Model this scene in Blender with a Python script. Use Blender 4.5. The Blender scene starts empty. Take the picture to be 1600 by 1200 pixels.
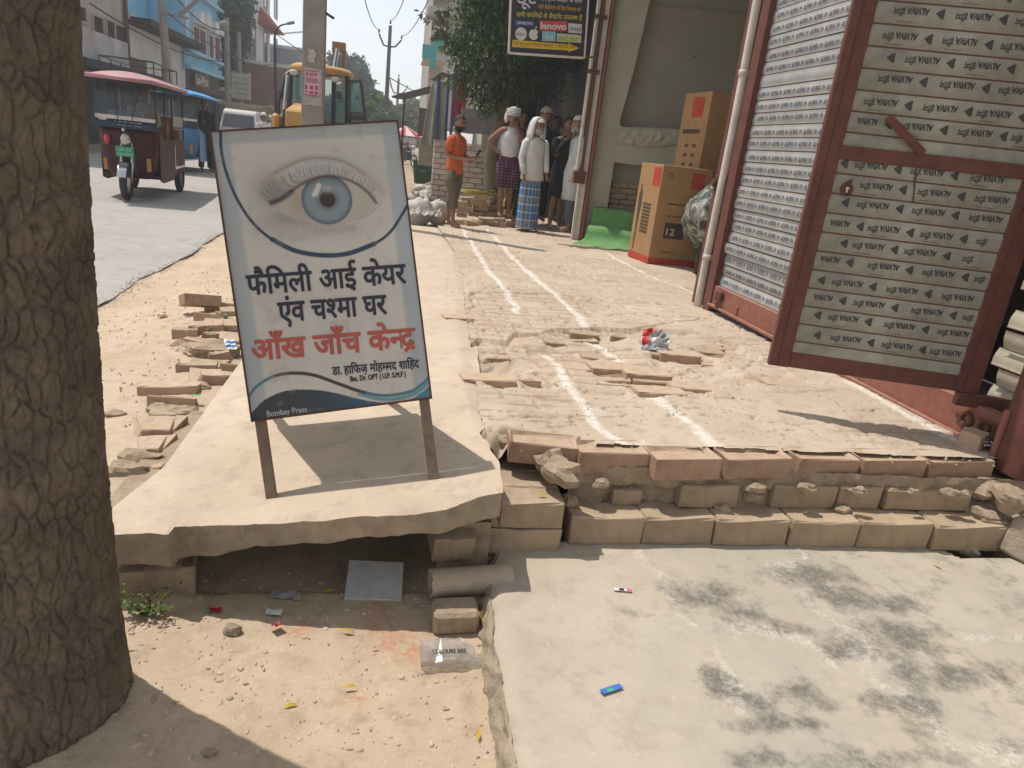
import bpy, bmesh, math, random
import numpy as np
from mathutils import Vector, Matrix, noise as mnoise
random.seed(7); RNG = np.random.RandomState(11)
scene = bpy.context.scene
COL = scene.collection
PI = math.pi; PZ = -0.06
# ------------------------------------------------------------------ camera
F, CX, CY, CH = 1090.0, 800.0, 600.0, 1.25
def _n(v):
    v = np.array(v, float); return v / np.linalg.norm(v)
_Y = _n([617 - CX, 216 - CY, F])
_Z = _n(np.cross(_Y, _n([1617 - CX, 216 + 115.6 - CY, F])))
if _Z[1] > 0: _Z = -_Z
_X = np.cross(_Y, _Z)
RM = np.stack([_X, _Y, _Z]); CP = np.array([0, 0, CH])
cam = bpy.data.cameras.new('camera'); camo = bpy.data.objects.new('camera', cam); COL.objects.link(camo)
cam.sensor_fit = 'HORIZONTAL'; cam.sensor_width = 36.0; cam.lens = 36.0 * F / 1600.0
cam.clip_start = 0.05; cam.clip_end = 3000
cx_ = RM @ np.array([1, 0, 0]); cy_ = RM @ np.array([0, -1, 0]); cz_ = RM @ np.array([0, 0, -1])
camo.matrix_world = Matrix(((cx_[0], cy_[0], cz_[0], 0), (cx_[1], cy_[1], cz_[1], 0), (cx_[2], cy_[2], cz_[2], CH), (0, 0, 0, 1)))
scene.camera = camo
# ------------------------------------------------------------------ light
SUN_TO = Vector((-0.36, 0.25, 1.0)).normalized()
world = bpy.data.worlds.new('World'); scene.world = world; world.use_nodes = True
wn = world.node_tree.nodes; wl = world.node_tree.links
sky = wn.new('ShaderNodeTexSky'); sky.sky_type = 'NISHITA'; sky.sun_disc = False
sky.sun_elevation = math.asin(SUN_TO.z); sky.sun_rotation = math.atan2(SUN_TO.x, SUN_TO.y)
sky.air_density = 1.0; sky.dust_density = 0.8; sky.ozone_density = 1.0; sky.altitude = 80
hsv = wn.new('ShaderNodeHueSaturation'); hsv.inputs['Saturation'].default_value = 0.30; wl.new(sky.outputs[0], hsv.inputs['Color']); wl.new(hsv.outputs[0], wn['Background'].inputs[0]); wn['Background'].inputs[1].default_value = 0.15
sd = bpy.data.lights.new('sun', 'SUN'); sd.energy = 3.5; sd.angle = math.radians(0.5); sd.color = (1.0, 0.94, 0.85)
so = bpy.data.objects.new('sun', sd); COL.objects.link(so); so.location = (0, 0, 20)
so.rotation_euler = (-SUN_TO).to_track_quat('-Z', 'Y').to_euler()
scene.view_settings.view_transform = 'Standard'; scene.view_settings.look = 'None'
scene.view_settings.exposure = 0.27; scene.view_settings.gamma = 1.0
try: scene.view_settings.use_curve_mapping = False
except Exception: pass
# ------------------------------------------------------------------ photo measuring helpers (give real 3D positions)
def ray(px, py): return RM @ np.array([px - CX, py - CY, F])
def GZ(px, py, z=0.0):
    d = ray(px, py); t = (z - CH) / d[2]; return Vector(CP + t * d)
def PY(px, py, Y):
    d = ray(px, py); return Vector(CP + d * (Y / d[1]))
def PX(px, py, X):
    d = ray(px, py); return Vector(CP + d * (X / d[0]))
def GF(px, py, f):
    z = 0.2
    for _ in range(12):
        p = GZ(px, py, z); z = f(p.x, p.y)
    return GZ(px, py, z)
def ZAT(x, y, py):
    a = RM.T @ np.array([x, y, -CH]); b = RM.T @ np.array([0, 0, 1.0]); k = (py - CY) / F
    return (k * a[2] - a[1]) / (b[1] - k * b[2])
def terr_z(x, y): return 0.315 - 0.022 * (min(max(y, 2.0), 10.5) - 2.08)
def slab_z(x, y): return 0.262 + 0.14 * x * max(0.0, 1 - max(0, y - 2.2) / 5.0) - 0.022 * (max(y, 2.0) - 2.0) + .048 * (1 - max(0.0, 1 - max(0, y - 2.2) / 5.0))
# ------------------------------------------------------------------ mesh helper
class MB:
    def __init__(s): s.v = []; s.f = []; s.m = []; s.cur = 0
    def add(s, vs, fs):
        b = len(s.v); s.v.extend([tuple(v) for v in vs]); s.f.extend([tuple(b + i for i in f) for f in fs]); s.m.extend([s.cur] * len(fs)); return s
    def box(s, c, d, M=None):
        x, y, z = d[0] / 2, d[1] / 2, d[2] / 2
        vs = [Vector((sx * x, sy * y, sz * z)) for sz in (-1, 1) for sy in (-1, 1) for sx in (-1, 1)]
        if M is not None: vs = [M @ v for v in vs]
        vs = [v + Vector(c) for v in vs]
        return s.add(vs, [(0, 2, 3, 1), (4, 5, 7, 6), (0, 1, 5, 4), (2, 6, 7, 3), (0, 4, 6, 2), (1, 3, 7, 5)])
    def bb(s, x0, x1, y0, y1, z0, z1): return s.box(((x0 + x1) / 2, (y0 + y1) / 2, (z0 + z1) / 2), (x1 - x0, y1 - y0, z1 - z0))
    def quad(s, a, b, c, d): return s.add([a, b, c, d], [(0, 1, 2, 3)])
    def tube(s, pts, r, n=8, cap=True, flat=1.0):
        pts = [Vector(p) for p in pts]; k = len(pts); rs = r if isinstance(r, (list, tuple)) else [r] * k
        vs = []; prev = None
        for i, p in enumerate(pts):
            t = (pts[min(i + 1, k - 1)] - pts[max(i - 1, 0)])
            if t.length < 1e-9: t = Vector((0, 0, 1))
            t.normalize()
            if prev is None:
                u = t.cross(Vector((0, 0, 1)) if abs(t.z) < 0.9 else Vector((1, 0, 0))).normalized()
            else:
                u = (prev - t * prev.dot(t))
                u = u.normalized() if u.length > 1e-6 else t.orthogonal().normalized()
            prev = u; w = t.cross(u)
            for j in range(n):
                a = 2 * PI * j / n; vs.append(p + (u * math.cos(a) + w * math.sin(a) * flat) * rs[i])
        fs = []
        for i in range(k - 1):
            for j in range(n):
                a = i * n + j; b = i * n + (j + 1) % n; fs.append((a, b, b + n, a + n))
        if cap: fs.append(tuple(range(n - 1, -1, -1))); fs.append(tuple(range((k - 1) * n, k * n)))
        return s.add(vs, fs)
    def bar(s, a, b, w, h=None, up=(0, 0, 1)):
        a = Vector(a); b = Vector(b); h = h or w; t = (b - a); L = t.length; t.normalize()
        u = t.cross(Vector(up))
        if u.length < 1e-4: u = t.cross(Vector((1, 0, 0)))
        u.normalize(); v = u.cross(t)
        M = Matrix((u, t, v)).transposed(); return s.box((a + b) / 2, (w, L, h), M)
    def loft(s, rings, n=16, cap=True, wob=0.0, seed=0):
        # ring: (centre, rx, ry [, yaw])
        vs = []
        for i, r in enumerate(rings):
            c = Vector(r[0]); yaw = r[3] if len(r) > 3 else 0
            for j in range(n):
                a = 2 * PI * j / n; q = 1 + wob * mnoise.noise(Vector((math.cos(a) * 2 + seed, math.sin(a) * 2, c.z * 9)))
                x = math.cos(a) * r[1] * q; y = math.sin(a) * r[2] * q
                vs.append((c.x + x * math.cos(yaw) - y * math.sin(yaw), c.y + x * math.sin(yaw) + y * math.cos(yaw), c.z))
        fs = []; k = len(rings)
        for i in range(k - 1):
            for j in range(n):
                a = i * n + j; b = i * n + (j + 1) % n; fs.append((a, b, b + n, a + n))
        if cap: fs.append(tuple(range(n - 1, -1, -1))); fs.append(tuple(range((k - 1) * n, k * n)))
        return s.add(vs, fs)
    def prism(s, poly, ax, d0, d1):
        # poly in the plane perpendicular to axis ax, extruded d0..d1
        def P(a, b, d): return {'x': (d, a, b), 'y': (a, d, b), 'z': (a, b, d)}[ax]
        n = len(poly); vs = [P(a, b, d0) for a, b in poly] + [P(a, b, d1) for a, b in poly]
        fs = [tuple(range(n - 1, -1, -1)), tuple(range(n, 2 * n))] + [(i, (i + 1) % n, n + (i + 1) % n, n + i) for i in range(n)]
        return s.add(vs, fs)
    def sphere(s, c, r, nu=12, nv=8, fn=None):
        vs = []; rr = r if isinstance(r, (list, tuple)) else (r, r, r)
        for i in range(nv + 1):
            th = PI * i / nv
            for j in range(nu):
                ph = 2 * PI * j / nu; p = Vector((math.sin(th) * math.cos(ph), math.sin(th) * math.sin(ph), math.cos(th)))
                q = fn(p) if fn else 1.0
                vs.append((c[0] + p.x * rr[0] * q, c[1] + p.y * rr[1] * q, c[2] + p.z * rr[2] * q))
        fs = []
        for i in range(nv):
            for j in range(nu):
                a = i * nu + j; b = i * nu + (j + 1) % nu; fs.append((a, a + nu, b + nu, b))
        return s.add(vs, fs)
    def ring(s, c, R, r, ax='x', n=20, m=6):
        vs = []
        for i in range(n):
            a = 2 * PI * i / n
            for j in range(m):
                b = 2 * PI * j / m; q = R + r * math.cos(b); h = r * math.sin(b)
                p = {'x': (h, q * math.cos(a), q * math.sin(a)), 'y': (q * math.cos(a), h, q * math.sin(a)), 'z': (q * math.cos(a), q * math.sin(a), h)}[ax]
                vs.append((c[0] + p[0], c[1] + p[1], c[2] + p[2]))
        fs = [(i * m + j, i * m + (j + 1) % m, ((i + 1) % n) * m + (j + 1) % m, ((i + 1) % n) * m + j) for i in range(n) for j in range(m)]
        return s.add(vs, fs)
    def xf(s, M):
        s.v = [tuple(M @ Vector(v)) for v in s.v]; return s
    def build(s, name, mat, parent=None, smooth=False, bevel=0.0, auto=False):
        me = bpy.data.meshes.new(name); me.from_pydata(s.v, [], s.f)
        mats = mat if isinstance(mat, (list, tuple)) else [mat]
        for m in mats: me.materials.append(m)
        if len(mats) > 1: me.polygons.foreach_set('material_index', s.m)
        if bevel > 0 or auto:
            bm = bmesh.new(); bm.from_mesh(me)
            bmesh.ops.recalc_face_normals(bm, faces=bm.faces)
            if bevel > 0: bmesh.ops.bevel(bm, geom=list(bm.edges), offset=bevel, segments=1, affect='EDGES', clamp_overlap=True)
            bm.to_mesh(me); bm.free()
        else:
            bm = bmesh.new(); bm.from_mesh(me); bmesh.ops.recalc_face_normals(bm, faces=bm.faces); bm.to_mesh(me); bm.free()
        if smooth: me.polygons.foreach_set('use_smooth', [True] * len(me.polygons))
        me.update(); o = bpy.data.objects.new(name, me); COL.objects.link(o)
        if parent is not None: o.parent = parent
        return o
def tag(o, label=None, cat=None, group=None, kind=None):
    if label: o['label'] = label
    if cat: o['category'] = cat
    if group: o['group'] = group
    if kind: o['kind'] = kind
    return o
def empty(name, loc, rz=0.0, label=None, cat=None, group=None, M=None):
    o = bpy.data.objects.new(name, None); COL.objects.link(o)
    if M is not None: o.matrix_world = M
    else: o.location = loc; o.rotation_euler = (0, 0, rz)
    o.empty_display_size = 0.1
    return tag(o, label, cat, group)
def copy_tree(o, parent=None):
    c = o.copy(); COL.objects.link(c)
    if parent is not None: c.parent = parent
    for ch in list(o.children): copy_tree(ch, c)
    return c
def inst(src, name, parent=None, M=None):
    o = bpy.data.objects.new(name, src); COL.objects.link(o)
    if parent is not None: o.parent = parent
    if M is not None: o.matrix_local = M if parent is None else M
    return o
# ------------------------------------------------------------------ materials
_mc = {}
DUST = (0.43, 0.335, 0.24)
def mat(name, col, rough=0.85, var=0.18, scale=9.0, bump=0.25, bscale=70.0, metal=0.0, dust=0.0, orv=0.0, spec=0.3, dcol=DUST, alpha=1.0, trans=0.0, col2=None, vor=0.0):
    if name in _mc: return _mc[name]
    m = bpy.data.materials.new(name); m.use_nodes = True; nt = m.node_tree; N = nt.nodes; L = nt.links
    b = N['Principled BSDF']; b.inputs['Roughness'].default_value = rough; b.inputs['Metallic'].default_value = metal
    b.inputs['Specular IOR Level'].default_value = spec
    tc = N.new('ShaderNodeTexCoord'); nz = N.new('ShaderNodeTexNoise'); nz.inputs['Scale'].default_value = scale; nz.inputs['Detail'].default_value = 6; nz.inputs['Roughness'].default_value = 0.65
    L.new(tc.outputs['Object'], nz.inputs['Vector'])
    mx = N.new('ShaderNodeMix'); mx.data_type = 'RGBA'
    c2 = col2 or tuple(min(1, c * (1 + var)) for c in col); c1 = tuple(c * (1 - var) for c in col) if not col2 else col
    mx.inputs['A'].default_value = (*c1, 1); mx.inputs['B'].default_value = (*c2, 1)
    rp = N.new('ShaderNodeMapRange'); rp.inputs[1].default_value = 0.32; rp.inputs[2].default_value = 0.68
    L.new(nz.outputs['Fac'], rp.inputs[0]); L.new(rp.outputs[0], mx.inputs['Factor'])
    out = mx.outputs['Result']
    if orv > 0:
        oi = N.new('ShaderNodeObjectInfo'); mr = N.new('ShaderNodeMapRange'); mr.inputs[3].default_value = 1 - orv; mr.inputs[4].default_value = 1 + orv
        L.new(oi.outputs['Random'], mr.inputs[0]); hs = N.new('ShaderNodeHueSaturation'); L.new(mr.outputs[0], hs.inputs['Value']); L.new(out, hs.inputs['Color']); out = hs.outputs['Color']
    if dust > 0:
        g = N.new('ShaderNodeNewGeometry'); sp = N.new('ShaderNodeSeparateXYZ'); L.new(g.outputs['Normal'], sp.inputs[0])
        a = N.new('ShaderNodeMapRange'); a.inputs[1].default_value = 0.1; a.inputs[2].default_value = 0.9; a.inputs[3].default_value = dust * 0.45; a.inputs[4].default_value = min(1.0, dust * 1.3)
        L.new(sp.outputs['Z'], a.inputs[0])
        n2 = N.new('ShaderNodeTexNoise'); n2.inputs['Scale'].default_value = scale * 2.3; n2.inputs['Detail'].default_value = 5; L.new(tc.outputs['Object'], n2.inputs['Vector'])
        mu = N.new('ShaderNodeMath'); mu.operation = 'MULTIPLY'; mu.use_clamp = True; r2 = N.new('ShaderNodeMapRange'); r2.inputs[1].default_value = 0.3; r2.inputs[2].default_value = 0.6; r2.inputs[3].default_value = 0.5; r2.inputs[4].default_value = 1.25
        L.new(n2.outputs['Fac'], r2.inputs[0]); L.new(a.outputs[0], mu.inputs[0]); L.new(r2.outputs[0], mu.inputs[1])
        m2 = N.new('ShaderNodeMix'); m2.data_type = 'RGBA'; L.new(mu.outputs[0], m2.inputs['Factor']); L.new(out, m2.inputs['A']); m2.inputs['B'].default_value = (*dcol, 1); out = m2.outputs['Result']
    L.new(out, b.inputs['Base Color'])
    if bump > 0:
        n3 = N.new('ShaderNodeTexNoise'); n3.inputs['Scale'].default_value = bscale; n3.inputs['Detail'].default_value = 7; n3.inputs['Roughness'].default_value = 0.7; L.new(tc.outputs['Object'], n3.inputs['Vector'])
        bp = N.new('ShaderNodeBump'); bp.inputs['Strength'].default_value = bump; bp.inputs['Distance'].default_value = 0.01; L.new(n3.outputs['Fac'], bp.inputs['Height']); L.new(bp.outputs[0], b.inputs['Normal'])
    if trans > 0: b.inputs['Transmission Weight'].default_value = trans
    if alpha < 1: b.inputs['Alpha'].default_value = alpha
    _mc[name] = m; return m
def plain(name, col, rough=0.6, metal=0.0, spec=0.4): return mat(name, col, rough, 0.1, 14, 0.0, 50, metal, 0.0, 0.0, spec)
def smooth_mat(name, col, rough=0.5, metal=0.0, var=0.1, dust=0.0): return mat(name, col, rough, var, 6, 0.08, 40, metal, dust)
# ------------------------------------------------------------------ text
_tc = {}
def text_mesh(s, size=1.0, bold=0.0, res=3):
    k = (s, round(bold, 4))
    if k not in _tc:
        c = bpy.data.curves.new('t', 'FONT'); c.body = s; c.size = 1.0; c.offset = bold; c.resolution_u = res; c.fill_mode = 'FRONT'
        o = bpy.data.objects.new('t', c); COL.objects.link(o)
        dg = bpy.context.evaluated_depsgraph_get(); me = bpy.data.meshes.new_from_object(o.evaluated_get(dg))
        vs = [tuple(v.co) for v in me.vertices]; fs = [tuple(p.vertices) for p in me.polygons]
        bpy.data.objects.remove(o); bpy.data.curves.remove(c); bpy.data.meshes.remove(me); _tc[k] = (vs, fs)
    return _tc[k]
def clip_right(vs, fs, frac):
    x1 = max(v[0] for v in vs); xc = x1 * frac; bm = bmesh.new()
    bv = [bm.verts.new(v) for v in vs]
    for f in fs:
        try: bm.faces.new([bv[i] for i in f])
        except ValueError: pass
    bmesh.ops.bisect_plane(bm, geom=list(bm.verts) + list(bm.edges) + list(bm.faces), plane_co=(xc, 0, 0), plane_no=(1, 0, 0), clear_outer=True)
    bm.verts.index_update(); r = ([tuple(v.co) for v in bm.verts], [tuple(v.index for v in f.verts) for f in bm.faces]); bm.free(); return r
def deva(parts, gap=0.3):
    # parts: list of strings in visual order; ('h', s, frac) = half letter cut at its stem; 'RA' = under-stroke of the last letter
    V = []; Fc = []; x = 0.0
    for p in parts:
        if p == ' ': x += gap; continue
        if p == 'RA':
            b = len(V); q = [(x - 0.33, -0.10, 0), (x - 0.29, -0.04, 0), (x - 0.11, 0.13, 0), (x - 0.13, 0.06, 0)]
            q = [(x - 0.40, -0.07, 0), (x - 0.15, 0.12, 0), (x - 0.15, 0.04, 0), (x - 0.37, -0.13, 0)]
            V += q; Fc.append((b, b + 1, b + 2, b + 3)); continue
        if isinstance(p, tuple): vs, fs = clip_right(*text_mesh(p[1]), p[2])
        else: vs, fs = text_mesh(p)
        b = len(V); V += [(v[0] + x, v[1], 0) for v in vs]; Fc += [tuple(b + i for i in f) for f in fs]
        x += max(v[0] for v in vs) - 0.012
    return V, Fc, x
def put_text(mb, VF, org, ux, uy, nrm, height=None, width=None, bold=0.0, mirror=False):
    """lay flat lettering on a surface: fitted to width (and height of capital/line unit)"""
    vs, fs = VF[0], VF[1]
    x0 = min(v[0] for v in vs); x1 = max(v[0] for v in vs)
    sx = (width / (x1 - x0)) if width else height; sy = height if height else sx
    ux = Vector(ux); uy = Vector(uy); nrm = Vector(nrm); org = Vector(org)
    offs = [(0, 0)] if bold <= 0 else [(0, 0), (bold, 0), (-bold, 0), (0, bold), (0, -bold), (bold * .7, bold * .7), (-bold * .7, -bold * .7), (bold * .7, -bold * .7), (-bold * .7, bold * .7)]
    for k, (dx, dy) in enumerate(offs):
        mb.add([org + ux * ((v[0] - x0) * sx + dx) + uy * (v[1] * sy + dy) + nrm * (k * 0.00008) for v in vs], fs)
# ------------------------------------------------------------------ noise fields (numpy)
def vnoise(X, Y, sc, seed=0):
    x = X * sc + seed * 17.31; y = Y * sc + seed * 9.17
    xi = np.floor(x).astype(np.int64); yi = np.floor(y).astype(np.int64); fx = x - xi; fy = y - yi
    fx = fx * fx * (3 - 2 * fx); fy = fy * fy * (3 - 2 * fy)
    def h(a, b):
        n = (a * 374761393 + b * 668265263 + seed * 982451653) & 0x7fffffff
        n = ((n ^ (n >> 13)) * 1274126177) & 0x7fffffff
        return (n & 0xffff) / 65535.0
    return (h(xi, yi) * (1 - fx) + h(xi + 1, yi) * fx) * (1 - fy) + (h(xi, yi + 1) * (1 - fx) + h(xi + 1, yi + 1) * fx) * fy
def fbm(X, Y, sc, o=4, seed=0):
    r = 0; a = 0.5; t = 0
    for i in range(o): r = r + a * vnoise(X, Y, sc * 2 ** i, seed + i); t += a; a *= 0.5
    return r / t
def dpoly(X, Y, pts):
    d = np.full(X.shape, 1e9)
    for (a, b) in zip(pts[:-1], pts[1:]):
        ax, ay = a[0], a[1]; dx, dy = b[0] - ax, b[1] - ay; L = dx * dx + dy * dy + 1e-12
        t = np.clip(((X - ax) * dx + (Y - ay) * dy) / L, 0, 1)
        d = np.minimum(d, np.hypot(X - ax - t * dx, Y - ay - t * dy))
    return d
def sstep(a, b, x): t = np.clip((x - a) / (b - a), 0, 1); return t * t * (3 - 2 * t)
def inpoly(X, Y, poly):
    r = np.zeros(X.shape, bool); n = len(poly)
    for i in range(n):
        x1, y1 = poly[i][0], poly[i][1]; x2, y2 = poly[(i + 1) % n][0], poly[(i + 1) % n][1]
        c = ((y1 > Y) != (y2 > Y)) & (X < (x2 - x1) * (Y - y1) / (y2 - y1 + 1e-12) + x1); r ^= c
    return r
def grid_obj(name, XX, YY, ZZ, material, mask=None, attrs=None, parent=None, smooth=True):
    ny, nx = XX.shape; vs = np.stack([XX, YY, ZZ], -1).reshape(-1, 3)
    idx = np.arange(ny * nx).reshape(ny, nx); q = np.stack([idx[:-1, :-1], idx[:-1, 1:], idx[1:, 1:], idx[1:, :-1]], -1).reshape(-1, 4)
    if mask is not None: q = q[mask[:ny - 1, :nx - 1].reshape(-1)]
    me = bpy.data.meshes.new(name); me.vertices.add(len(vs)); me.vertices.foreach_set('co', vs.astype(np.float32).ravel())
    me.loops.add(len(q) * 4); me.loops.foreach_set('vertex_index', q.astype(np.int32).ravel())
    me.polygons.add(len(q)); me.polygons.foreach_set('loop_start', np.arange(0, len(q) * 4, 4, dtype=np.int32))
    try: me.polygons.foreach_set('loop_total', np.full(len(q), 4, dtype=np.int32))
    except Exception: pass
    me.update(calc_edges=True)
    me.polygons.foreach_set('use_smooth', [smooth] * len(q)); me.materials.append(material)
    for k, a in (attrs or {}).items():
        if a.ndim == 3:
            at = me.color_attributes.new(k, 'FLOAT_COLOR', 'POINT'); c = np.ones((ny * nx, 4), np.float32); c[:, :3] = a.reshape(-1, 3); at.data.foreach_set('color', c.ravel())
        else:
            at = me.attributes.new(k, 'FLOAT', 'POINT'); at.data.foreach_set('value', a.astype(np.float32).ravel())
    me.validate(); o = bpy.data.objects.new(name, me); COL.objects.link(o)
    if parent is not None: o.parent = parent
    return o
# ================================================================== SETTING: ground
def ground_mat(name, ca, cb, cc, scale=3.0, bump=0.5, chalk=False, stain=False, rough=0.95, redspot=False, bs=90, bricky=False):
    m = bpy.data.materials.new(name); m.use_nodes = True; N = m.node_tree.nodes; L = m.node_tree.links; b = N['Principled BSDF']
    b.inputs['Roughness'].default_value = rough; b.inputs['Specular IOR Level'].default_value = 0.15
    tc = N.new('ShaderNodeTexCoord')
    def noise(sc, det=7, ro=0.65, dist=0.0):
        n = N.new('ShaderNodeTexNoise'); n.inputs['Scale'].default_value = sc; n.inputs['Detail'].default_value = det; n.inputs['Roughness'].default_value = ro; n.inputs['Distortion'].default_value = dist
        L.new(tc.outputs['Object'], n.inputs['Vector']); return n.outputs['Fac']
    def ramp(v, a, c, lo=0.0, hi=1.0):
        r = N.new('ShaderNodeMapRange'); r.inputs[1].default_value = a; r.inputs[2].default_value = c; r.inputs[3].default_value = lo; r.inputs[4].default_value = hi; L.new(v, r.inputs[0]); return r.outputs[0]
    def mix(f, A, B):
        x = N.new('ShaderNodeMix'); x.data_type = 'RGBA'; L.new(f, x.inputs['Factor'])
        for k, v in (('A', A), ('B', B)):
            if isinstance(v, tuple): x.inputs[k].default_value = (*v, 1)
            else: L.new(v, x.inputs[k])
        return x.outputs['Result']
    def math_(op, a, c):
        x = N.new('ShaderNodeMath'); x.operation = op; x.use_clamp = True
        for i, v in enumerate((a, c)):
            if isinstance(v, (int, float)): x.inputs[i].default_value = v
            else: L.new(v, x.inputs[i])
        return x.outputs[0]
    def attr(k):
        a = N.new('ShaderNodeAttribute'); a.attribute_name = k; return a.outputs['Fac']
    out = mix(ramp(noise(scale), 0.35, 0.65), ca, cb)
    out = mix(ramp(noise(scale * 5.3, 8, 0.7), 0.5, 0.72), out, cc)
    fine = noise(160, 4, 0.6)
    out = mix(ramp(fine, 0.62, 0.75, 0, 0.45), out, tuple(x * 0.55 for x in ca))
    out = mix(ramp(noise(43, 5, 0.7), 0.60, 0.68, 0, 0.35), out, tuple(min(1, x * 1.3) for x in cb))
    if stain:
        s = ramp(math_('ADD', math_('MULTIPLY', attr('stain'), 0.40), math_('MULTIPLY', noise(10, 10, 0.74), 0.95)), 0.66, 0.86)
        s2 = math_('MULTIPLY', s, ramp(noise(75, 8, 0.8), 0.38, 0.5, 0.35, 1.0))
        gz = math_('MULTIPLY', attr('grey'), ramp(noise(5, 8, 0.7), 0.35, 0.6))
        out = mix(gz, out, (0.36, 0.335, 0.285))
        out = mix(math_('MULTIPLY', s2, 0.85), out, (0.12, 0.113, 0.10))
    if bricky:
        bq = math_('MULTIPLY', attr('cell'), ramp(noise(21, 7, 0.7), 0.36, 0.58)); out = mix(bq, out, (0.40, 0.29, 0.215)); out = mix(math_('MULTIPLY', attr('joint'), 0.55), out, (0.26, 0.19, 0.13))
    if redspot:
        out = mix(math_('MULTIPLY', attr('red'), ramp(noise(40, 6, 0.7), 0.4, 0.6)), out, (0.46, 0.17, 0.09))
    if chalk:
        c = ramp(math_('ADD', math_('MULTIPLY', attr('chalk'), 0.42), math_('MULTIPLY', noise(34, 9, 0.8), 0.80)), 0.62, 0.88, 0.0, 0.85)
        c = math_('MULTIPLY', c, ramp(noise(140, 4, 0.7), 0.38, 0.55, 0.25, 1.0))
        out = mix(c, out, (0.80, 0.78, 0.75))
    L.new(out, b.inputs['Base Color'])
    h = math_('ADD', math_('MULTIPLY', noise(bs, 8, 0.72), 0.6), math_('MULTIPLY', noise(bs / 6, 6, 0.6), 0.4))
    bp = N.new('ShaderNodeBump'); bp.inputs['Strength'].default_value = bump; bp.inputs['Distance'].default_value = 0.012; L.new(h, bp.inputs['Height']); L.new(bp.outputs[0], b.inputs['Normal'])
    return m
M_terr = ground_mat('terrace_mortar', (0.45, 0.365, 0.28), (0.52, 0.43, 0.335), (0.37, 0.29, 0.215), 2.2, 0.55, chalk=True, bricky=True)
M_dirt = ground_mat('dusty_earth', (0.45, 0.350, 0.25), (0.54, 0.43, 0.315), (0.37, 0.28, 0.195), 2.6, 0.7, redspot=True)
M_slab = ground_mat('cement_slab', (0.47, 0.38, 0.29), (0.56, 0.46, 0.36), (0.39, 0.31, 0.235), 2.3, 0.4)
M_low = ground_mat('stained_cement', (0.41, 0.35, 0.28), (0.47, 0.41, 0.335), (0.355, 0.30, 0.235), 2.0, 0.25, chalk=True, stain=True)
M_road = ground_mat('worn_asphalt', (0.345, 0.325, 0.30), (0.395, 0.372, 0.342), (0.29, 0.27, 0.248), 1.2, 0.3, bs=60)
M_far = ground_mat('far_earth', (0.34, 0.27, 0.19), (0.42, 0.34, 0.25), (0.28, 0.22, 0.155), 0.6, 0.3, bs=20)
M_edge = mat('broken_concrete_edge', (0.36, 0.30, 0.225), 0.95, 0.3, 14, 0.9, 60, dust=0.5)
M_bed = mat('mortar_bed', (0.36, 0.275, 0.195), 0.95, 0.3, 18, 1.0, 55, dust=0.35)
# brick brick brick
M_brick = mat('dusty_brick', (0.40, 0.245, 0.165), 0.92, 0.25, 9, 0.6, 55, dust=0.85, orv=0.10, dcol=(0.49, 0.375, 0.27))
M_brick_r = mat('redder_brick', (0.35, 0.205, 0.14), 0.92, 0.25, 12, 0.6, 60, dust=0.72, orv=0.10, dcol=(0.46, 0.34, 0.245))
M_brick_b = mat('mud_brick', (0.34, 0.25, 0.165), 0.92, 0.25, 9, 0.6, 55, dust=0.5, orv=0.12, dcol=(0.45, 0.35, 0.25))

def px_list(L, fn): return [fn(*p) for p in L]
TB = [GF(x, y, terr_z) for x, y in [(762, 706), (745, 640), (736, 560), (724, 480), (722, 430), (708, 390), (690, 366)]]
TBx = np.array([p.x for p in TB]); TBy = np.array([p.y for p in TB])
def bound_x(y): return np.interp(y, TBy, TBx)
# ---- terrace of mortar over brick
xs = np.concatenate([np.arange(0.30, 2.75, 0.0088), np.linspace(2.75, 3.5, 14)])
ys = np.concatenate([np.arange(2.075, 5.2, 0.0092), np.arange(5.2, 7.6, 0.03), np.linspace(7.6, 10.9, 50)])
X, Y = np.meshgrid(xs, ys)
Z = 0.315 - 0.022 * (np.clip(Y, 2.0, 10.5) - 2.08)
Z += (fbm(X, Y, 1.6, 3, 1) - 0.5) * 0.03 * sstep(2.1, 2.5, Y) + (fbm(X, Y, 9, 4, 5) - 0.5) * 0.009 + (fbm(X, Y, 45, 3, 8) - 0.5) * 0.003
def tw(L): return [(p.x, p.y) for p in [GF(x, y, terr_z) for x, y in L]]
chalkL = [([(722, 358), (745, 395), (768, 428), (790, 456), (812, 490)], 0.045), ([(848, 545), (872, 572), (890, 600), (915, 632), (940, 668), (990, 700)], 0.04),
          ([(760, 358), (800, 400), (830, 430), (865, 456), (900, 492), (940, 545), (977, 565), (1005, 600), (1050, 640), (1095, 672), (1130, 700)], 0.05),
          ([(905, 372), (945, 395), (1010, 428), (1080, 455), (1150, 492), (1215, 525)], 0.03), ([(1325, 600), (1400, 640), (1450, 668), (1508, 697)], 0.05)]
CK = np.zeros(X.shape)
for L_, w in chalkL:
    P = tw(L_); d = dpoly(X + (vnoise(X, Y, 6, 3) - .5) * 0.05, Y, P); CK = np.maximum(CK, np.exp(-(d / w) ** 2) * 1.0)
for (cx, cy, r) in [(800, 600, .12), (930, 640, .1), (1010, 694, .09), (905, 630, .06), (1060, 500, .07), (1058, 504, .05)]:
    p = GF(cx, cy, terr_z); CK = np.maximum(CK, 0.7 * np.exp(-(((X - p.x) ** 2 + (Y - p.y) ** 2) / r ** 2)))
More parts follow.
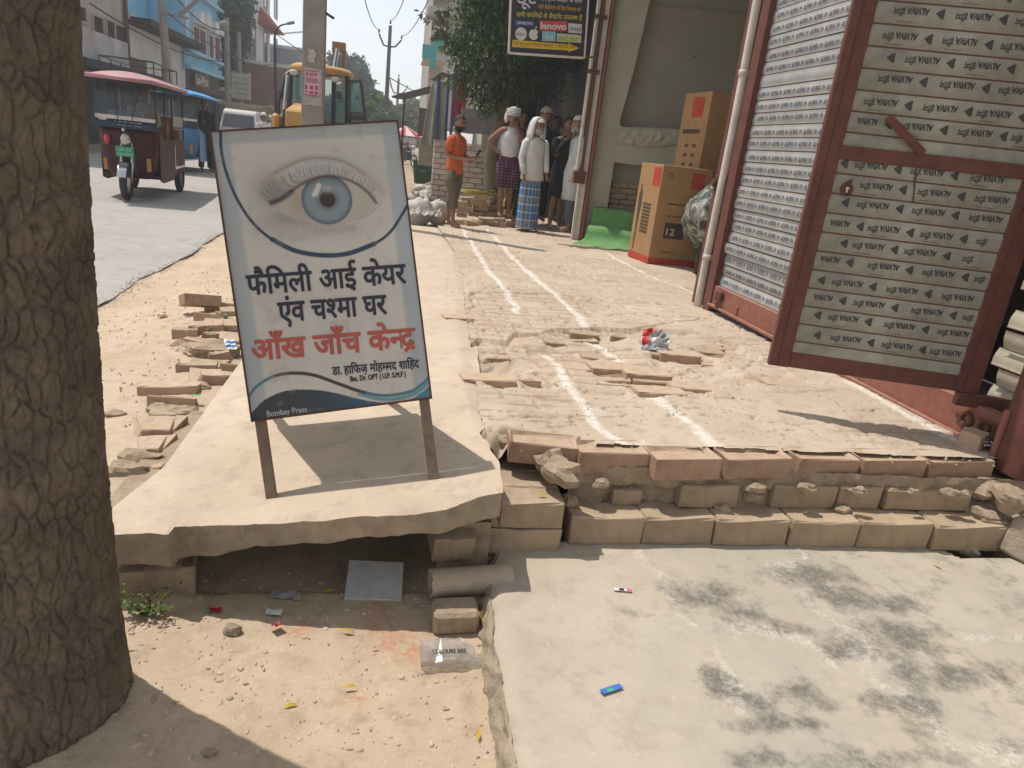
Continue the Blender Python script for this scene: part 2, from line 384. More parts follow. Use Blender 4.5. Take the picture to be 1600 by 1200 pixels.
# cracks / broken edges
cracks = [([(735, 458), (790, 458), (850, 460), (893, 462), (908, 478), (922, 492)], 0.016, 0.035), ([(735, 458), (742, 478), (712, 486), (712, 430)], 0.012, 0.02),
          ([(655, 402), (672, 399), (676, 394)], 0.02, 0.04), ([(660, 487), (700, 482), (715, 478)], 0.012, 0.03), ([(700, 488), (712, 508), (740, 500)], 0.02, 0.04),
          ([(785, 690), (800, 672), (850, 680), (905, 690)], 0.02, 0.05), ([(810, 640), (860, 648), (905, 652)], 0.01, 0.012),
          ([(860, 518), (905, 522), (960, 530)], 0.012, 0.018), ([(1000, 512), (1050, 505), (1100, 498), (1170, 512)], 0.01, 0.018), ([(940, 545), (990, 542)], 0.015, 0.02),
          ([(1200, 616), (1250, 614), (1310, 612)], 0.006, 0.01), ([(1120, 545), (1190, 548)], 0.008, 0.012), ([(955, 480), (990, 484), (975, 478)], 0.02, 0.02),
          ([(1150, 510), (1180, 520), (1210, 534)], 0.008, 0.01), ([(800, 472), (880, 474)], 0.006, 0.006), ([(860, 416), (888, 416)], 0.01, 0.01), ([(1160, 575), (1180, 560)], 0.008, 0.01)]
for L_, w, dp in cracks:
    d = dpoly(X + (vnoise(X, Y, 11, 4) - .5) * 0.035, Y + (vnoise(X, Y, 13, 6) - .5) * 0.03, tw(L_)); Z -= dp * np.exp(-(d / w) ** 2)
band = tw([(735, 548), (790, 520), (900, 512), (1010, 512), (1110, 520), (1200, 560), (1245, 596), (1150, 606), (1000, 622), (900, 612), (800, 600), (738, 600)])
inb = inpoly(X + (vnoise(X, Y, 5, 2) - .5) * 0.22, Y + (vnoise(X, Y, 5, 9) - .5) * 0.16, band).astype(float)
Z -= inb * (0.010 + 0.030 * sstep(0.35, 0.75, fbm(X, Y, 5, 3, 21)))
for (x0, y0, r, dp) in [(758, 560, .13, .06), (1230, 592, .16, .05), (1075, 556, .10, .05), (775, 690, .10, .06), (1035, 592, .08, .05), (906, 468, .05, .04), (730, 430, .05, .02), (1195, 594, .08, .06)]:
    p = GF(x0, y0, terr_z); q = ((X - p.x) ** 2 + ((Y - p.y) * 1.8) ** 2) / r ** 2; Z -= dp * np.exp(-q * (0.6 + vnoise(X, Y, 14, 30)))
Z -= 0.10 * sstep(0.45, 0.72, fbm(X, Y, 6, 3, 44)) * sstep(2.22, 2.08, Y) * (X < 0.75)
jr = np.abs(((Y + (vnoise(X, Y, 3, 50) - .5) * .03) / .125) % 1 - .5) * .125; row_ = np.floor(Y / .125); jc = np.abs(((X + (row_ % 2) * .125 + (vnoise(X, Y, 4, 51) - .5) * .02) / .25) % 1 - .5) * .25
jm = sstep(.44, .58, fbm(X, Y, 2.2, 3, 52)); JM = jm * np.maximum(np.exp(-(jr / .007) ** 2), .8 * np.exp(-(jc / .007) ** 2)) * (Y > 2.25); CELL = jm * np.clip(vnoise(row_ * 7.7, np.floor((X + (row_ % 2) * .125) / .25) * 9.1, 1, 57) * 1.3 - .25, 0, 1); Z -= .013 * jm * np.maximum(np.exp(-(jr / .008) ** 2), .8 * np.exp(-(jc / .008) ** 2)) * (Y > 2.25); Z += .006 * jm * (vnoise(row_ * 3.7, np.floor((X + (row_ % 2) * .125) / .25) * 5.1, 1, 53) - .5)
cn = np.abs(fbm(X * .55, Y * 2.4, 3.2, 4, 61) - .5); cm = sstep(.46, .56, fbm(X, Y, 3.0, 3, 62)); Z -= .026 * cm * (1 - sstep(.002, .014, cn)) * (Y > 2.25); cn2 = np.abs(fbm(X * .8, Y * 2.0, 7, 3, 63) - .5); cm2 = sstep(.48, .58, fbm(X, Y, 4.0, 3, 64)); Z -= .018 * cm2 * (1 - sstep(.004, .018, cn2)) * (Y > 2.25)
mask = (Y > 2.168 + .01 * vnoise(X, X * 0, 20, 5)) & (X > bound_x(Y) + 0.006) & (X < 2.66 + 0.9 * sstep(5.2, 5.5, Y)) & ~((X < GF(905, 700, terr_z).x) & (Y < 2.19))
g = grid_obj('terrace', X, Y, Z, M_terr, mask, {'chalk': CK, 'cell': CELL, 'joint': JM}); tag(g, kind='structure')
TERR = g
Zt = Z; xs_t, ys_t = xs, ys
def terr_h(x, y):
    i = int(np.clip(np.searchsorted(ys_t, y), 0, len(ys_t) - 1)); j = int(np.clip(np.searchsorted(xs_t, x), 0, len(xs_t) - 1)); return float(Zt[i, j])
# ---- brick meshes
def brick_mesh(L=0.24, W=0.115, H=0.072, frog=True, seed=0, rough=0.004, sub=True):
    bm = bmesh.new(); bmesh.ops.create_cube(bm, size=1.0)
    for v in bm.verts: v.co = Vector((v.co.x * L, v.co.y * W, v.co.z * H))
    if frog:
        top = [f for f in bm.faces if f.normal.z > 0.9][0]
        r = bmesh.ops.inset_region(bm, faces=[top], thickness=0.026)
        bmesh.ops.translate(bm, verts=list(top.verts), vec=(0, 0, -0.016))
    else:
        bmesh.ops.subdivide_edges(bm, edges=[e for e in bm.edges if abs((e.verts[0].co - e.verts[1].co).x) > L * 0.5], cuts=3)
    bmesh.ops.bevel(bm, geom=[e for e in bm.edges if e.calc_face_angle(0) > 1.2], offset=0.005, segments=1, affect='EDGES')
    rnd = random.Random(seed)
    for v in bm.verts: v.co += Vector((rnd.uniform(-1, 1), rnd.uniform(-1, 1), rnd.uniform(-1, 1))) * rough
    me = bpy.data.meshes.new('brick'); bm.to_mesh(me); bm.free(); return me
BR = [brick_mesh(seed=i, frog=(i % 2 == 0)) for i in range(6)]
for i, me in enumerate(BR): me.materials.append([M_brick, M_brick, M_brick_r][i % 3])
BRb = [brick_mesh(seed=20 + i, frog=False, rough=0.0028) for i in range(3)]
for me in BRb: me.materials.append(M_brick_b)
BRs = [brick_mesh(seed=40 + i, frog=True, rough=0.003) for i in range(3)]
for me in BRs: me.materials.append(M_brick_r)
def chip(me, seed):
    m2 = me.copy(); r = random.Random(seed)
    cx = [Vector((r.choice((-1, 1)) * .12, r.choice((-1, 1)) * .055, .036)) for _ in range(2)]
    for v in m2.vertices:
        for c in cx:
            d = (v.co - c).length
            if d < .05: v.co = v.co.lerp(Vector((0, 0, -.01)), .35 * (1 - d / .05) + .1)
    return m2
BRch = [chip(BR[i], i) for i in range(6)] + [chip(BRb[i % 3], i + 9) for i in range(3)]
def put_brick(c, L=0.24, W=0.115, H=0.072, rz=0.0, rx=0.0, ry=0.0, src=None, parent=None, name='brick', label=None):
    me = src or random.choice(BR); o = bpy.data.objects.new(name, me); COL.objects.link(o)
    o.location = c; o.rotation_euler = (rx, ry, rz); o.scale = (L / 0.24, W / 0.115, H / 0.072)
    if parent is not None: o.parent = parent
    if label: o['label'] = label
    return o
def rock(name, c, r, seed, m, sq=(1, 1, 0.7), parent=None, amp=0.5, rz=0):
    q = MB(); q.sphere((0, 0, 0), (r * sq[0], r * sq[1], r * sq[2]), 12, 8, lambda p: 1 + amp * mnoise.noise(p * 1.3 + Vector((seed * 3.1, 0, 0))) + 0.18 * mnoise.noise(p * 4 + Vector((seed, 5, 0))))
    o = q.build(name, m, parent, smooth=False); o.location = c; o.rotation_euler = (0, 0, rz); return o
# exposed bricks in the broken band (rows laid along X)
rnd = random.Random(5)
ya = GF(950, 606, terr_z).y; yb = GF(950, 520, terr_z).y
y = ya; row = 0
while y < yb:
    x = 0.42 + 0.12 * (row % 2) + rnd.uniform(0, .1)
    while x < 2.0:
        Lb = rnd.choice([0.235, 0.235, 0.24, 0.15])
        cxn = x + Lb / 2
        ok = inpoly(np.array([cxn]), np.array([y]), band)[0]
        if ok and rnd.random() < 0.62:
            z = terr_z(cxn, y) - 0.046 + rnd.uniform(-0.012, 0.008)
            put_brick((cxn, y, z), Lb, 0.105, 0.07, rnd.uniform(-.05, .05), rnd.uniform(-.05, .03), rnd.uniform(-.03, .03), src=rnd.choice(BRch), parent=TERR)
        x += Lb + 0.012
    y += 0.125; row += 1
for (px, py, rz) in [(1030, 610, .03), (1085, 604, -.04), (1225, 598, .0), (955, 572, .1), (1010, 582, 0), (762, 590, .1), (1060, 552, -.05), (722, 495, .2)]:
    p = GF(px, py, terr_z); put_brick((p.x, p.y, p.z - 0.03), 0.24, 0.11, 0.072, rz, rnd.uniform(-.05, .05), 0, src=BR[1], parent=TERR)
# flat recessed cover slab next to the chalk line
# ---- riser: three courses facing the camera
YR = 2.03
bed = MB()
xs0, xs1 = 0.66, 2.95
gx = np.linspace(xs0, xs1, 230); gz = np.linspace(-0.10, 0.262, 38); GXm, GZm = np.meshgrid(gx, gz)
GYm = 2.085 + (fbm(GXm, GZm, 11, 4, 3) - 0.5) * 0.05 + (fbm(GXm, GZm, 40, 3, 4) - .5) * 0.02 + 0.03 * (GZm > 0.11) - .018 * (GZm > .19)
rz_ = grid_obj('riser_bedding', GXm, GYm, GZm, M_bed, None, None); rz_.data.flip_normals(); tag(rz_, kind='structure')
topz = 0.318
def edgeY(px, py, z): return GZ(px, py, z)
tops = [(905, 1015, 706), (1025, 1128, 716), (1136, 1240, 716), (1250, 1345, 716), (1351, 1450, 718), (1456, 1556, 720)]
for i, (a, b, py) in enumerate(tops):
    A = GZ(a, py, topz); B = GZ(b, py, topz); L_ = (B - A).length
    c = (A + B) / 2
    put_brick((c.x, c.y + 0.057, topz - 0.043), L_, 0.118, 0.084, math.atan2(B.y - A.y, B.x - A.x), 0, 0, src=BRs[i % 3], parent=rz_)
mids = [(958, 1004, 795), (1060, 1150, 796), (1205, 1302, 796), (1307, 1372, 797), (1385, 1512, 800)]
for i, (a, b, py) in enumerate(mids):
    A = GZ(a, py, 0.124); B = GZ(b, py, 0.124); L_ = (B - A).length; c = (A + B) / 2
    put_brick((c.x, c.y + 0.062 + (0.02 if i == 0 else 0), 0.168 if i else 0.15), L_ * 1.02, 0.11, 0.088 if i else .055, math.atan2(B.y - A.y, B.x - A.x) + rnd.uniform(-.03, .03), 0, 0, src=BRb[i % 3], parent=rz_)
bots = [(887, 1110, 852), (1113, 1226, 854), (1231, 1334, 856), (1338, 1448, 858), (1455, 1568, 862)]
for i, (a, b, py) in enumerate(bots):
    A = GZ(a, py, 0.018); B = GZ(b, py, 0.018); c = (A + B) / 2; n_ = 2 if i == 0 else 1
    for k in range(n_):
        t0, t1 = k / n_, (k + 1) / n_; P = A.lerp(B, t0); Q = A.lerp(B, t1); c = (P + Q) / 2
        put_brick((c.x, c.y + 0.06, 0.070), (Q - P).length + 0.001, 0.118, 0.106, 0, 0, 0, src=BRb[(i + k) % 3], parent=rz_)
# rubble between the courses and at the broken ends
for k in range(9):
    x = rnd.uniform(0.75, 2.35); r = rnd.uniform(.012, .028); rock('mortar_lump', (x, 2.045 + rnd.uniform(0, .02), rnd.choice([0.215, 0.22, 0.13])), r, k, M_bed, (1.5, .8, .7), rz_)
for k, (px, py, z, r, sq) in enumerate([(880, 745, .27, .062, (1.1, 1.0, .75)), (892, 788, .14, .030, (1, 1, .8)), (925, 775, .13, .03, (1.3, .8, .7)), (945, 762, .17, .034, (1.2, .9, .8)), (985, 778, .15, .04, (1.6, .8, .6)), (1180, 778, .16, .025, (1.4, .9, .8)),
                                      (1550, 770, .21, .075, (1.3, 1, .6)), (1548, 812, .12, .07, (1.2, 1, .7)), (1590, 785, .23, .06, (.8, 1, .9)), (1520, 862, .02, .035, (1, 1, .9)), (1575, 700, .30, .05, (1.4, 1, .5))]):
    p = GZ(px, py, z); rock('mortar_lump', (p.x, p.y + r * .6, p.z), r, 60 + k, M_bed, sq, rz_)
A = GZ(1527, 716, topz - .01); B = GZ(1620, 716, topz - .01)
put_brick((B.x - .04, A.y + .07, topz - 0.05), 0.24, .115, .075, 0.02, 0, 0, src=BRb[0], parent=rz_)
p = GZ(1565, 758, .215); put_brick((p.x + .1, p.y + .05, .19), .24, .11, .075, .25, .1, .05, src=BRb[1], parent=rz_)
p = GZ(1580, 820, .13); put_brick((p.x + .03, p.y + .06, .09), .24, .12, .09, -.2, 0, 0, src=BRb[2], parent=rz_)
p = GZ(1592, 880, .02); q = MB(); q.box((0, 0, 0), (.15, .13, .15)); kb = q.build('concrete_block', M_edge, None, bevel=.012); kb.location = (p.x + .07, p.y + .05, .09); kb.rotation_euler = (.1, .15, .5); tag(kb, 'grey broken concrete lump at the right end of the brick step', 'concrete lump')
# step (two courses) between slab and terrace
st = MB(); A = GZ(766, 783, .20); B = GZ(872, 783, .20)
stp = empty('brick_step', ((A.x + B.x) / 2, A.y, 0), 0, 'low two course brick step filling the gap between the sign slab and the terrace', 'step')
cxm = (A.x + B.x) / 2; Ls = B.x - A.x + .05
for k, (z, dx) in enumerate([(0.052, .0), (0.150, 0.0)]):
    for j in range(3):
        put_brick((0.0 + dx, 0.055 + j * 0.118, z), Ls, .114, .094, 0, 0, 0, src=BRb[(k + j) % 3], parent=stp)
# loose brick with frog on the terrace corner
p = GZ(800, 725, .255); q = GZ(880, 728, .255)
lb = put_brick((p.x + .115, p.y + .075, .285), .24, .115, .08, -.12, .02, .0, src=BRs[0], name='loose_brick'); tag(lb, 'loose frogged brick lying at the broken front left corner of the terrace', 'brick')
for k, (px, py, r) in enumerate([(762, 697, .035), (785, 700, .03), (862, 730, .05), (770, 688, .02)]):
    p = GZ(px, py, .26); rock('mortar_lump', (p.x, p.y + .03, .27), r, 90 + k, M_bed, (1.2, 1, .8), rz_)
# ---- lower stained cement floor
LE = [GZ(x, y, .02) for x, y in [(884, 846), (800, 846), (778, 858), (766, 900), (770, 950), (768, 1000), (780, 1060), (790, 1110), (800, 1160), (812, 1205), (826, 1300)]]
LEy = np.array([p.y for p in LE][::-1]); LEx = np.array([p.x for p in LE][::-1])
xs = np.arange(0.0, 1.0, 0.0125)  # parametric across
ys = np.concatenate([np.linspace(-1.5, 0.95, 14), np.arange(0.96, 2.1, 0.0125)])
U, Y = np.meshgrid(np.linspace(0, 1, 200) ** 1.0, ys)
xl = np.interp(Y, LEy, LEx) + (fbm(Y * 0 + 1, Y, 14, 4, 7) - .5) * 0.03
X = xl + U * (3.0 - xl)
Z = 0.02 + (fbm(X, Y, 5, 3, 2) - .5) * 0.008 + 0.0 * X
Z -= 0.010 * np.exp(-((X - xl) / 0.02) ** 2) * (0.5 + fbm(X, Y, 20, 2, 3))
# hole at the back right where the cement is broken away
hp = [(p.x, p.y) for p in [GZ(x, y, .02) for x, y in [(1455, 852), (1478, 862), (1500, 873), (1560, 874), (1700, 872), (1700, 830), (1450, 830)]]]
keep = ~inpoly(X, Y, hp)
ST = np.zeros(X.shape); GR = np.zeros(X.shape); CK = np.zeros(X.shape)
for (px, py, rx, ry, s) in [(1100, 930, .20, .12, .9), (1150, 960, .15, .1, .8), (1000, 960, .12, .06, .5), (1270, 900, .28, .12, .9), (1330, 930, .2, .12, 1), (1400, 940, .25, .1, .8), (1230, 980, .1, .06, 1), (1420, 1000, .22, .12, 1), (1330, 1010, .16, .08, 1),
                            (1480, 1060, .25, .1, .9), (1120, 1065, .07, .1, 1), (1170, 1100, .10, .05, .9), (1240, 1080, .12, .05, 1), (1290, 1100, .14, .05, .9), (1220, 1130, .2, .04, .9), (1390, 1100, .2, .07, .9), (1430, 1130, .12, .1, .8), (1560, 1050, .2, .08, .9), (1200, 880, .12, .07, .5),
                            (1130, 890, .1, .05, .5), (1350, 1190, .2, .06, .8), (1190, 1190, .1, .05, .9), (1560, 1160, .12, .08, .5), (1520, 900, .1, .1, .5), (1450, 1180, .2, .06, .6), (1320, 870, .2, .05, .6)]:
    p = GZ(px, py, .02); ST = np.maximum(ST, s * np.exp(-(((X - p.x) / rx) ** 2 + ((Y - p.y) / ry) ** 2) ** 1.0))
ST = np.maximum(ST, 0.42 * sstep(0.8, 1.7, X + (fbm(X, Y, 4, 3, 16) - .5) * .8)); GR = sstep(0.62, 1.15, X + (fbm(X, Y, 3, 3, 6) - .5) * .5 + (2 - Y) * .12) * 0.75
for L_, w in [([(1010, 850), (1040, 900), (1075, 960), (1120, 1010), (1150, 1060), (1180, 1080)], .05), ([(1250, 865), (1210, 900), (1280, 960), (1330, 990), (1380, 1040)], .05), ([(1180, 990), (1260, 1000), (1320, 1040)], .06), ([(1130, 1060), (1150, 1120)], .06), ([(1500, 990), (1600, 1000)], .05), ([(1400, 1060), (1500, 1150), (1600, 1180)], .08)]:
    P = [(p.x, p.y) for p in [GZ(x, y, .02) for x, y in L_]]
    CK = np.maximum(CK, 0.62 * np.exp(-(dpoly(X + (vnoise(X, Y, 7, 3) - .5) * .12, Y + (vnoise(X, Y, 7, 5) - .5) * .1, P) / w) ** 2))
CK = np.maximum(CK, 0.5 * sstep(0.55, 0.8, fbm(X, Y, 4, 4, 9)) * GR)
lo = grid_obj('cement_floor', X, Y, Z, M_low, keep, {'stain': ST, 'grey': GR, 'chalk': CK}); tag(lo, kind='structure')
# its broken side face towards the pit
tt = np.arange(0.2, 1.99, 0.011); dd = np.linspace(0, 1, 16); D, T = np.meshgrid(dd, tt)
xe = np.interp(T, LEy, LEx) + (fbm(T * 0 + 1, T, 14, 4, 7) - .5) * 0.03
XX = xe - 0.035 * D ** 0.7 + (fbm(T, D * .15, 30, 4, 12) - .5) * 0.035 * (D > 0) + 0.0; ZZ = 0.018 - 0.115 * D + (fbm(T, D * .15, 25, 3, 15) - .5) * 0.02 * (D > 0)
sf = grid_obj('cement_floor_side', XX, T, ZZ, M_edge, None, None); tag(sf, kind='structure')
# ---- earth everywhere below / beside
xs = np.concatenate([np.linspace(-1.95, -0.95, 40), np.arange(-0.94, 0.55, 0.0135), np.linspace(0.56, 3.6, 46)])
ys = np.concatenate([np.linspace(-3, 1.0, 30), np.arange(1.01, 2.0, 0.0135), np.arange(2.0, 5.0, 0.035), np.linspace(5.02, 14.0, 90)])
X, Y = np.meshgrid(xs, ys)
side = 0.0 + (slab_z(0, 3) + 0.14 * -0.7 - 0.02) * sstep(-1.85, -0.85, X) * sstep(10.5, 5, Y) + 0.06 * sstep(5, 10.5, Y) * sstep(-1.85, -0.6, X)
side = np.where(X < -0.6, side, side - 0.08 * sstep(-0.6, -0.45, X) * sstep(9.9, 9.4, Y))
pit = PZ + 0.02 * sstep(-0.45, -0.75, X) * sstep(1.3, 1.9, Y)
wp = sstep(2.05, 1.85, Y + (vnoise(X, Y, 4, 3) - .5) * .1)
Z = pit * wp + side * (1 - wp)
under = ((Y > 1.84) & (Y < 2.5) & (X > -0.62) & (X < 0.33)); Z = np.where(under, PZ - .01 + 0.10 * sstep(2.1, 2.45, Y), Z)
Z = np.where((X > 0.45) & (Y < 2.6), np.minimum(Z, -0.07), Z)
Z = np.where((X > -0.55) & (Y >= 2.4) & (Y < 10.2), np.minimum(Z, 0.02), Z)
Z = np.where((Y > 10.2), 0.07 * sstep(-1.8, -1.0, X) + (fbm(X, Y, 4, 3, 3) - .5) * .08 * sstep(-1, 0, X), Z)
Z += (fbm(X, Y, 3, 4, 31) - .5) * 0.03 + (fbm(X, Y, 22, 4, 35) - .5) * 0.010
# spill of earth at the cement floor corner by the pipe
p = GZ(750, 880, -.02); Z = np.maximum(Z, np.where(X < 0.42, 0.0 - 0.5 * np.hypot(X - 0.40, (Y - 1.86) * 0.8) + (fbm(X, Y, 24, 4, 3) - .5) * .03, -9))
RD = np.zeros(X.shape)
for (px, py, r) in [(585, 955, .05), (620, 1000, .07), (640, 1015, .06), (600, 978, .05), (465, 980, .04), (555, 1090, .03)]:
    p = GZ(px, py, PZ); RD = np.maximum(RD, 0.7 * np.exp(-(((X - p.x) ** 2 + (Y - p.y) ** 2) / r ** 2)))
eg = grid_obj('dirt_ground', X, Y, Z, M_dirt, None, {'red': RD}); tag(eg, kind='structure')
def earth_h(x, y):
    i = int(np.clip(np.searchsorted(ys, y), 0, len(ys) - 1)); j = int(np.clip(np.searchsorted(xs, x), 0, len(xs) - 1)); return float(Z[i, j])
EZ, exs, eys = Z, xs, ys
# ---- road and far ground
ry = np.concatenate([np.arange(3.0, 12.0, 0.06), np.linspace(12.2, 40, 40), np.linspace(45, 400, 12)]); U, Y = np.meshgrid(np.linspace(0, 1, 30), ry)
xr = -1.86 + (fbm(Y * 0 + 2, Y, 1.5, 4, 3) - .5) * 0.12 - 0.0 * Y
X = xr - (1 - U) * (5.9 + 0 * Y); Zr = 0.012 + 0 * X + 0.006 * (fbm(X, Y, 1, 3, 2) - .5)
rd = grid_obj('road', X, Y, Zr, M_road); tag(rd, kind='structure')
q = MB(); q.quad((-400, -60, -.03), (400, -60, -.03), (400, 14, -.03), (-400, 14, -.03))
q = MB(); q.quad((-400, 13.9, 0.0), (400, 13.9, 0.0), (400, 900, 0.0), (-400, 900, 0.0)); q.quad((-400, 13.9, 0.0), (-1.9, 13.9, 0.0), (-1.9, -60, 0.0), (-400, -60, 0.0))
q.quad((-1.9, -60, -.14), (400, -60, -.14), (400, -2.9, -.14), (-1.9, -2.9, -.14)); q.quad((3.5, -2.9, -.14), (400, -2.9, -.14), (400, 13.9, -.14), (3.5, 13.9, -.14))
tag(q.build('far_ground', M_far), kind='structure')
# gravelly road edge
gr = MB(); rr = random.Random(3)
for k in range(1500):
    yy = 3.2 + rr.random() ** 1.3 * 7.5; xx = -1.86 + float((fbm(np.array([2.0]), np.array([yy]), 1.5, 4, 3) - .5)[0]) * 0.12 + rr.gauss(0, .035); r = rr.uniform(.003, .008)
    gr.add([(xx + r * math.cos(a) * rr.uniform(.6, 1.3), yy + r * math.sin(a) * rr.uniform(.6, 1.3), 0.012 + h) for a, h in ((0, 0), (2.1, 0), (4.2, 0))] + [(xx, yy, .013 + r * .6)], [(0, 1, 3), (1, 2, 3), (2, 0, 3)])
tag(gr.build('road_edge_gravel', mat('gravel', (.30, .25, .20), .95, .3)), kind='stuff')
# pebbles and crumbs on the earth and on the terrace
gr = MB()
for k in range(1500):
    t = rr.random()
    if t < .45: xx, yy = rr.uniform(-.85, .4), 1.15 + rr.random() * .8; zz = float(EZ[min(len(eys) - 1, np.searchsorted(eys, yy)), min(len(exs) - 1, np.searchsorted(exs, xx))]); r = rr.uniform(.0015, .0055)
    elif t < .8: xx, yy = rr.uniform(.45, 2.4), 2.1 + rr.random() ** 1.5 * 4; zz = terr_h(xx, yy); r = rr.uniform(.002, .008)
    else: xx, yy = rr.uniform(-1.8, -.75), 2.4 + rr.random() * 4; zz = float(EZ[min(len(eys) - 1, np.searchsorted(eys, yy)), min(len(exs) - 1, np.searchsorted(exs, xx))]); r = rr.uniform(.002, .010)
    a0 = rr.random() * 6
    gr.add([(xx + r * math.cos(a0 + a) * rr.uniform(.6, 1.3), yy + r * math.sin(a0 + a) * rr.uniform(.6, 1.3), zz + h) for a, h in ((0, -.001), (2.1, -.001), (4.2, -.001))] + [(xx, yy, zz + r * 1.0)], [(0, 1, 3), (1, 2, 3), (2, 0, 3)])
for k in range(520):
    if rr.random() < .5: xx, yy = rr.uniform(-.85, .4), 1.12 + rr.random() * .85
    else: xx, yy = rr.gauss(-1.05, .28), 2.2 + rr.random() * 5
    zz = float(EZ[min(len(eys) - 1, np.searchsorted(eys, yy)), min(len(exs) - 1, np.searchsorted(exs, xx))]); gr.sphere((xx, yy, zz), (rr.uniform(.003, .011), rr.uniform(.003, .010), rr.uniform(.002, .006)), 6, 4)
tag(gr.build('pebbles', mat('pebble', (.46, .365, .27), .95, .25)), kind='stuff')

# ---- concrete slab that carries the eye sign
FE = [GF(x, y, slab_z) for x, y in [(60, 846), (200, 830), (264, 833), (270, 822), (380, 818), (480, 812), (560, 806), (640, 801), (700, 792), (740, 776), (767, 770)]]
FEx = np.array([p.x for p in FE]); FEy = np.array([p.y for p in FE])
ys_ = np.concatenate([np.linspace(0, 1, 60) ** 1.0 * 1.2, np.linspace(1.22, 8.2, 60)])
nxs = 190; U, V = np.meshgrid(np.linspace(0, 1, nxs), ys_)
def slab_xy(U, V):
    Yb = 1.8 + V; xr_ = np.where(Yb < 2.243, np.interp(Yb, [1.8, 2.0, 2.243], [0.372, 0.385, bound_x(2.243)]), bound_x(Yb) + 0.045 * sstep(2.25, 2.35, Yb)) - 0.006 + (vnoise(U * 0 + 1, Yb, 17, 3) - .5) * .012
    xl_ = np.interp(Yb, [1.7, 2.2, 3.4, 10], [-.80, -0.68, -0.66, -0.45]); Xs = xl_ + U * (xr_ - xl_)
    fy = np.interp(Xs, FEx, FEy) + (fbm(Xs, Xs * 0, 20, 4, 3) - .5) * .012; Ys = np.maximum(Yb, 0) ; Ys = Yb + (fy - 1.8) * np.exp(-(Yb - 1.8) / .09)
    return Xs, Ys
Xs, Ys = slab_xy(U, V)
fd_ = np.maximum(0.0, 1 - np.maximum(0, Ys - 2.2) / 5.0); Zs = 0.262 + 0.14 * Xs * fd_ - 0.022 * (np.maximum(Ys, 2.0) - 2.0) + .048 * (1 - fd_) + (fbm(Xs, Ys, 3, 3, 8) - .5) * 0.006 - 0.012 * np.exp(-V / .012) * fbm(Xs, Ys, 18, 3, 5)
Zs = np.where((Ys > 2.25) & (Xs > bound_x(Ys) - .12), np.minimum(Zs, 0.315 - 0.022 * (np.clip(Ys, 2.0, 10.5) - 2.08) - 0.004 - .012 * sstep(-.06, .03, Xs - bound_x(Ys))), Zs)
sl = grid_obj('concrete_slab', Xs, Ys, Zs, M_slab); tag(sl, kind='structure')
# front face with a ragged underside
dd = np.linspace(0, 1, 18); Uf, D = np.meshgrid(np.linspace(0, 1, 260), dd); Xf, Yf = slab_xy(Uf, Uf * 0)
Ztop = 0.262 + 0.14 * Xf + (fbm(Xf, Yf, 3, 3, 8) - .5) * 0.006 - 0.012 * fbm(Xf, Yf, 18, 3, 5)
thick = np.interp(Xf, [-.75, -.56, -.5, -.44, -.33, -.2, -.1, 0.1, .2, .38], [.125, .13, .125, .125, .095, .088, .095, .085, .10, .11]) + (fbm(Xf, Xf * 0, 14, 4, 2) - .5) * .018
Zf = Ztop - D * thick; Yf2 = Yf + 0.014 * (fbm(Xf, D * .1, 30, 4, 5) - .5) * (D > 0) + 0.012 * D + 0.03 * sstep(.8, 1, D)
ff = grid_obj('slab_front_face', Xf, Yf2, Zf, M_edge, None, None, sl); ff.data.flip_normals()
ub = MB(); ub.bb(-.74, .36, 1.98, 2.6, .09, .13); ub.build('slab_underside', M_edge, sl)
# right side face of the slab
q = MB(); n = 40
for i in range(n):
    t0, t1 = i / n, (i + 1) / n; a = slab_xy(np.array([[1.0]]), np.array([[t0 * 1.2]])); b = slab_xy(np.array([[1.0]]), np.array([[t1 * 1.2]]))
    ax, ay, bx, by = float(a[0][0, 0]), float(a[1][0, 0]), float(b[0][0, 0]), float(b[1][0, 0])
    za, zb = slab_z(ax, ay), slab_z(bx, by); q.quad((ax, ay, za - .004), (bx, by, zb - .004), (bx + .004, by, zb - .15), (ax + .004, ay, za - .15))
q.build('slab_side_face', M_edge, sl)
q = MB(); q.bb(-.78, -.66, 1.86, 2.7, -.15, .14); q.bb(0.20, .36, 1.9, 2.6, -.15, .15); q.bb(-.66, .2, 2.45, 2.6, -.15, .15); q.build('slab_support', M_bed, sl)
# ================================================================== EYE SIGN
SM = Matrix(((0.9842, -0.0088, -0.1769), (0.0564, 0.9623, 0.266), (0.1679, -0.2717, 0.9476)))
SF = GZ(413, 780, .22); SW, SH, SB = 0.5125, 1.0442, 0.2342
M4 = Matrix.Translation(SF) @ SM.to_4x4()
sign = empty('sandwich_board', SF, M=M4, label='white A-frame board with a big blue eye and Hindi lettering standing on the concrete slab', cat='sign board')
def S2(px, py):
    nrm = np.array(SM.col[1]); d = ray(px, py); t = ((np.array(SF) - CP) @ nrm) / (d @ nrm); P = Vector(CP + t * d) - SF
    return (P.dot(SM.col[0]), P.dot(SM.col[2]))
M_wood = mat('weathered_wood', (.17, .125, .085), .85, .3, 12, .5, 80, dust=.35)
M_redtrim = mat('reddish_edge', (.10, .045, .035), .8, .2)
gu, gv = 280, 440
U, V = np.meshgrid(np.linspace(0, SW, gu), np.linspace(SB, SH, gv))
C = np.zeros(U.shape + (3,)); base = np.array([.60, .56, .50])
C[:] = base
def lay(mask, col):
    global C
    C = C * (1 - mask[..., None]) + np.array(col) * mask[..., None]
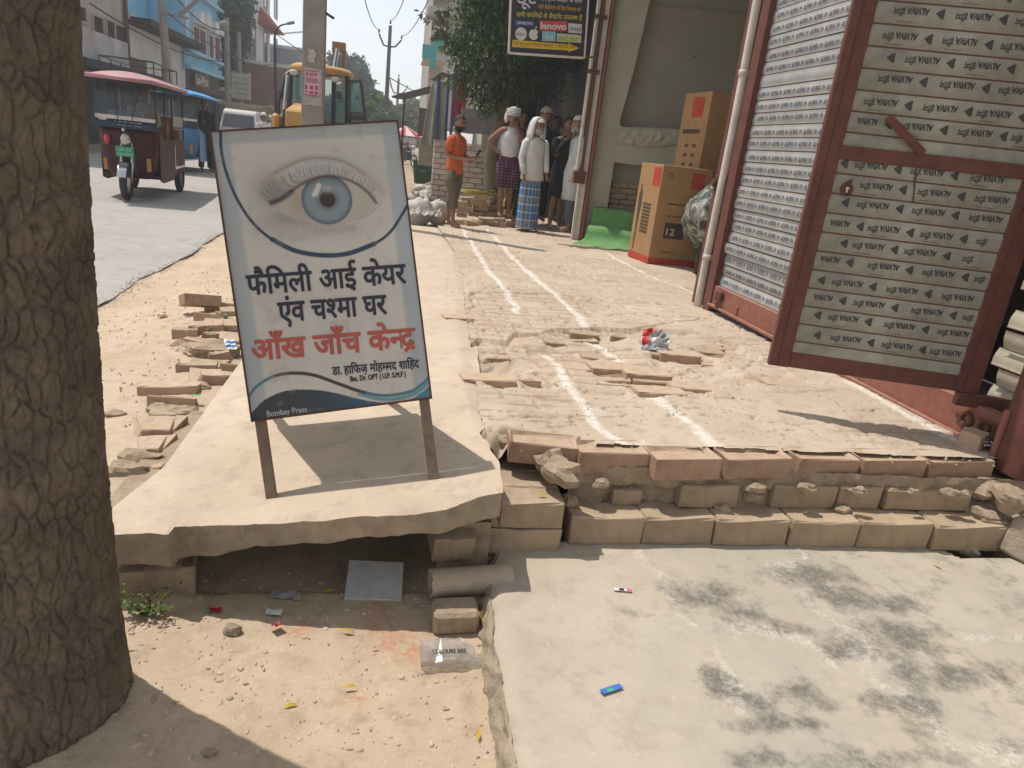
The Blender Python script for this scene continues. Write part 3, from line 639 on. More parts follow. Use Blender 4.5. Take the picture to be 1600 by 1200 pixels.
# grey-blue border
dl = U; dr = SW - U; dtp = SH - V
bw = .045
lay(.75 * (1 - sstep(bw - .006, bw + .006, dl)) , (.36, .40, .43)); lay(.75 * (1 - sstep(bw - .006, bw + .006, dr)), (.34, .39, .43)); lay(.7 * (1 - sstep(.028, .042, dtp)), (.34, .37, .39))
e0 = S2(513, 312)
PXM = 1.0 / ((Vector(S2(613, 308)) - Vector(S2(413, 316))).length / 200)  # px per metre on the board
def loc(px, py): return S2(px, py)
def curve(pts, n=60):
    P = [loc(*p) for p in pts]; P = [Vector((a, b)) for a, b in P]; out = []
    for i in range(len(P) - 1):
        p0 = P[max(i - 1, 0)]; p1 = P[i]; p2 = P[i + 1]; p3 = P[min(i + 2, len(P) - 1)]
        for k in range(8):
            t = k / 8; out.append(0.5 * ((2 * p1) + (p2 - p0) * t + (2 * p0 - 5 * p1 + 4 * p2 - p3) * t * t + (3 * p1 - p0 - 3 * p2 + p3) * t ** 3))
    out.append(P[-1]); return [(p.x, p.y) for p in out]
px1 = 1 / PXM
def stroke(pts, w, col, a=1.0, soft=0.8):
    d = dpoly(U, V, curve(pts) if len(pts) > 2 else [loc(*p) for p in pts]); lay(a * (1 - sstep(w * px1 - soft * px1, w * px1 + soft * px1, d)), col)
def blob(px, py, rx, ry, col, a, rot=0.0):
    c = loc(px, py); du = U - c[0]; dv = V - c[1]; cr, sr = math.cos(rot), math.sin(rot)
    q = ((du * cr + dv * sr) / (rx * px1)) ** 2 + ((-du * sr + dv * cr) / (ry * px1)) ** 2; lay(a * np.exp(-q), col)
blob(500, 312, 95, 62, (.44, .42, .39), .6); blob(505, 262, 75, 26, (.47, .47, .45), .8); blob(425, 300, 30, 26, (.22, .20, .19), .75); blob(440, 345, 40, 18, (.27, .25, .235), .6); blob(590, 290, 24, 30, (.40, .39, .37), .5)
blob(500, 362, 70, 10, (.36, .34, .31), .5)
# upper lid crease
stroke([(412, 288), (435, 266), (470, 250), (505, 247), (540, 254), (570, 273), (598, 300)], 4.5, (.33, .26, .23), .40, 4.5)
stroke([(430, 270), (470, 251), (505, 247), (540, 254), (570, 273)], 1.4, (.22, .14, .12), .5, 2.2)
# eyeball
lidU = [(436, 316), (452, 302), (470, 288), (490, 279), (512, 275), (535, 279), (555, 288), (575, 304), (583, 318)]
lidL = [(583, 318), (578, 330), (560, 342), (540, 350), (510, 354), (480, 350), (455, 340), (440, 328), (436, 316)]
ev = inpoly(U, V, curve(lidU) + curve(lidL)[1:]).astype(float); lay(ev, (.47, .425, .365))
c = loc(466, 318); q = ((U - c[0]) / (16 * px1)) ** 2 + ((V - c[1]) / (26 * px1)) ** 2; lay(ev * .5 * np.exp(-q), (.36, .25, .15))
c = loc(478, 318); q = ((U - c[0]) / (4 * px1)) ** 2 + ((V - c[1]) / (30 * px1)) ** 2; lay(ev * .35 * np.exp(-q), (.25, .2, .15))
# iris
ic = loc(511, 312); dr_ = np.hypot(U - ic[0], V - ic[1]) / px1; an = np.arctan2(V - ic[1], U - ic[0]); ir = (1 - sstep(38.5, 40.5, dr_)) * ev
lay(ir, (.20, .245, .275))
fib = 0.5 + 0.5 * np.sin(an * 46 + vnoise(U, V, 90, 3) * 7) * vnoise(an * 8, dr_ * .15, 1, 9); lay(ir * fib * .55 * sstep(10, 20, dr_), (.33, .37, .37))
lay(ir * .7 * sstep(30, 39.5, dr_), (.055, .075, .10)); lay(ir * .45 * sstep(.3, 1, (V - ic[1]) / (40 * px1)), (.05, .06, .08))
pc = loc(512, 312); dp_ = np.hypot(U - pc[0], V - pc[1]) / px1; lay(.4 * np.exp(-((dp_ - 15) / 4) ** 2) * ir, (.15, .09, .08)); lay((1 - sstep(11, 14, dp_)) * ir, (.045, .035, .03))
stroke([(498, 290), (493, 303)], 4.0, (.60, .60, .57), .95, 1.5); stroke([(494, 298), (490, 305)], 3.2, (.60, .60, .57), .8, 1.5); blob(511, 295, 8, 6, (.45, .47, .46), .6)
stroke([(424, 317), (440, 310), (455, 299), (475, 286), (495, 278), (515, 275), (540, 280), (560, 289), (577, 303), (588, 317)], 2.2, (.09, .06, .05), .85, 2.2)
stroke([(424, 317), (440, 311), (455, 300)], 4.0, (.07, .045, .04), .8, 3.0)
stroke([(586, 320), (580, 332), (560, 343)], 1.0, (.25, .22, .2), .6, 1.5); stroke([(583, 330), (595, 318), (588, 305)], 1.0, (.36, .3, .27), .5, 1.5)
rl = random.Random(4)
for k in range(96):   # upper lashes
    t = k / 95; i = min(int(t * 8), 7); a = Vector(lidU[i]).lerp(Vector(lidU[i + 1]), t * 8 - i); L_ = 34 - 24 * min(1, t * 1.5) + rl.uniform(-4, 4) + (4 if t > .55 else 0)
    if t > .93: L_ *= .5
    an_ = math.radians((176 - 95 * t if t < .4 else 138 - 122 * (t - .4)) + rl.uniform(-9, 9)); a = a + Vector((rl.uniform(-1, 1), -1))
    m_ = a + Vector((math.cos(an_), -math.sin(an_))) * L_ * .55 + Vector((0, 2.5)); b = a + Vector((math.cos(an_ - .25), -math.sin(an_ - .25))) * L_
    stroke([tuple(a), tuple(m_), tuple(b)], .40, (.12, .095, .085), .62, .8)
for k in range(46):   # lower lashes
    t = k / 45; x = 434 + 120 * t; y = 333 + 22 * math.sin(min(1, t * 1.15) * PI * .62) - 2; an_ = math.radians(215 + 62 * t + rl.uniform(-9, 9)); L_ = 11 + rl.uniform(-3, 3)
    stroke([(x, y), (x + math.cos(an_) * L_, y - math.sin(an_) * L_)], .45, (.18, .15, .13), .5, .8)
# navy arc, waves
stroke([(345, 206), (346, 235), (354, 270), (370, 310), (395, 348), (425, 374), (462, 392), (505, 399), (545, 396), (585, 381), (612, 360), (636, 322)], 2.3, (.035, .06, .10), 1.0, .8)
stroke([(425, 374), (462, 392), (505, 399), (545, 396), (585, 381)], 3.8, (.035, .06, .10), 1.0, .8)
w1 = curve([(388, 655), (398, 640), (418, 622), (450, 610), (490, 609), (525, 614), (560, 623), (600, 629), (640, 624), (668, 605), (700, 560)]); wv = inpoly(U, V, w1 + [(SW + .05, SB - .1), (-.1, SB - .1)]).astype(float)
tcol = sstep(.35, .72, U / SW)[..., None]; ca = np.array([.045, .055, .065]) * (1 - tcol) + np.array([.045, .12, .22]) * tcol; t2 = sstep(.8, 1, U / SW)[..., None]; ca = ca * (1 - t2) + np.array([.07, .23, .31]) * t2
C = C * (1 - wv[..., None]) + ca * wv[..., None]
def stroke2(pts, w0, w1_, cf):
    P = curve(pts)
    n = len(P)
    for i in range(n - 1):
        t = i / (n - 1); w = w0 + (w1_ - w0) * math.sin(PI * t); d = dpoly(U, V, [P[i], P[i + 1]]); lay(1 - sstep((w - .7) * px1, (w + .7) * px1, d), cf(t))
stroke2([(388, 622), (400, 605), (425, 589), (455, 583), (490, 586), (530, 600), (565, 612), (600, 618), (640, 612), (662, 598), (674, 582)], 1.8, 2.8, lambda t: (.07, .20, .28) if t < .22 else ((.055, .045, .04) if t < .62 else (.07, .20, .26)))
stroke2([(560, 616), (600, 624), (640, 618), (664, 602), (676, 584)], 2.0, 3.2, lambda t: (.16, .32, .36))
Cn = 1 + (fbm(U, V, 9, 4, 3) - .5) * .10; C = C * Cn[..., None]; stn = fbm(U, V, 28, 3, 9); lay(.22 * sstep(.66, .8, stn), (.30, .26, .21))
Yb = 0.006 * np.sin(PI * (V - SB) / (SH - SB)) * np.sin(PI * U / SW) + (fbm(U, V, 6, 2, 4) - .5) * .002
m_print = bpy.data.materials.new('printed_flex'); m_print.use_nodes = True; nn = m_print.node_tree.nodes; bb_ = nn['Principled BSDF']; at_ = nn.new('ShaderNodeAttribute'); at_.attribute_name = 'print'
m_print.node_tree.links.new(at_.outputs['Color'], bb_.inputs['Base Color']); bb_.inputs['Roughness'].default_value = .5; bb_.inputs['Specular IOR Level'].default_value = .4
pn = grid_obj('printed_panel', U, -0.002 - Yb * 0.0, V, m_print, None, {'print': C}, sign)
M_ink = plain('dark_navy_print', (.03, .033, .05), .5); M_inkr = plain('red_print', (.46, .10, .075), .5); M_inkw = plain('pale_print', (.45, .45, .44), .5)
def sign_text(parts, a, b, hgt, m, bold, nm='lettering', dy=0):
    A = Vector(loc(*a)); B = Vector(loc(*b)); ux = (B - A); w = ux.length; ux.normalize(); uy = Vector((-ux.y, ux.x)); q = MB()
    VF = deva(parts) if isinstance(parts, list) else text_mesh(parts)
    put_text(q, VF, (A.x, -.0035, A.y), (ux.x, 0, ux.y), (uy.x, 0, uy.y), (0, -1, 0), height=hgt, width=w, bold=bold); return q.build(nm, m, sign)
sign_text(['फै', 'िमली', ' ', 'आई', ' ', 'केयर'], (388, 461), (635, 442), .086, M_ink, .0020)
sign_text(['एंव', ' ', 'च', ('h', 'श', .70), 'मा', ' ', 'घर'], (437, 503), (605, 490), .086, M_ink, .0020)
sign_text(['आँख', ' ', 'जाँच', ' ', 'के', ('h', 'न', .70), 'द', 'RA'], (396, 563), (650, 542), .088, M_inkr, .0025)
sign_text(['डा.', ' ', 'हा', 'िफज़', ' ', 'मोह', ('h', 'म', .74), 'मद', ' ', 'शा', 'िहद'], (520, 586), (655, 574), .036, M_ink, .0008)
sign_text('Bsc. Dr. OPT ( U.P. S.M.F )', (548, 596), (634, 588), .022, M_ink, .0008)
sign_text('Bombay Press', (418, 651), (480, 643), .024, M_inkw, .0005)
q = MB()   # frame: two long legs on each side, rails
for x in (.012, SW - .012): q.bb(x - .0155, x + .0155, .002, .024, SB + 0.0, SH - .004)
q.bb(.03, SW - .03, .002, .022, SH - .04, SH - .008); q.bb(.03, SW - .03, .002, .022, SB + .006, SB + .03); q.build('panel_frame', M_wood, sign, bevel=.002)
q = MB(); q.bb(.004, .034, 0, .024, -.004, SB - .001); q.build('leg', M_wood, sign, bevel=.002)
q = MB(); q.bb(SW - .034, SW - .004, 0, .024, -.055, SB - .001); q.build('leg', M_wood, sign, bevel=.002)
for x0, x1 in ((-.005, .0), (SW, SW + .005)):
    q = MB(); q.bb(x0, x1, -.006, .024, SB - .004, SH); q.build('edge_strip', M_redtrim, sign)
q = MB(); q.bb(-.004, SW + .004, -.006, .004, SB - .006, SB - .0005); q.build('edge_strip', M_redtrim, sign); q = MB(); q.bb(-.004, SW + .004, -.006, .022, SH + .0005, SH + .004); q.build('edge_strip', M_redtrim, sign)
q = MB(); q.bb(-.004, SW + .004, .0245, .056, SH - .03, SH + .0035); q.build('light_gap_cap', M_wood, sign)  # cap added along the top to stop light leaking into the board's shadow
# rear leaf leaning back
Minv = M4.inverted()
def back_pt(x, s_):   # from top edge down to a foot behind
    top = M4 @ Vector((x, .03, SH - .03)); dirx = M4.to_3x3() @ Vector((1, 0, 0)); foot = Vector((top.x + .06 + 0.0, top.y + .42, 0)); foot.z = slab_z(foot.x, foot.y); return Minv @ (top.lerp(foot, s_))
for x in (.03, SW - .03):
    q = MB(); q.bar(back_pt(x, .76), back_pt(x, 1.0), .03, .022, up=(0, 1, 0)); q.build('rear_leg', M_wood, sign)
    q = MB(); q.bar(back_pt(x, 0), back_pt(x, .755), .03, .022, up=(0, 1, 0)); q.build('rear_rail', M_wood, sign)
q = MB(); A, B, C_, D_ = back_pt(.0, 0), back_pt(SW, 0), back_pt(SW, .76), back_pt(.0, .76); n_ = (B - A).cross(D_ - A).normalized() * .012
q.add([A + n_, B + n_, C_ + n_, D_ + n_, A + n_ * 1.3, B + n_ * 1.3, C_ + n_ * 1.3, D_ + n_ * 1.3], [(0, 1, 2, 3), (7, 6, 5, 4), (0, 4, 5, 1), (1, 5, 6, 2), (2, 6, 7, 3), (3, 7, 4, 0)]); q.build('rear_panel', mat('flex_back', (.5, .5, .48), .6, .08), sign)

# ================================================================== TREE at the left edge
M_bark = mat('bark', (.105, .082, .064), .95, .4, 9, .9, 60, col2=(.215, .17, .13))
def leaf_mat(name, ca, cb):
    m = bpy.data.materials.new(name); m.use_nodes = True; N = m.node_tree.nodes; L = m.node_tree.links; b = N['Principled BSDF']; g = N.new('ShaderNodeNewGeometry'); x = N.new('ShaderNodeMix'); x.data_type = 'RGBA'
    x.inputs['A'].default_value = (*ca, 1); x.inputs['B'].default_value = (*cb, 1); L.new(g.outputs['Random Per Island'], x.inputs['Factor']); L.new(x.outputs['Result'], b.inputs['Base Color']); b.inputs['Roughness'].default_value = .55; b.inputs['Specular IOR Level'].default_value = .3
    t = N.new('ShaderNodeBsdfTranslucent'); L.new(x.outputs['Result'], t.inputs['Color']); s = N.new('ShaderNodeMixShader'); s.inputs[0].default_value = .3; L.new(b.outputs[0], s.inputs[1]); L.new(t.outputs[0], s.inputs[2]); L.new(s.outputs[0], N['Material Output'].inputs[0]); return m
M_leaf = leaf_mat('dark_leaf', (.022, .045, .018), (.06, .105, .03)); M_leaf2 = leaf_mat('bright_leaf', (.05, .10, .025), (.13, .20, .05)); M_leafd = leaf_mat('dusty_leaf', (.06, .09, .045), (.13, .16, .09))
M_leafy = leaf_mat('yellow_leaf', (.45, .30, .04), (.62, .45, .08))
def leaves(name, blobs, n, ln, wd, m, parent, seed=1, droop=.3, shell=.6):
    r = np.random.RandomState(seed); vol = np.array([b[1][0] * b[1][1] * b[1][2] for b in blobs]) ** .8; pick = r.choice(len(blobs), n, p=vol / vol.sum())
    c = np.array([b[0] for b in blobs])[pick]; rad = np.array([b[1] for b in blobs])[pick]
    d = r.normal(size=(n, 3)); d /= np.linalg.norm(d, axis=1)[:, None]; rr_ = (shell + (1 - shell) * r.rand(n)) ** 1.0 * (1 + .12 * r.normal(size=n)); p = c + d * rad * rr_[:, None]
    a = r.normal(size=(n, 3)); a[:, 2] -= droop * 2; a /= np.linalg.norm(a, axis=1)[:, None]; b2 = np.cross(a, r.normal(size=(n, 3))); b2 /= np.linalg.norm(b2, axis=1)[:, None]
    l = ln * (.6 + .8 * r.rand(n))[:, None]; w = wd * (.6 + .8 * r.rand(n))[:, None]; nn_ = np.cross(a, b2)
    v = np.stack([p - a * l * .5, p + b2 * w * .5 + nn_ * w * .15, p + a * l * .5, p - b2 * w * .5 + nn_ * w * .15], 1).reshape(-1, 3)
    me = bpy.data.meshes.new(name); me.vertices.add(n * 4); me.vertices.foreach_set('co', v.astype(np.float32).ravel()); me.loops.add(n * 4); me.loops.foreach_set('vertex_index', np.arange(n * 4, dtype=np.int32)); me.polygons.add(n); me.polygons.foreach_set('loop_start', np.arange(0, n * 4, 4, dtype=np.int32))
    me.update(calc_edges=True); me.materials.append(m); o = bpy.data.objects.new(name, me); COL.objects.link(o); o.parent = parent; return o
# trunk heightfield with cracked bark plates
bR = GZ(203, 1070, PZ); bc = Vector((bR.x - .185, bR.y - .05, PZ))
tree = empty('street_tree', bc, 0, 'big dark tree trunk with cracked bark at the left edge of the picture', 'tree')
nth, nz_ = 420, 560
TH, ZZ = np.meshgrid(np.linspace(PI / 2, PI / 2 + 2 * PI, nth), np.concatenate([np.linspace(-.06, 1.75, nz_ - 40), np.linspace(1.8, 4.2, 40)]))
prof = lambda z: .168 + .028 * np.exp(-(np.maximum(z, 0)) / .30) - .006 * z + .02 * np.exp(-((z - .9) / .25) ** 2) * 0
R = prof(ZZ) * (1 + .07 * np.sin(3 * TH + 1.0 + ZZ * .8) * np.exp(-ZZ / 1.2) + .05 * (fbm(np.cos(TH) * 2, np.sin(TH) * 2 + ZZ * 1.5, 1.6, 3, 3) - .5))
cu, cv = TH * prof(.8) * 1.0, ZZ
wx = cu + .030 * (fbm(cu, cv, 16, 3, 1) - .5); wy = cv * .42 + .035 * (fbm(cu, cv, 14, 3, 6) - .5)
def cellc(x, y, sc, seed):
    x = x * sc; y = y * sc; xi = np.floor(x); yi = np.floor(y); f1 = np.full(x.shape, 9.0); f2 = np.full(x.shape, 9.0)
    for i in (-1, 0, 1):
        for j in (-1, 0, 1):
            cx_2 = xi + i; cy_2 = yi + j; n_ = (cx_2.astype(np.int64) * 374761393 + cy_2.astype(np.int64) * 668265263 + seed * 7919) & 0x7fffffff; n_ = ((n_ ^ (n_ >> 13)) * 1274126177) & 0x7fffffff
            d = np.hypot(cx_2 + (n_ & 1023) / 1024 - x, cy_2 + ((n_ >> 10) & 1023) / 1024 - y); f2 = np.minimum(f2, np.maximum(f1, d)); f1 = np.minimum(f1, d)
    return f2 - f1
cr = cellc(wx, wy, 40, 5); cr2 = cellc(wx + 3, wy * 1.6, 62, 8)
R = R - .0062 * (1 - sstep(0.02, .22, cr)) - .003 * (1 - sstep(0, .2, cr2)) + .006 * (fbm(cu, cv, 34, 3, 9) - .5)
for (a_, z_, r_) in [(4.6, .78, .03), (5.4, .62, .025), (4.4, 1.25, .035), (5.6, 1.1, .02)]:
    q = ((TH - a_) * .12 / r_) ** 2 + ((ZZ - z_) / r_) ** 2; R += .012 * np.exp(-q) * (1 - 1.6 * np.exp(-q * 4))
lean = lambda z: .034 * z
Xt = R * np.cos(TH) + lean(ZZ) - .01; Yt = R * np.sin(TH) + .0 * ZZ
tr = grid_obj('trunk', Xt, Yt, ZZ, M_bark, None, None, tree)
r_ = random.Random(2); q = MB()
for k in range(7):
    a = k * .9 + r_.random() * .4; p0 = Vector((-.045 * 3.6, 0, 3.9 + .12 * k)); p1 = p0 + Vector((math.cos(a) * .4, math.sin(a) * .4 - .2, 1.6)); p2 = p0 + Vector((math.cos(a) * .9 - .3, math.sin(a) * .9 - .5, 3.4 + r_.random())); q.tube([p0, p1, p2], [.06, .04, .02], 6)
q.build('branch', M_bark, tree, smooth=True)
leaves('crown', [((math.cos(k) * .7 - .4, math.sin(k) * .7 - .7, 7.6 + .5 * math.sin(k * 2)), (.7, .7, .55)) for k in range(7)] + [((-.4, -.7, 8.2), (.9, .9, .6))], 9000, .11, .045, M_leaf, tree, 3)

# ================================================================== edging bricks left of the slab
gset = 'row of dusty bricks edging the slab'
for k in range(24):
    rr3 = random.Random(k + 300); yy = rr3.uniform(2.1, 5.6); xx3 = rr3.gauss(-.86, .11) - .02 * (yy - 2); rock('edging_rubble', (xx3, yy, earth_h(xx3, yy) + .004), rr3.uniform(.018, .045), k, M_bed, (1.5, 1, .6), eg)
edge_bricks = [(228, 712, .05, .0), (240, 678, .06, .02), (248, 648, .07, .03), (262, 628, .1, .0), (270, 605, .08, .02), (266, 590, .2, .01), (330, 572, .3, .02), (345, 540, .5, .02), (318, 560, .1, 0), (340, 515, .3, .0), (322, 500, .15, .015), (300, 520, -.3, .01), (352, 498, .1, .01), (330, 484, .1, .0),
               (362, 520, .3, 0), (368, 560, .2, 0), (310, 540, .2, -.005), (345, 466, .2, .0), (362, 478, .2, .0), (225, 752, .02, -.025), (290, 508, .1, 0)]
rb = random.Random(8)
for i, (px, py, rz, dz) in enumerate(edge_bricks):
    p = GZ(px, py, .15); gz_ = slab_z(-.68, p.y) + dz - .035
    p = GZ(px, py, slab_z(-.68, p.y) + dz)
    put_brick((p.x, p.y, gz_ - .028 + (.012 if i > 6 else 0)), rb.choice([.13, .18, .23]), rb.uniform(.10, .14), .07, rz + rb.uniform(-.16, .16), rb.uniform(-.16, .08), rb.uniform(-.10, .14), src=rb.choice(BR[1::2] + BRb + BRch), parent=eg)
bt = put_brick((0, 0, 0), .22, .11, .07, .55, -.35, .1, src=BRs[0], name='loose_brick'); p = GZ(312, 476, .16); bt.location = (p.x, p.y + .02, p.z + .02); tag(bt, 'tilted brick leaning on the far end of the brick edging left of the eye sign', 'brick')
rk = rock('rubble_stone', (0, 0, 0), .09, 5, M_bed, (1.3, .9, .5)); p = GZ(325, 545, .16); rk.location = (p.x + .02, p.y, p.z - .0); tag(rk, 'large flat rubble stone in the brick edging beside the eye sign', 'stone')
def weed(name, c, n, h, seed, label, m=M_leaf2, grp=None):
    t = empty(name, c, 0, label, 'weed', grp); r = random.Random(seed); st_ = MB(); lf = MB()
    for k in range(n):
        a = r.random() * 6.28; L_ = h * r.uniform(.5, 1.2); e = Vector((math.cos(a) * L_ * .8, math.sin(a) * L_ * .5, L_ * r.uniform(.25, .9))); st_.tube([(0, 0, 0), e * .5 + Vector((0, 0, L_ * .2)), e], [.0015, .001, .0006], 4, False)
        for j in range(5):
            p = e * (.3 + .17 * j) + Vector((r.uniform(-1, 1), r.uniform(-1, 1), r.uniform(0, 1.5))) * .008; l = r.uniform(.007, .016); b = r.random() * 6.28; d = Vector((math.cos(b), math.sin(b), r.uniform(-.2, .6))); w = d.cross(Vector((0, 0, 1))) * .35
            lf.add([p, p + d * l * .5 + w * l, p + d * l, p + d * l * .5 - w * l], [(0, 1, 2, 3)])
    st_.build('stem', mat('dry_stem', (.22, .17, .08), .9, .2), t); lf.build('leaf_cluster', m, t)
    return t
p = GZ(232, 968, PZ); weed('weed', (p.x, p.y, PZ + .01), 40, .09, 1, 'straggly green weed growing between the tree trunk and the pit wall')
p = GZ(325, 520, .15); weed('weed', p, 10, .05, 2, 'low tuft of grass among the edging bricks, nearer to the road'); p = GZ(345, 548, .15); weed('weed', p, 10, .04, 3, 'small tuft of grass beside the large flat stone in the brick edging'); p = GZ(352, 498, .15); weed('weed', p, 9, .05, 4, 'far tuft of grass at the end of the brick edging by the sign')

# ================================================================== things in the pit
def slabbox(name, c, d, rz, m, label, cat, rx=0, ry=0, bev=.006):
    q = MB(); q.box((0, 0, 0), d); o = q.build(name, m, None, bevel=bev); o.location = c; o.rotation_euler = (rx, ry, rz); return tag(o, label, cat)
p = GZ(228, 930, -.06); blk = slabbox('brick_ledge', (p.x + .02, p.y + .06, PZ + .04), (.20, .15, .10), .2, M_bed, 'earthy brick ledge under the left end of the slab, behind the weed', 'brick'); p = GZ(255, 905, -.02)
pt = slabbox('broken_tile', (p.x, p.y + .03, PZ + .10), (.10, .11, .018), .1, mat('dull_tile', (.20, .16, .13), .9, .2, dust=.2), 'small broken tile on the ledge under the slab', 'tile', .25)
def crumple(name, c, w, h, rz, m, label, cat, amp=.01, n=7, tilt=0.0, seed=1, cols=None):
    q = MB(); vs = []; fs = []; r = random.Random(seed)
    for j in range(n):
        for i in range(n):
            x = (i / (n - 1) - .5) * w; y = (j / (n - 1) - .5) * h; z = amp * (mnoise.noise(Vector((x * 40 + seed, y * 40, seed))) + .6); vs.append((x + r.uniform(-1, 1) * w * .02, y + r.uniform(-1, 1) * h * .02, max(z, .001)))
    for j in range(n - 1):
        for i in range(n - 1): fs.append((j * n + i, j * n + i + 1, (j + 1) * n + i + 1, (j + 1) * n + i))
    q.add(vs, fs)
    if cols: q.m = [cols(i % (n - 1), i // (n - 1), n - 1) for i in range(len(fs))]
    o = q.build(name, m, None, smooth=False); o.location = c; o.rotation_euler = (tilt, 0, rz); return tag(o, label, cat)
M_pink = plain('pink_foil', (.6, .12, .25), .35); M_yel = plain('yellow_foil', (.62, .5, .06), .35); M_wht = plain('white_foil', (.62, .62, .6), .35); M_blu = plain('blue_foil', (.05, .16, .5), .3); M_grn = plain('green_foil', (.08, .35, .15), .35); M_red = plain('red_foil', (.45, .03, .03), .35); M_gry = plain('grey_plastic', (.34, .34, .34), .35); M_blk = plain('black_plastic', (.02, .02, .025), .4)
p = GZ(250, 905, .0); crumple('wrapper', (p.x, p.y + .015, PZ + .115), .035, .05, -.3, [M_pink, M_yel, M_wht], 'pink and yellow sachet lying on the broken tile under the slab', 'wrapper', .004, 6, .25, 3, lambda i, j, n: 2 if j == 0 else (1 if j < 2 else 0))
p = GZ(447, 932, PZ); crumple('wrapper', (p.x, p.y, PZ + .002), .085, .035, -.15, [M_gry], 'grey dusty plastic wrapper in the shade under the slab', 'wrapper', .008, 8, 0, 5)
p = GZ(428, 959, PZ); crumple('paper_scrap', (p.x, p.y, PZ + .004), .045, .022, -.2, [M_wht], 'small white torn paper scrap at the edge of the slab shadow', 'paper scrap', .005, 6, 0, 6)
p = GZ(432, 983, PZ); crumple('wrapper', (p.x, p.y, PZ + .006), .03, .026, .7, [M_red, M_blk], 'tiny crumpled dark red wrapper in the sun before the slab shadow', 'wrapper', .016, 6, 0, 7, lambda i, j, n: (i + j) % 2)
p = GZ(334, 956, PZ); crumple('wrapper', (p.x, p.y, PZ + .004), .04, .02, .2, [M_red, M_grn], 'dull red and green wrapper in the slab shadow beside the ledge', 'wrapper', .006, 6, 0, 17, lambda i, j, n: int(i < 1))
p = GZ(585, 920, PZ); q = MB(); q.box((0, 0, 0), (.17, .145, .012)); bd = q.build('polystyrene_board', mat('foam_board', (.46, .45, .43), .8, .12, 30, .4, 90), None, bevel=.002); bd.location = (p.x, p.y + .01, PZ + .022); bd.rotation_euler = (.30, .03, -.03); tag(bd, 'square white polystyrene board lying in the shade under the slab', 'foam board')
p = GZ(362, 993, PZ); st_ = rock('pebble_stone', (p.x, p.y + .01, PZ + .012), .024, 3, mat('stone_grey', (.22, .18, .14), .9, .25, dust=.3), (1, .8, .7), None, .3); tag(st_, 'round brown stone on the sunlit earth in front of the slab', 'stone')
p = GZ(327, 1187, PZ); st_ = rock('pebble_stone', (p.x, p.y + .01, PZ + .01), .012, 9, mat('stone_grey', (.22, .18, .14), .9, .25, dust=.3), (1.2, .8, .8), None, .4); tag(st_, 'little dark stone at the bottom edge beside the tree shadow', 'stone')
for i, (px, py, rz, lb) in enumerate([(546, 1075, .1, 'yellow dry leaf lying alone in the middle of the lower left earth'), (453, 1105, .2, 'yellow dry leaf nearest to the tree shadow on the earth'), (747, 1150, 1.5, 'yellow dry leaf upright beside the side face of the cement floor, near the bottom'), (543, 987, -.2, 'small yellow leaf just in front of the slab shadow'),
                                      (512, 926, .2, 'yellow leaf in the slab shadow left of the foam board'), (1463, 882, 1.9, 'yellow leaf on the stained cement floor near the hole'), (846, 773, -.2, 'orange leaf on top of the two course brick step')]):
    z = PZ + .002 if py > 900 or px == 512 else .03
    if px == 846: z = .205
    p = GZ(px, py, z); q = MB(); q.add([(-.02, 0, 0), (-.006, .006, .003), (.008, .005, .004), (.022, 0, .001), (.008, -.005, .004), (-.006, -.006, .003)], [(0, 1, 2, 3, 4, 5)]); q.add([(-.03, -.0006, .001), (-.03, .0006, .001), (-.018, .0006, .001), (-.018, -.0006, .001)], [(0, 1, 2, 3)])
    o = q.build('fallen_leaf', M_leafy); o.location = (p.x, p.y, z + .004); o.rotation_euler = (.1, .1, rz); o.scale = (.9,) * 3; tag(o, lb, 'leaf')
# broken cement pipe
A = GZ(673, 922, .005); B = GZ(772, 920, .005); B = Vector((B.x + .06, B.y + .02, B.z)); q = MB(); n = 22; ax_ = (B - A); L_ = ax_.length; R0, R1 = .043, .034; vs = []
for (x, R_) in [(0, R1), (-.000, R0), (L_, R0), (L_, R1)]:
    for j in range(n):
        a = 2 * PI * j / n; vs.append((x + (.006 * mnoise.noise(Vector((j * .7, x, 1))) if x < .01 else 0), R_ * math.cos(a), R_ * math.sin(a)))
fs = [(i * n + j, i * n + (j + 1) % n, ((i + 1) % 4) * n + (j + 1) % n, ((i + 1) % 4) * n + j) for i in range(4) for j in range(n)]
q.add(vs, fs); o = q.build('drain_pipe', mat('pipe_cement', (.40, .335, .25), .9, .25, 14, .4, 60, dust=.5), smooth=False); o.location = (A.x, A.y + .035, A.z); o.rotation_euler = (0, 0, math.atan2(ax_.y, ax_.x)); tag(o, 'short broken cement drain pipe sticking out beside the cement floor', 'pipe')
for i, (px, py, z, d, rz) in enumerate([(712, 972, -.03, (.13, .09, .07), .05)]):
    p = GZ(px, py, z); slabbox('pit_brick', (p.x, p.y + .03, PZ + .03), d, rz, M_bed, 'dust covered brick under the broken drain pipe', 'brick', bev=.01)
p = GZ(712, 866, .07); ba = put_brick((p.x - .01, p.y + .07, .085), .13, .11, .10, .1, .3, 0, src=BRb[0], name='wedge_brick'); tag(ba, 'brick wedged upright behind the pipe under the right end of the slab', 'brick')
p = GZ(735, 830, .10); cl = crumple('cloth_scrap', (p.x + .01, p.y + .0, .15), .14, .15, .2, [mat('dark_rag', (.06, .05, .045), .9, .2)], 'dark rag hanging from the right end of the slab', 'rag', .03, 9, -1.3, 11)
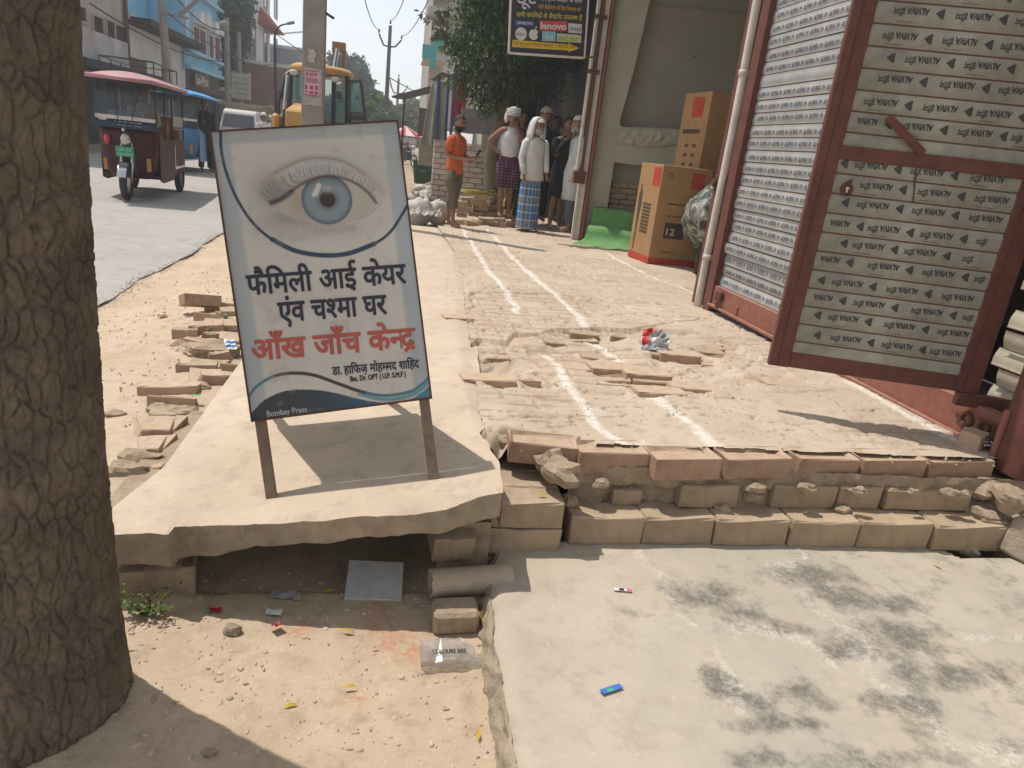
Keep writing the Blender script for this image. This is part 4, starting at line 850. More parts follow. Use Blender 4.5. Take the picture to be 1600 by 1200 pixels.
for k in range(12):
    px, py = random.Random(k).choice([(760, 880), (745, 872), (790, 835), (770, 855), (755, 895)]); p = GZ(px + random.Random(k + 50).uniform(-20, 20), py + random.Random(k + 90).uniform(-8, 8), -.01)
    rock('crumb', (p.x, min(p.y, 2.0), p.z), random.Random(k).uniform(.008, .018), k, M_bed, (1.2, 1, .7), eg)
# clear plastic pack
M_clear = bpy.data.materials.new('clear_plastic'); M_clear.use_nodes = True; b_ = M_clear.node_tree.nodes['Principled BSDF']; b_.inputs['Base Color'].default_value = (.62, .60, .58, 1); b_.inputs['Roughness'].default_value = .18; b_.inputs['Transmission Weight'].default_value = .75; b_.inputs['Specular IOR Level'].default_value = .8; b_.inputs['Alpha'].default_value = .6
p = GZ(702, 1045, PZ + .004); pk = empty('plastic_pack', (p.x, p.y + .01, PZ + .004), .02, 'crumpled clear plastic pack printed COLOURS lying below the broken pipe', 'plastic pack')
q = MB(); ny_ = 9
def pkp(i, k):
    prof_ = [(-.005, .002), (-.01, .028), (.055, .047), (.075, .004), (-.005, .002)]; a = prof_[k]; x = -.075 + .145 * i / 8; tp = 1 - .35 * max(0, i - 6) / 2
    return (x + .02 * (i / 8) * (k == 0), a[0] * tp + .010 * mnoise.noise(Vector((i * 1.7, k * 3, 1.5))), max(.001, a[1] * tp + .012 * mnoise.noise(Vector((i * 1.3, k * 2, 4)))))
vs = [pkp(i, k) for i in range(9) for k in range(4)]; fs = [(i * 4 + k, i * 4 + (k + 1) % 4, (i + 1) * 4 + (k + 1) % 4, (i + 1) * 4 + k) for i in range(8) for k in range(4)] + [(0, 1, 2, 3), (35, 34, 33, 32)]
q.add(vs, fs); q.build('pack_body', M_clear, pk, smooth=False)
q = MB(); put_text(q, text_mesh('COLOURS ARE'), (-.045, .006, .0365), (1, 0, 0), Vector((0, .96, .28)), (0, -.28, .96), height=.018, width=.088, bold=.0006); put_text(q, text_mesh('A LIFE'), (-.02, -.004, .0335), (1, 0, 0), Vector((0, .96, .28)), (0, -.28, .96), height=.006, width=.03); q.build('printed_word', plain('black_print', (.02, .02, .02)), pk)
p = GZ(755, 990, -.09); crumple('wrapper', (p.x, p.y, PZ + .03), .035, .035, .5, [M_yel, M_pink], 'yellow packet with a pink picture tucked between the pit brick and the cement floor', 'wrapper', .006, 6, .6, 21, lambda i, j, n: int(1 < i < 4 and 1 < j < 4))
p = GZ(973, 922, .024); crumple('wrapper', (p.x, p.y, .024), .055, .010, -.15, [M_wht, M_blk, M_pink], 'thin white black and pink wrapper strip on the cement floor below the brick steps', 'wrapper', .003, 8, 0, 23, lambda i, j, n: 1 if i in (2, 3) else (2 if i in (5, 6) else 0))
p = GZ(955, 1077, .024); crumple('wrapper', (p.x, p.y, .024), .062, .018, .33, [M_blu, M_grn], 'bright blue sachet with a green patch on the cement floor', 'wrapper', .003, 8, 0, 24, lambda i, j, n: int(i in (2, 3) and j in (1, 2, 3, 4)))
p = GF(1024, 545, terr_z); crumple('snack_packet', (p.x, p.y + .02, terr_z(p.x, p.y) + .03), .15, .14, -.35, [M_gry, M_red, M_wht], 'crumpled silver snack packet with a red corner lying on the broken bricks', 'packet', .04, 9, .75, 31, lambda i, j, n: 1 if (i < 2 and j > 1) or (j > n - 2 and i < 4) else (2 if i in (2, 3) and j in (4, 5) else 0))
p = GZ(360, 548, .16); crumple('wrapper', (p.x, p.y, .19), .05, .07, .4, [M_wht, M_blu], 'pale blue scrap between the slab edge and the edging bricks beside the sign', 'wrapper', .01, 6, .5, 33, lambda i, j, n: int(j % 2)); p = GZ(308, 624, .15); crumple('wrapper', (p.x, p.y, .165), .03, .02, .2, [M_grn], 'tiny green scrap between the edging bricks and the slab', 'wrapper', .006, 5, 0, 34)
p = GZ(254, 490, .1); rk = rock('brick_chip', (p.x, p.y, earth_h(p.x, p.y) + .012), .022, 4, M_brick_r, (1.4, .9, .5)); tag(rk, 'small red brick chip alone on the earth between the road and the edging', 'brick chip')
p = GF(1361, 643, terr_z); rk = rock('brick_chip', (p.x, p.y, p.z + .006), .011, 5, M_brick_r, (1.1, .9, .8)); tag(rk, 'tiny dark red pebble on the terrace below the swung shutter door', 'brick chip')
# ================================================================== SHUTTER SHOP on the right
XS = 2.5
M_maroon = mat('maroon_paint', (.115, .033, .027), .55, .25, 10, .25, 60, dust=.12)
M_maroon_d = mat('maroon_paint_dusty', (.22, .065, .05), .6, .2, 10, .25, 60, dust=.28)
M_rust = mat('rust', (.11, .05, .03), .85, .4, 30, .5, 90)
M_slat = mat('galvanised_slat', (.31, .325, .33), .5, .2, 5, .2, 40, metal=.0, dust=.22, orv=.12, spec=.35)
M_slat_l = mat('aged_slat', (.27, .27, .225), .5, .38, 5, .25, 60, metal=.1, dust=.22, orv=.07, spec=.4, vor=0)
M_groove = mat('slat_groove', (.13, .075, .045), .8, .3)
M_stamp = plain('blue_black_stamp', (.095, .10, .125), .6); M_stamp2 = plain('black_stamp', (.055, .055, .055), .6)
M_whp = mat('old_white_paint', (.58, .54, .48), .7, .15, 8, .25, 60, dust=.25)
fz0 = PX(1110, 470, XS).z; fy1 = PX(1110, 470, XS).y; fy0 = PX(1124, 446, XS).y; bz1 = PX(1124, 446, XS).z
shut = empty('roller_shutter', (XS, fy0, bz1), 0, 'tall pale roller shutter with rows of small stamps, partly hidden by the swung door', 'roller shutter')
def slat_mesh(L_, h, bulge, ms):
    # runs along -Y from 0 to -L_, faces -X ; local z 0..h
    q = MB(); pr = [(0, .0), (-.003, .004)] + [(-bulge * math.sin(PI * (i + .5) / 7), .004 + (h - .008) * (i + .5) / 7) for i in range(7)] + [(-.003, h - .004), (0, h)]
    n = len(pr); vs = [(x, 0, z) for x, z in pr] + [(x, -L_, z) for x, z in pr]; fs = [(i, i + 1, n + i + 1, n + i) for i in range(n - 1)]
    q.add(vs, fs); q.m = [1 if i in (0, n - 2) else 0 for i in range(n - 1)]
    me = bpy.data.meshes.new('slat'); me.from_pydata(q.v, [], q.f); [me.materials.append(m) for m in ms]; me.polygons.foreach_set('material_index', q.m); me.polygons.foreach_set('use_smooth', [True] * len(q.f)); return me
SL = fy0 - 3.32; hs = .0825
me_s = slat_mesh(SL, hs, .0065, [M_slat, M_groove])
brand = text_mesh('ALVIVA', bold=.02); hin = deva(['ड', 'RA', 'ीम'])
def band_mesh(L_, h_, pitch, side, flip, mt, w1, hh, xo, logo=False, fade=None):
    q = MB(); n = int(L_ / pitch)
    for k in range(n):
        y0 = -(k + .12) * pitch
        if y0 - pitch * .9 < -L_: break
        if not flip:
            put_text(q, brand, (xo, y0, h_), (0, -1, 0), (0, 0, 1), (-1, 0, 0), height=hh, width=w1, bold=.0)
            put_text(q, hin, (xo, y0 - w1 - .012, h_ + .002), (0, -1, 0), (0, 0, 1), (-1, 0, 0), height=hh * .8, width=w1 * .38)
    me = bpy.data.meshes.new('stamp_print'); me.from_pydata(q.v, [], q.f); me.materials.append(mt); return me
me_b = band_mesh(SL, .026, .165, -1, False, M_stamp, .098, .040, -.0075)
rs = random.Random(12)
NS = 33
for i in range(NS):
    o = inst(me_s, 'slat', shut); o.location = (0.012 * math.sin(i * 1.7) * (.25 if i > 9 else 1.0) * (1 if i % 2 else -.4), 0, i * hs)
    o.rotation_euler = (0, (.20 if i in (0, 2, 4) else (-.12 if i in (1, 3) else 0)) * .6, 0)
    if i == 17: continue
    b_ = inst(me_b, 'stamp_print', o); b_.location = (0, -rs.uniform(0, .05), rs.uniform(-.006, .006))
def box_part(x0, x1, y0, y1, z0, z1, m, name, parent, bev=.003, org=(0, 0, 0)):
    q = MB(); q.bb(x0 - org[0], x1 - org[0], y0 - org[1], y1 - org[1], z0 - org[2], z1 - org[2]); return q.build(name, m, parent, bevel=bev)
OS = (XS, fy0, bz1)
zb0 = fz0 - .02
box_part(XS - .035, XS + .02, 2.16, fy0 + .02, zb0 + .01, bz1, M_maroon_d, 'bottom_bar', shut, org=OS)
box_part(XS - .06, XS - .036, 2.16, fy0 + .02, zb0 + .0, zb0 + .02, M_maroon_d, 'bottom_flange', shut, org=OS)
box_part(XS - .05, XS + .04, fy0 + .0, fy1 + .02, zb0 - .08, 3.4, M_maroon, 'frame_post', shut, org=OS)
for yy in (4.55, 3.95): box_part(XS - .045, XS - .034, yy, yy + .03, zb0 + .03, zb0 + .09, M_maroon_d, 'stud', shut, org=OS)
# posts beside it
def post(name, px0, px1, py, m, label, cat, dx=.05, x=XS, z0=.14, z1=3.4, shape='box'):
    ya = PX(px0, py, x).y; yb = PX(px1, py, x).y; q = MB(); o = empty(name, (x, (ya + yb) / 2, z0), 0, label, cat)
    if shape == 'box': q.bb(0, dx, -abs(ya - yb) / 2, abs(ya - yb) / 2, 0, z1 - z0); q.build('upright', m, o, bevel=.003)
    return o, (ya + yb) / 2, abs(ya - yb) / 2
o, yc, hw = post('channel_post', 1103, 1110, 462, M_whp, 'white painted steel channel between the shutter frame and the white pipe', 'channel', .05)
yp = PX(1097, 462, XS - .03).y; q = MB(); pts = [(XS - .05, yp + .01 * math.sin(z * 3), z) for z in np.linspace(.16, 3.4, 14)]; q.tube(pts, .030, 10)
for z in (.62, 1.95): q.tube([(XS - .05, yp, z), (XS - .05, yp, z + .04)], .036, 10)
pp = q.build('white_pipe', M_whp, smooth=True); tag(pp, 'bent white down pipe running up beside the pale roller shutter', 'pipe', kind=None); pp['kind'] = 'thing' if False else pp.get('kind', '') or 'thing'; del pp['kind']
o2, y2, h2 = post('red_angle_post', 1083, 1094, 458, M_maroon, 'maroon steel angle post left of the white down pipe', 'post', .06)
q = MB(); zc = ZAT(XS - .06, y2, 285); q.bb(-.02, .09, -.28, .04, zc - .06 - .14, zc + .06 - .14); q.tube([(-.02, .0, zc - .14), (-.05, .0, zc - .14)], .03, 8); q.build('hinge_bracket', M_rust, o2, bevel=.006)
# hooks on the bar near the right
pr = PX(1510, 655, XS - .04); hk = empty('shutter_lock', pr, 0, 'rusty ring plate and hook on the maroon bar below the swung shutter door', 'lock')
q = MB(); q.ring((0, 0, 0), .028, .010, 'x', 18, 6); q.build('ring_plate', M_rust, hk); q = MB(); q.bb(-.006, .006, .028, .055, -.012, .012); q.build('lug', M_rust, hk)
p2 = PX(1537, 668, XS - .05) - pr; q = MB(); q.ring(tuple(p2), .022, .009, 'x', 16, 6); q.build('hook_ring', M_rust, hk); q = MB(); q.tube([p2 + Vector((-.01, .03, .03)), p2 + Vector((-.01, -.06, .03)), p2 + Vector((-.02, -.065, -.05)), p2 + Vector((-.015, -.05, -.06))], .006, 6); q.build('hook', M_rust, hk)
# far end latch at the left foot
p3 = PX(1124, 462, XS - .05); lt = empty('foot_latch', p3, 0, 'rusty sliding bolt at the left foot of the pale roller shutter', 'bolt'); q = MB(); q.box((0, 0, 0), (.03, .10, .07)); q.build('bolt_box', M_rust, lt, bevel=.01); q = MB(); q.tube([(-.02, .05, -.03), (-.02, -.02, -.05), (-.02, -.03, -.09)], .009, 6); q.build('bolt_rod', M_rust, lt)
# ---- swung wicket door
LBL = GZ(1200, 570, .5); LBR = GZ(1528, 617, .5); LU = (LBR - LBL); LWd = LU.length; LU.normalize()
door = empty('shutter_door', LBL, math.atan2(LU.y, LU.x), 'maroon framed wicket door of stamped grey slats swung open towards the viewer', 'shutter door')
LN = Vector((LU.y, -LU.x, 0))
def LP(px, py):
    d = ray(px, py); t = (np.array(LBL) - CP) @ np.array(LN) / (d @ np.array(LN)); P = Vector(CP + t * d) - LBL; return (P.dot(LU), P.z)
TOP = 2.0
u1 = LP(1238, 550)[0]; v1 = LP(1238, 550)[1]; u2 = LP(1496, 594)[0]; vm0 = LP(1308, 248)[1]; vm1 = LP(1312, 226)[1]
def dpart(u0, u1_, v0, v1_, y0, y1, m, n, bev=.003):
    q = MB(); q.bb(u0, u1_, y0, y1, v0, v1_); return q.build(n, m, door, bevel=bev)
dpart(0, u1, 0, TOP, 0, .035, M_maroon, 'stile'); dpart(u2, LWd, 0, TOP, 0, .035, M_maroon, 'stile'); dpart(u1 + .001, u2 - .001, 0.002, v1, .001, .034, M_maroon, 'bottom_rail'); dpart(u1 - .01, u2 + .01, vm0, vm1, -.006, .0, M_maroon, 'middle_rail'); dpart(u1 + .001, u2 - .001, TOP - .06, TOP, .001, .034, M_maroon, 'top_rail')
dpart(u1 * .42, u1 * .44, 0.004, TOP, -.003, -.0005, M_rust, 'seam', 0); dpart(u2 + (LWd - u2) * .30, u2 + (LWd - u2) * .32, .004, TOP, -.003, -.0005, M_rust, 'seam', 0)
hl = .077; wl_ = u2 - u1 - .002
def leaf_slat():
    q = MB(); b = .006; pr = [(.012, 0), (.010, .003)] + [(.010 - b * math.sin(PI * (i + .5) / 5), .003 + (hl - .006) * (i + .5) / 5) for i in range(5)] + [(.010, hl - .003), (.012, hl)]
    n = len(pr); vs = [(0, y, z) for y, z in pr] + [(wl_, y, z) for y, z in pr]; q.add(vs, [(i, n + i, n + i + 1, i + 1) for i in range(n - 1)]); me = bpy.data.meshes.new('slat'); me.from_pydata(q.v, [], q.f); me.materials.append(M_slat_l); me.materials.append(M_groove); me.polygons.foreach_set('material_index', [1 if i in (0, n - 2) else 0 for i in range(n - 1)]); me.polygons.foreach_set('use_smooth', [True] * (n - 1)); return me
me_l = leaf_slat()
def stamp_mesh(partial, seed):
    q = MB(); r = random.Random(seed); W_ = .078; H_ = .031; pitch = .212 + r.uniform(-.006, .006); off = r.uniform(-.2, 0); k = 0
    while off + k * pitch < wl_:
        x0 = off + k * pitch; k += 1
        # rotated by 180 degrees: text runs towards -u, upside down
        def keep(a, b): return a > .004 and b < wl_ - .004
        zt = .060 - partial; x0 += r.uniform(-.012, .012)
        if keep(x0 + .05, x0 + .05 + W_): put_text(q, brand, (x0 + .05 + W_, 0.0035, zt), (-1, 0, 0), (0, 0, -1), (0, -1, 0), height=H_, width=W_, bold=.0007)
        if keep(x0, x0 + .05): put_text(q, hin, (x0 + .046, .0035, zt - .004), (-1, 0, 0), (0, 0, -1), (0, -1, 0), height=H_, width=.042, bold=.0006)
        lx = x0 + .05 + W_ + .012
        lx += .012; 
        if keep(lx, lx + .045):
            q.add([(lx, .0035, zt - .012), (lx + .022, .0035, zt - .026), (lx + .022, .0034, zt + .004)], [(0, 1, 2)]); q.add([(lx, .0035, zt - .014), (lx + .025, .0035, zt + .004), (lx + .029, .0035, zt + .006), (lx + .031, .0035, zt - .030), (lx + .022, .0035, zt - .030)], [(0, 1, 2, 3, 4)])
        if r.random() < .6 and keep(x0 + .02, x0 + .085):
            for j in range(7): q.add([(x0 + .02 + j * .009, .0036, .010), (x0 + .026 + j * .009, .0036, .010), (x0 + .026 + j * .009, .0036, .0125), (x0 + .02 + j * .009, .0036, .0125)], [(0, 1, 2, 3)])
    me = bpy.data.meshes.new('stamp_print'); me.from_pydata(q.v, [], q.f); me.materials.append(M_stamp2); return me
z = v1 - .03; i = 0
while z < TOP - .08:
    o = inst(me_l, 'slat', door); o.location = (u1 + .001, 0, z); i += 1
    if i not in (1, 12): b_ = bpy.data.objects.new('stamp_print', stamp_mesh(.004 * (i % 3), 100 + i)); COL.objects.link(b_); b_.parent = o
    z += hl
# latch handle, lock, rust streak
a = LP(1383, 183); b = LP(1440, 240); q = MB(); q.bar((a[0], -.03, a[1]), (b[0], -.012, b[1]), .03, .012, up=(0, 1, 0)); q.build('latch_bar', M_maroon, door, bevel=.003)
a = LP(1323, 296); q = MB(); q.tube([(a[0], .004, a[1]), (a[0], -.004, a[1])], .024, 20); q.build('lock_plate', M_rust, door)
q = MB(); q.tube([(a[0], -.005, a[1] + .004), (a[0], -.0065, a[1] + .004)], .006, 10); q.bb(a[0] - .003, a[0] + .003, -.0065, -.005, a[1] - .012, a[1]); q.build('keyhole', plain('bright_key', (.6, .6, .58), .3), door)
a = LP(1432, 262); b = LP(1427, 316); q = MB(); q.bar((a[0], .002, a[1]), (b[0], .002, b[1]), .004, .004, up=(0, 1, 0)); q.build('rod', M_rust, door)
# hinge arm and jamb
a = LP(1493, 622); q = MB(); q.bb(a[0], LWd + .13, -.012, .022, a[1] - .028, a[1] + .028); q.build('hinge_arm', M_maroon, door, bevel=.003)
jp = PX(1596, 650, 2.44); jam = empty('door_jamb', (jp.x, jp.y, .27), 0, 'maroon steel jamb post carrying the hinge arm of the swung door', 'post'); q = MB(); q.bb(-.03, .10, -.10, .04, 0, 3.1); q.build('upright', M_maroon, jam, bevel=.004); q = MB(); q.tube([(-.035, .03, .02), (-.035, .03, .24)], .013, 8); q.build('hinge_pin', M_maroon_d, jam)
# shutter piece right of the opening
rsh = empty('roller_shutter', (2.60, 2.50, .36), 0, 'sunlit strip of buckled roller shutter slats behind the swung door at the right edge', 'roller shutter')
me_r = slat_mesh(.34, .0825, .007, [mat('cream_slat', (.40, .37, .29), .5, .2, 8, .3, 50, dust=.2, orv=.12), M_groove])
for i in range(32):
    o = inst(me_r, 'slat', rsh); o.location = (.02 * math.sin(i * 1.3) * (1 if i < 10 else .3), 0 + .02 * ((i % 2) * 2 - 1) * (1 if i < 10 else .2), i * .0825); o.rotation_euler = (0, .22 * (1 if i % 2 else -1) * (1 if i < 10 else .1), 0)
# the building around the shutter
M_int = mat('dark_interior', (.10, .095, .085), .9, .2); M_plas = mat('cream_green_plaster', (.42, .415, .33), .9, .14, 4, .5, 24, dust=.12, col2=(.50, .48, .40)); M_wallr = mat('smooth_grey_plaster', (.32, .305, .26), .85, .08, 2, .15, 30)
bld = empty('shop_building', (2.6, 3.0, 0), 0, 'plain shop building holding the roller shutter on the right', 'building')
OB = (2.6, 3.0, 0)
def bpart(x0, x1, y0, y1, z0, z1, m, n): return box_part(x0, x1, y0, y1, z0, z1, m, n, bld, 0, OB)
bpart(5.6, 5.75, -1.5, 5.6, -.1, 4.2, M_int, 'back_wall'); bpart(2.62, 5.6, -1.65, -1.5, -.1, 4.2, M_plas, 'side_wall'); bpart(2.60, 5.6, 5.28, 5.42, -.1, 4.2, M_plas, 'side_wall'); bpart(2.45, 5.75, -1.65, 5.6, 4.2, 4.4, M_plas, 'roof_slab'); bpart(2.66, 5.59, -1.49, 5.27, .03, .26, M_int, 'floor'); bpart(2.62, 2.8, -1.5, 2.12, -.1, 3.1, M_plas, 'front_wall'); bpart(2.56, 2.8, -1.49, 5.27, 3.1, 4.19, M_plas, 'lintel')
# wire bundle beside the brick at the right
p = GZ(1520, 700, .32); wr = empty('wire_rack', (p.x + .14, p.y + .03, .335), .05, 'bundle of bluish white wires lying beside the brick below the door jamb', 'wire rack'); M_wire = plain('white_wire', (.55, .58, .66), .4)
for i in range(6): q = MB(); q.tube([(-.12, -.05 + i * .022, .01 + .006 * i), (.28, -.06 + i * .02, .0 + .004 * i)], .0035, 6); q.build('wire', M_wire, wr)
for i in range(4): q = MB(); q.tube([(-.08 + i * .09, -.055, .015), (-.06 + i * .09, .065, .035)], .0035, 6); q.build('wire', M_wire, wr)
p = GZ(1525, 695, .33); put = put_brick((p.x, p.y + .02, .345), .10, .08, .07, .5, 0, 0, src=BR[1], name='brick_piece'); tag(put, 'half brick standing at the left end of the white wire bundle', 'brick')

# ================================================================== NEXT BAY: far wall with pillar, ledge, recess, steps
YW = 10.25
def pXZ(px, py, y=YW): p = PY(px, py, y); return (p.x, p.z)
wallo = empty('bay_wall', (3.0, YW, 0), 0, 'cream plastered wall with thick pillar and ledge around a recess beside the cartons', 'wall')
x0w = pXZ(911, 300)[0]
outl = [(x0w, -.1), (x0w, 3.9)] + [pXZ(1030, -90), pXZ(1014, 0), pXZ(990, 105), pXZ(966, 192), pXZ(970, 199), pXZ(1010, 199), pXZ(1140, 207), pXZ(1140, 262), pXZ(1010, 258), pXZ(985, 257), pXZ(958, 253), pXZ(948, 320), (pXZ(946, 330)[0], -.1)]
q = MB(); q.prism([(x - 3.0, z) for x, z in outl], 'y', -.05, .15); q.build('pillar_and_ledge', M_plas, wallo, bevel=.0)
r1 = random.Random(4)
pa, pb = pXZ(966, 199), pXZ(1100, 206)
gxx, gzz = np.meshgrid(np.linspace(pa[0], pXZ(1138, 206)[0], 150), np.linspace(0, 1, 14)); zt_ = np.interp(gxx, [pa[0], pXZ(1138, 206)[0]], [pa[1], pXZ(1138, 207)[1]])
hz_ = .20 + .10 * fbm(gxx, gxx * 0, 5, 3, 3); thk = .05 * np.sin(PI * gzz) ** .5 * (.4 + 1.2 * fbm(gxx, gzz * .3, 12, 4, 7))
rr2 = grid_obj('rough_render', gxx - 3.0, -.052 - thk, zt_ + .01 - gzz * hz_, M_plas, None, None, wallo)
OW = (3.0, YW, 0)
box_part(x0w + .02, 6.5, YW + .16, YW + .28, -.1, 3.9, M_wallr, 'recess_wall', wallo, 0, OW); box_part(5.9, 6.05, 5.44, YW + .15, -.1, 3.9, M_wallr, 'rear_wall', wallo, 0, OW); box_part(2.55, 6.05, 5.44, YW + .3, 3.9, 4.1, M_plas, 'roof_slab', wallo, 0, OW)
box_part(pXZ(1142, 205)[0], 5.88, YW - .04, YW + .14, -.1, pXZ(1140, 262)[1], M_plas, 'ledge_base', wallo, 0, OW)
nb = MB()
for k in range(8):
    for j2 in range(3): bx = pXZ(957, 300)[0] + .03 + j2 * .25 + (k % 2) * .1; put_brick((bx - 3.0, .13, .35 + k * .08 + .05), .24, .06, .07, 0, 0, 0, src=BRb[k % 3], parent=wallo)
bf = MB(); bf.bb(2.75, 5.9, 5.44, YW, -.1, .10); fo = bf.build('bay_floor', M_terr); tag(fo, kind='structure')
for (px, py) in [(1043, 10), (1030, 62), (1085, 88)]:
    p = PY(px, py, YW + .15); q = MB(); q.tube([(p.x - 3.0, .15, p.z), (p.x - 3.0, .165, p.z)], .012, 6); q.build('plaster_mark', M_rust, wallo)
a = PY(1018, 7, YW + .14); b = PY(1160, 20, YW + .14); q = MB(); q.tube([a - Vector(OW), b - Vector(OW)], .008, 6); q.build('conduit', M_wallr, wallo)
M_green = mat('green_carpet', (.05, .23, .055), .9, .25, 8, .5, 110, dust=.16, col2=(.09, .32, .09))
sa = GZ(912, 371, .16); sb = GZ(965, 392, .17); sx0 = pXZ(946, 300)[0]; sx1 = pXZ(990, 300)[0] + .1
stp2 = empty('entrance_steps', (sx0 + .1, YW - .05, 0), -.38, 'two small steps beside the cartons draped with bright green matting', 'steps')
q = MB(); q.bb(-.16, sx1 - sx0, -.62, -.28, 0, .36); q.bb(-.05, sx1 - sx0, -.28, .1, 0, .60); q.build('step_block', M_bed, stp2)
prof = [(-1.08, .155), (-.98, .165), (-.82, .18), (-.70, .21), (-.66, .30), (-.63, .375), (-.55, .385), (-.36, .39), (-.31, .41), (-.29, .50), (-.28, .615), (-.2, .62), (.0, .625), (.12, .625)]
vs = []; ny2 = 24; q = MB()
for j in range(ny2):
    x = -.22 + (sx1 - sx0 + .22) * j / (ny2 - 1)
    for (y, z) in prof: vs.append((x + (.30 * (y + .6) if y < -.6 else 0) + .02 * math.sin(j * .5), y, z + .006 * math.sin(j * .7 + y * 5) + .004))
m_ = len(prof); q.add(vs, [(j * m_ + i, j * m_ + i + 1, (j + 1) * m_ + i + 1, (j + 1) * m_ + i) for j in range(ny2 - 1) for i in range(m_ - 1)]); q.build('green_matting', M_green, stp2, smooth=True)
# cartons
M_card = mat('brown_cardboard', (.35, .205, .095), .8, .1, 5, .12, 40); M_cardr = plain('carton_red', (.42, .05, .03), .6); M_cardk = plain('carton_print', (.07, .05, .035), .7); M_carddk = plain('carton_dark', (.05, .045, .045), .6)
def carton(P0, P1, blen, ztop, label, zb=None):
    a = (P1 - P0); a.z = 0; la = a.length; a.normalize(); b = Vector((-a.y, a.x, 0)) if (Vector((-a.y, a.x, 0))).x > 0 else Vector((a.y, -a.x, 0))
    zb = P0.z if zb is None else zb
    t = empty('carton', (P0.x, P0.y, zb), math.atan2(a.y, a.x), label, 'carton'); h = ztop - zb
    s = 1 if Vector((-a.y, a.x, 0)).dot(b) > 0 else -1
    q = MB(); q.bb(0, la, min(0, s * blen), max(0, s * blen), 0, h); q.build('box_body', M_card, t, bevel=.006)
    return t, la, h, s
P0 = GZ(1011, 413, .185); P1 = GZ(980, 400, .18)
zt = ZAT(P0.x, P0.y, 257)
t1, la, h, s = carton(P0, P1, .62, zt, 'large brown carton with red label and a big 12 standing by the green steps')
e = .003
def cface(t, la, h, s, items, side):
    # side 'a': face containing local x axis at y=0 ; side 'b': face x=0 running along y*s
    for (u0, v0, u1_, v1_, m, nm) in items:
        q = MB()
        if side == 'a': q.add([(u0 * la, -s * e, v0 * h), (u1_ * la, -s * e, v0 * h), (u1_ * la, -s * e, v1_ * h), (u0 * la, -s * e, v1_ * h)], [(0, 1, 2, 3)])
        else: q.add([(-e, s * u0 * .62, v0 * h), (-e, s * u1_ * .62, v0 * h), (-e, s * u1_ * .62, v1_ * h), (-e, s * u0 * .62, v1_ * h)], [(0, 1, 2, 3)])
        q.build(nm, m, t)
def sidebox(t, la, h, s, bl, f, r0, r1_, m, nm):
    q = MB()
    if f == 'a': q.add([(r0[0] * la, -s * e, r0[1] * h), (r1_[0] * la, -s * e, r0[1] * h), (r1_[0] * la, -s * e, r1_[1] * h), (r0[0] * la, -s * e, r1_[1] * h)], [(0, 1, 2, 3)])
    else: q.add([(-e, s * r0[0] * bl, r0[1] * h), (-e, s * r1_[0] * bl, r0[1] * h), (-e, s * r1_[0] * bl, r1_[1] * h), (-e, s * r0[0] * bl, r1_[1] * h)], [(0, 1, 2, 3)])
    return q.build(nm, m, t)
def ctext(t, la, h, s, bl, f, x, v, w, hh, txt, m, bold=.001):
    q = MB()
    if f == 'a': put_text(q, text_mesh(txt), (x * la, -s * e * 1.3, v * h), (-1, 0, 0), (0, 0, 1), (0, -s, 0), height=hh, width=w, bold=bold)
    else: put_text(q, text_mesh(txt), (-e * 1.3, s * x * bl, v * h), (0, s, 0), (0, 0, 1), (-1, 0, 0), height=hh, width=w, bold=bold)
    return q.build('printed_word', m, t)
for f, bl, items in (('a', la, [((.03, 0), (.97, .075), M_cardr), ((.04, .79), (.36, .97), M_cardr)]), ('b', .62, [((.0, 0), (.97, .075), M_cardr), ((.60, .80), (.86, .95), M_cardr), ((.22, .28), (.62, .44), M_carddk)])):
    for r0, r1_, m in items: sidebox(t1, la, h, s, .62, f, r0, r1_, m, 'printed_panel')
# which local direction reads left-to-right on face b, seen from outside
ctext(t1, la, h, s, .62, 'b', .27, .315, .10, .11, '12', plain('carton_pale', (.55, .4, .22)), .003); ctext(t1, la, h, s, .62, 'b', .22, .135, .18, .03, 'Keep dry', M_cardk); ctext(t1, la, h, s, .62, 'b', .22, .62, .22, .03, 'Handle with care', M_cardk); ctext(t1, la, h, s, .62, 'b', .22, .50, .2, .025, 'Air cooler', M_cardk)
for k in range(9): sidebox(t1, la, h, s, .62, 'a', (.26, .30 + .035 * k), (.62, .322 + .035 * k), M_cardk, 'printed_line')
q = MB(); fg = [(.78, .10), (.82, .10), (.83, .35), (.86, .52), (.88, .66), (.84, .72), (.85, .78), (.80, .79), (.79, .74), (.74, .70), (.72, .55), (.76, .40), (.77, .25)]; q.add([(u * la, -s * e, v * h) for u, v in fg], [tuple(range(len(fg)))]); q.build('printed_figure', M_cardk, t1)
q = MB(); q.ring((-.003, s * .11, .90 * h), .028, .004, 'x', 16, 4); q.build('printed_mark', M_cardk, t1)
P0b = PY(1114, 142, 8.3); P0b = Vector((P0b.x, P0b.y, .17)); PQ = PY(1072, 145, 8.95)
P1b = Vector((PQ.x, PQ.y, .17)); zt2 = ZAT(P0b.x, P0b.y, 142)
t2, la2, h2_, s2 = carton(P0b, P1b, .55, zt2, 'tall narrow brown carton with a red label standing behind the larger carton')
sidebox(t2, la2, h2_, s2, .30, 'a', (.22, .86), (.62, .97), M_cardr, 'printed_panel')
for j in range(4):
    for i in range(2): sidebox(t2, la2, h2_, s2, .30, 'a', (.25 + .3 * i, .52 + .055 * j), (.38 + .3 * i, .54 + .055 * j), M_cardk, 'printed_line')
sidebox(t2, la2, h2_, s2, .30, 'a', (.2, .765), (.85, .79), M_cardk, 'printed_line')
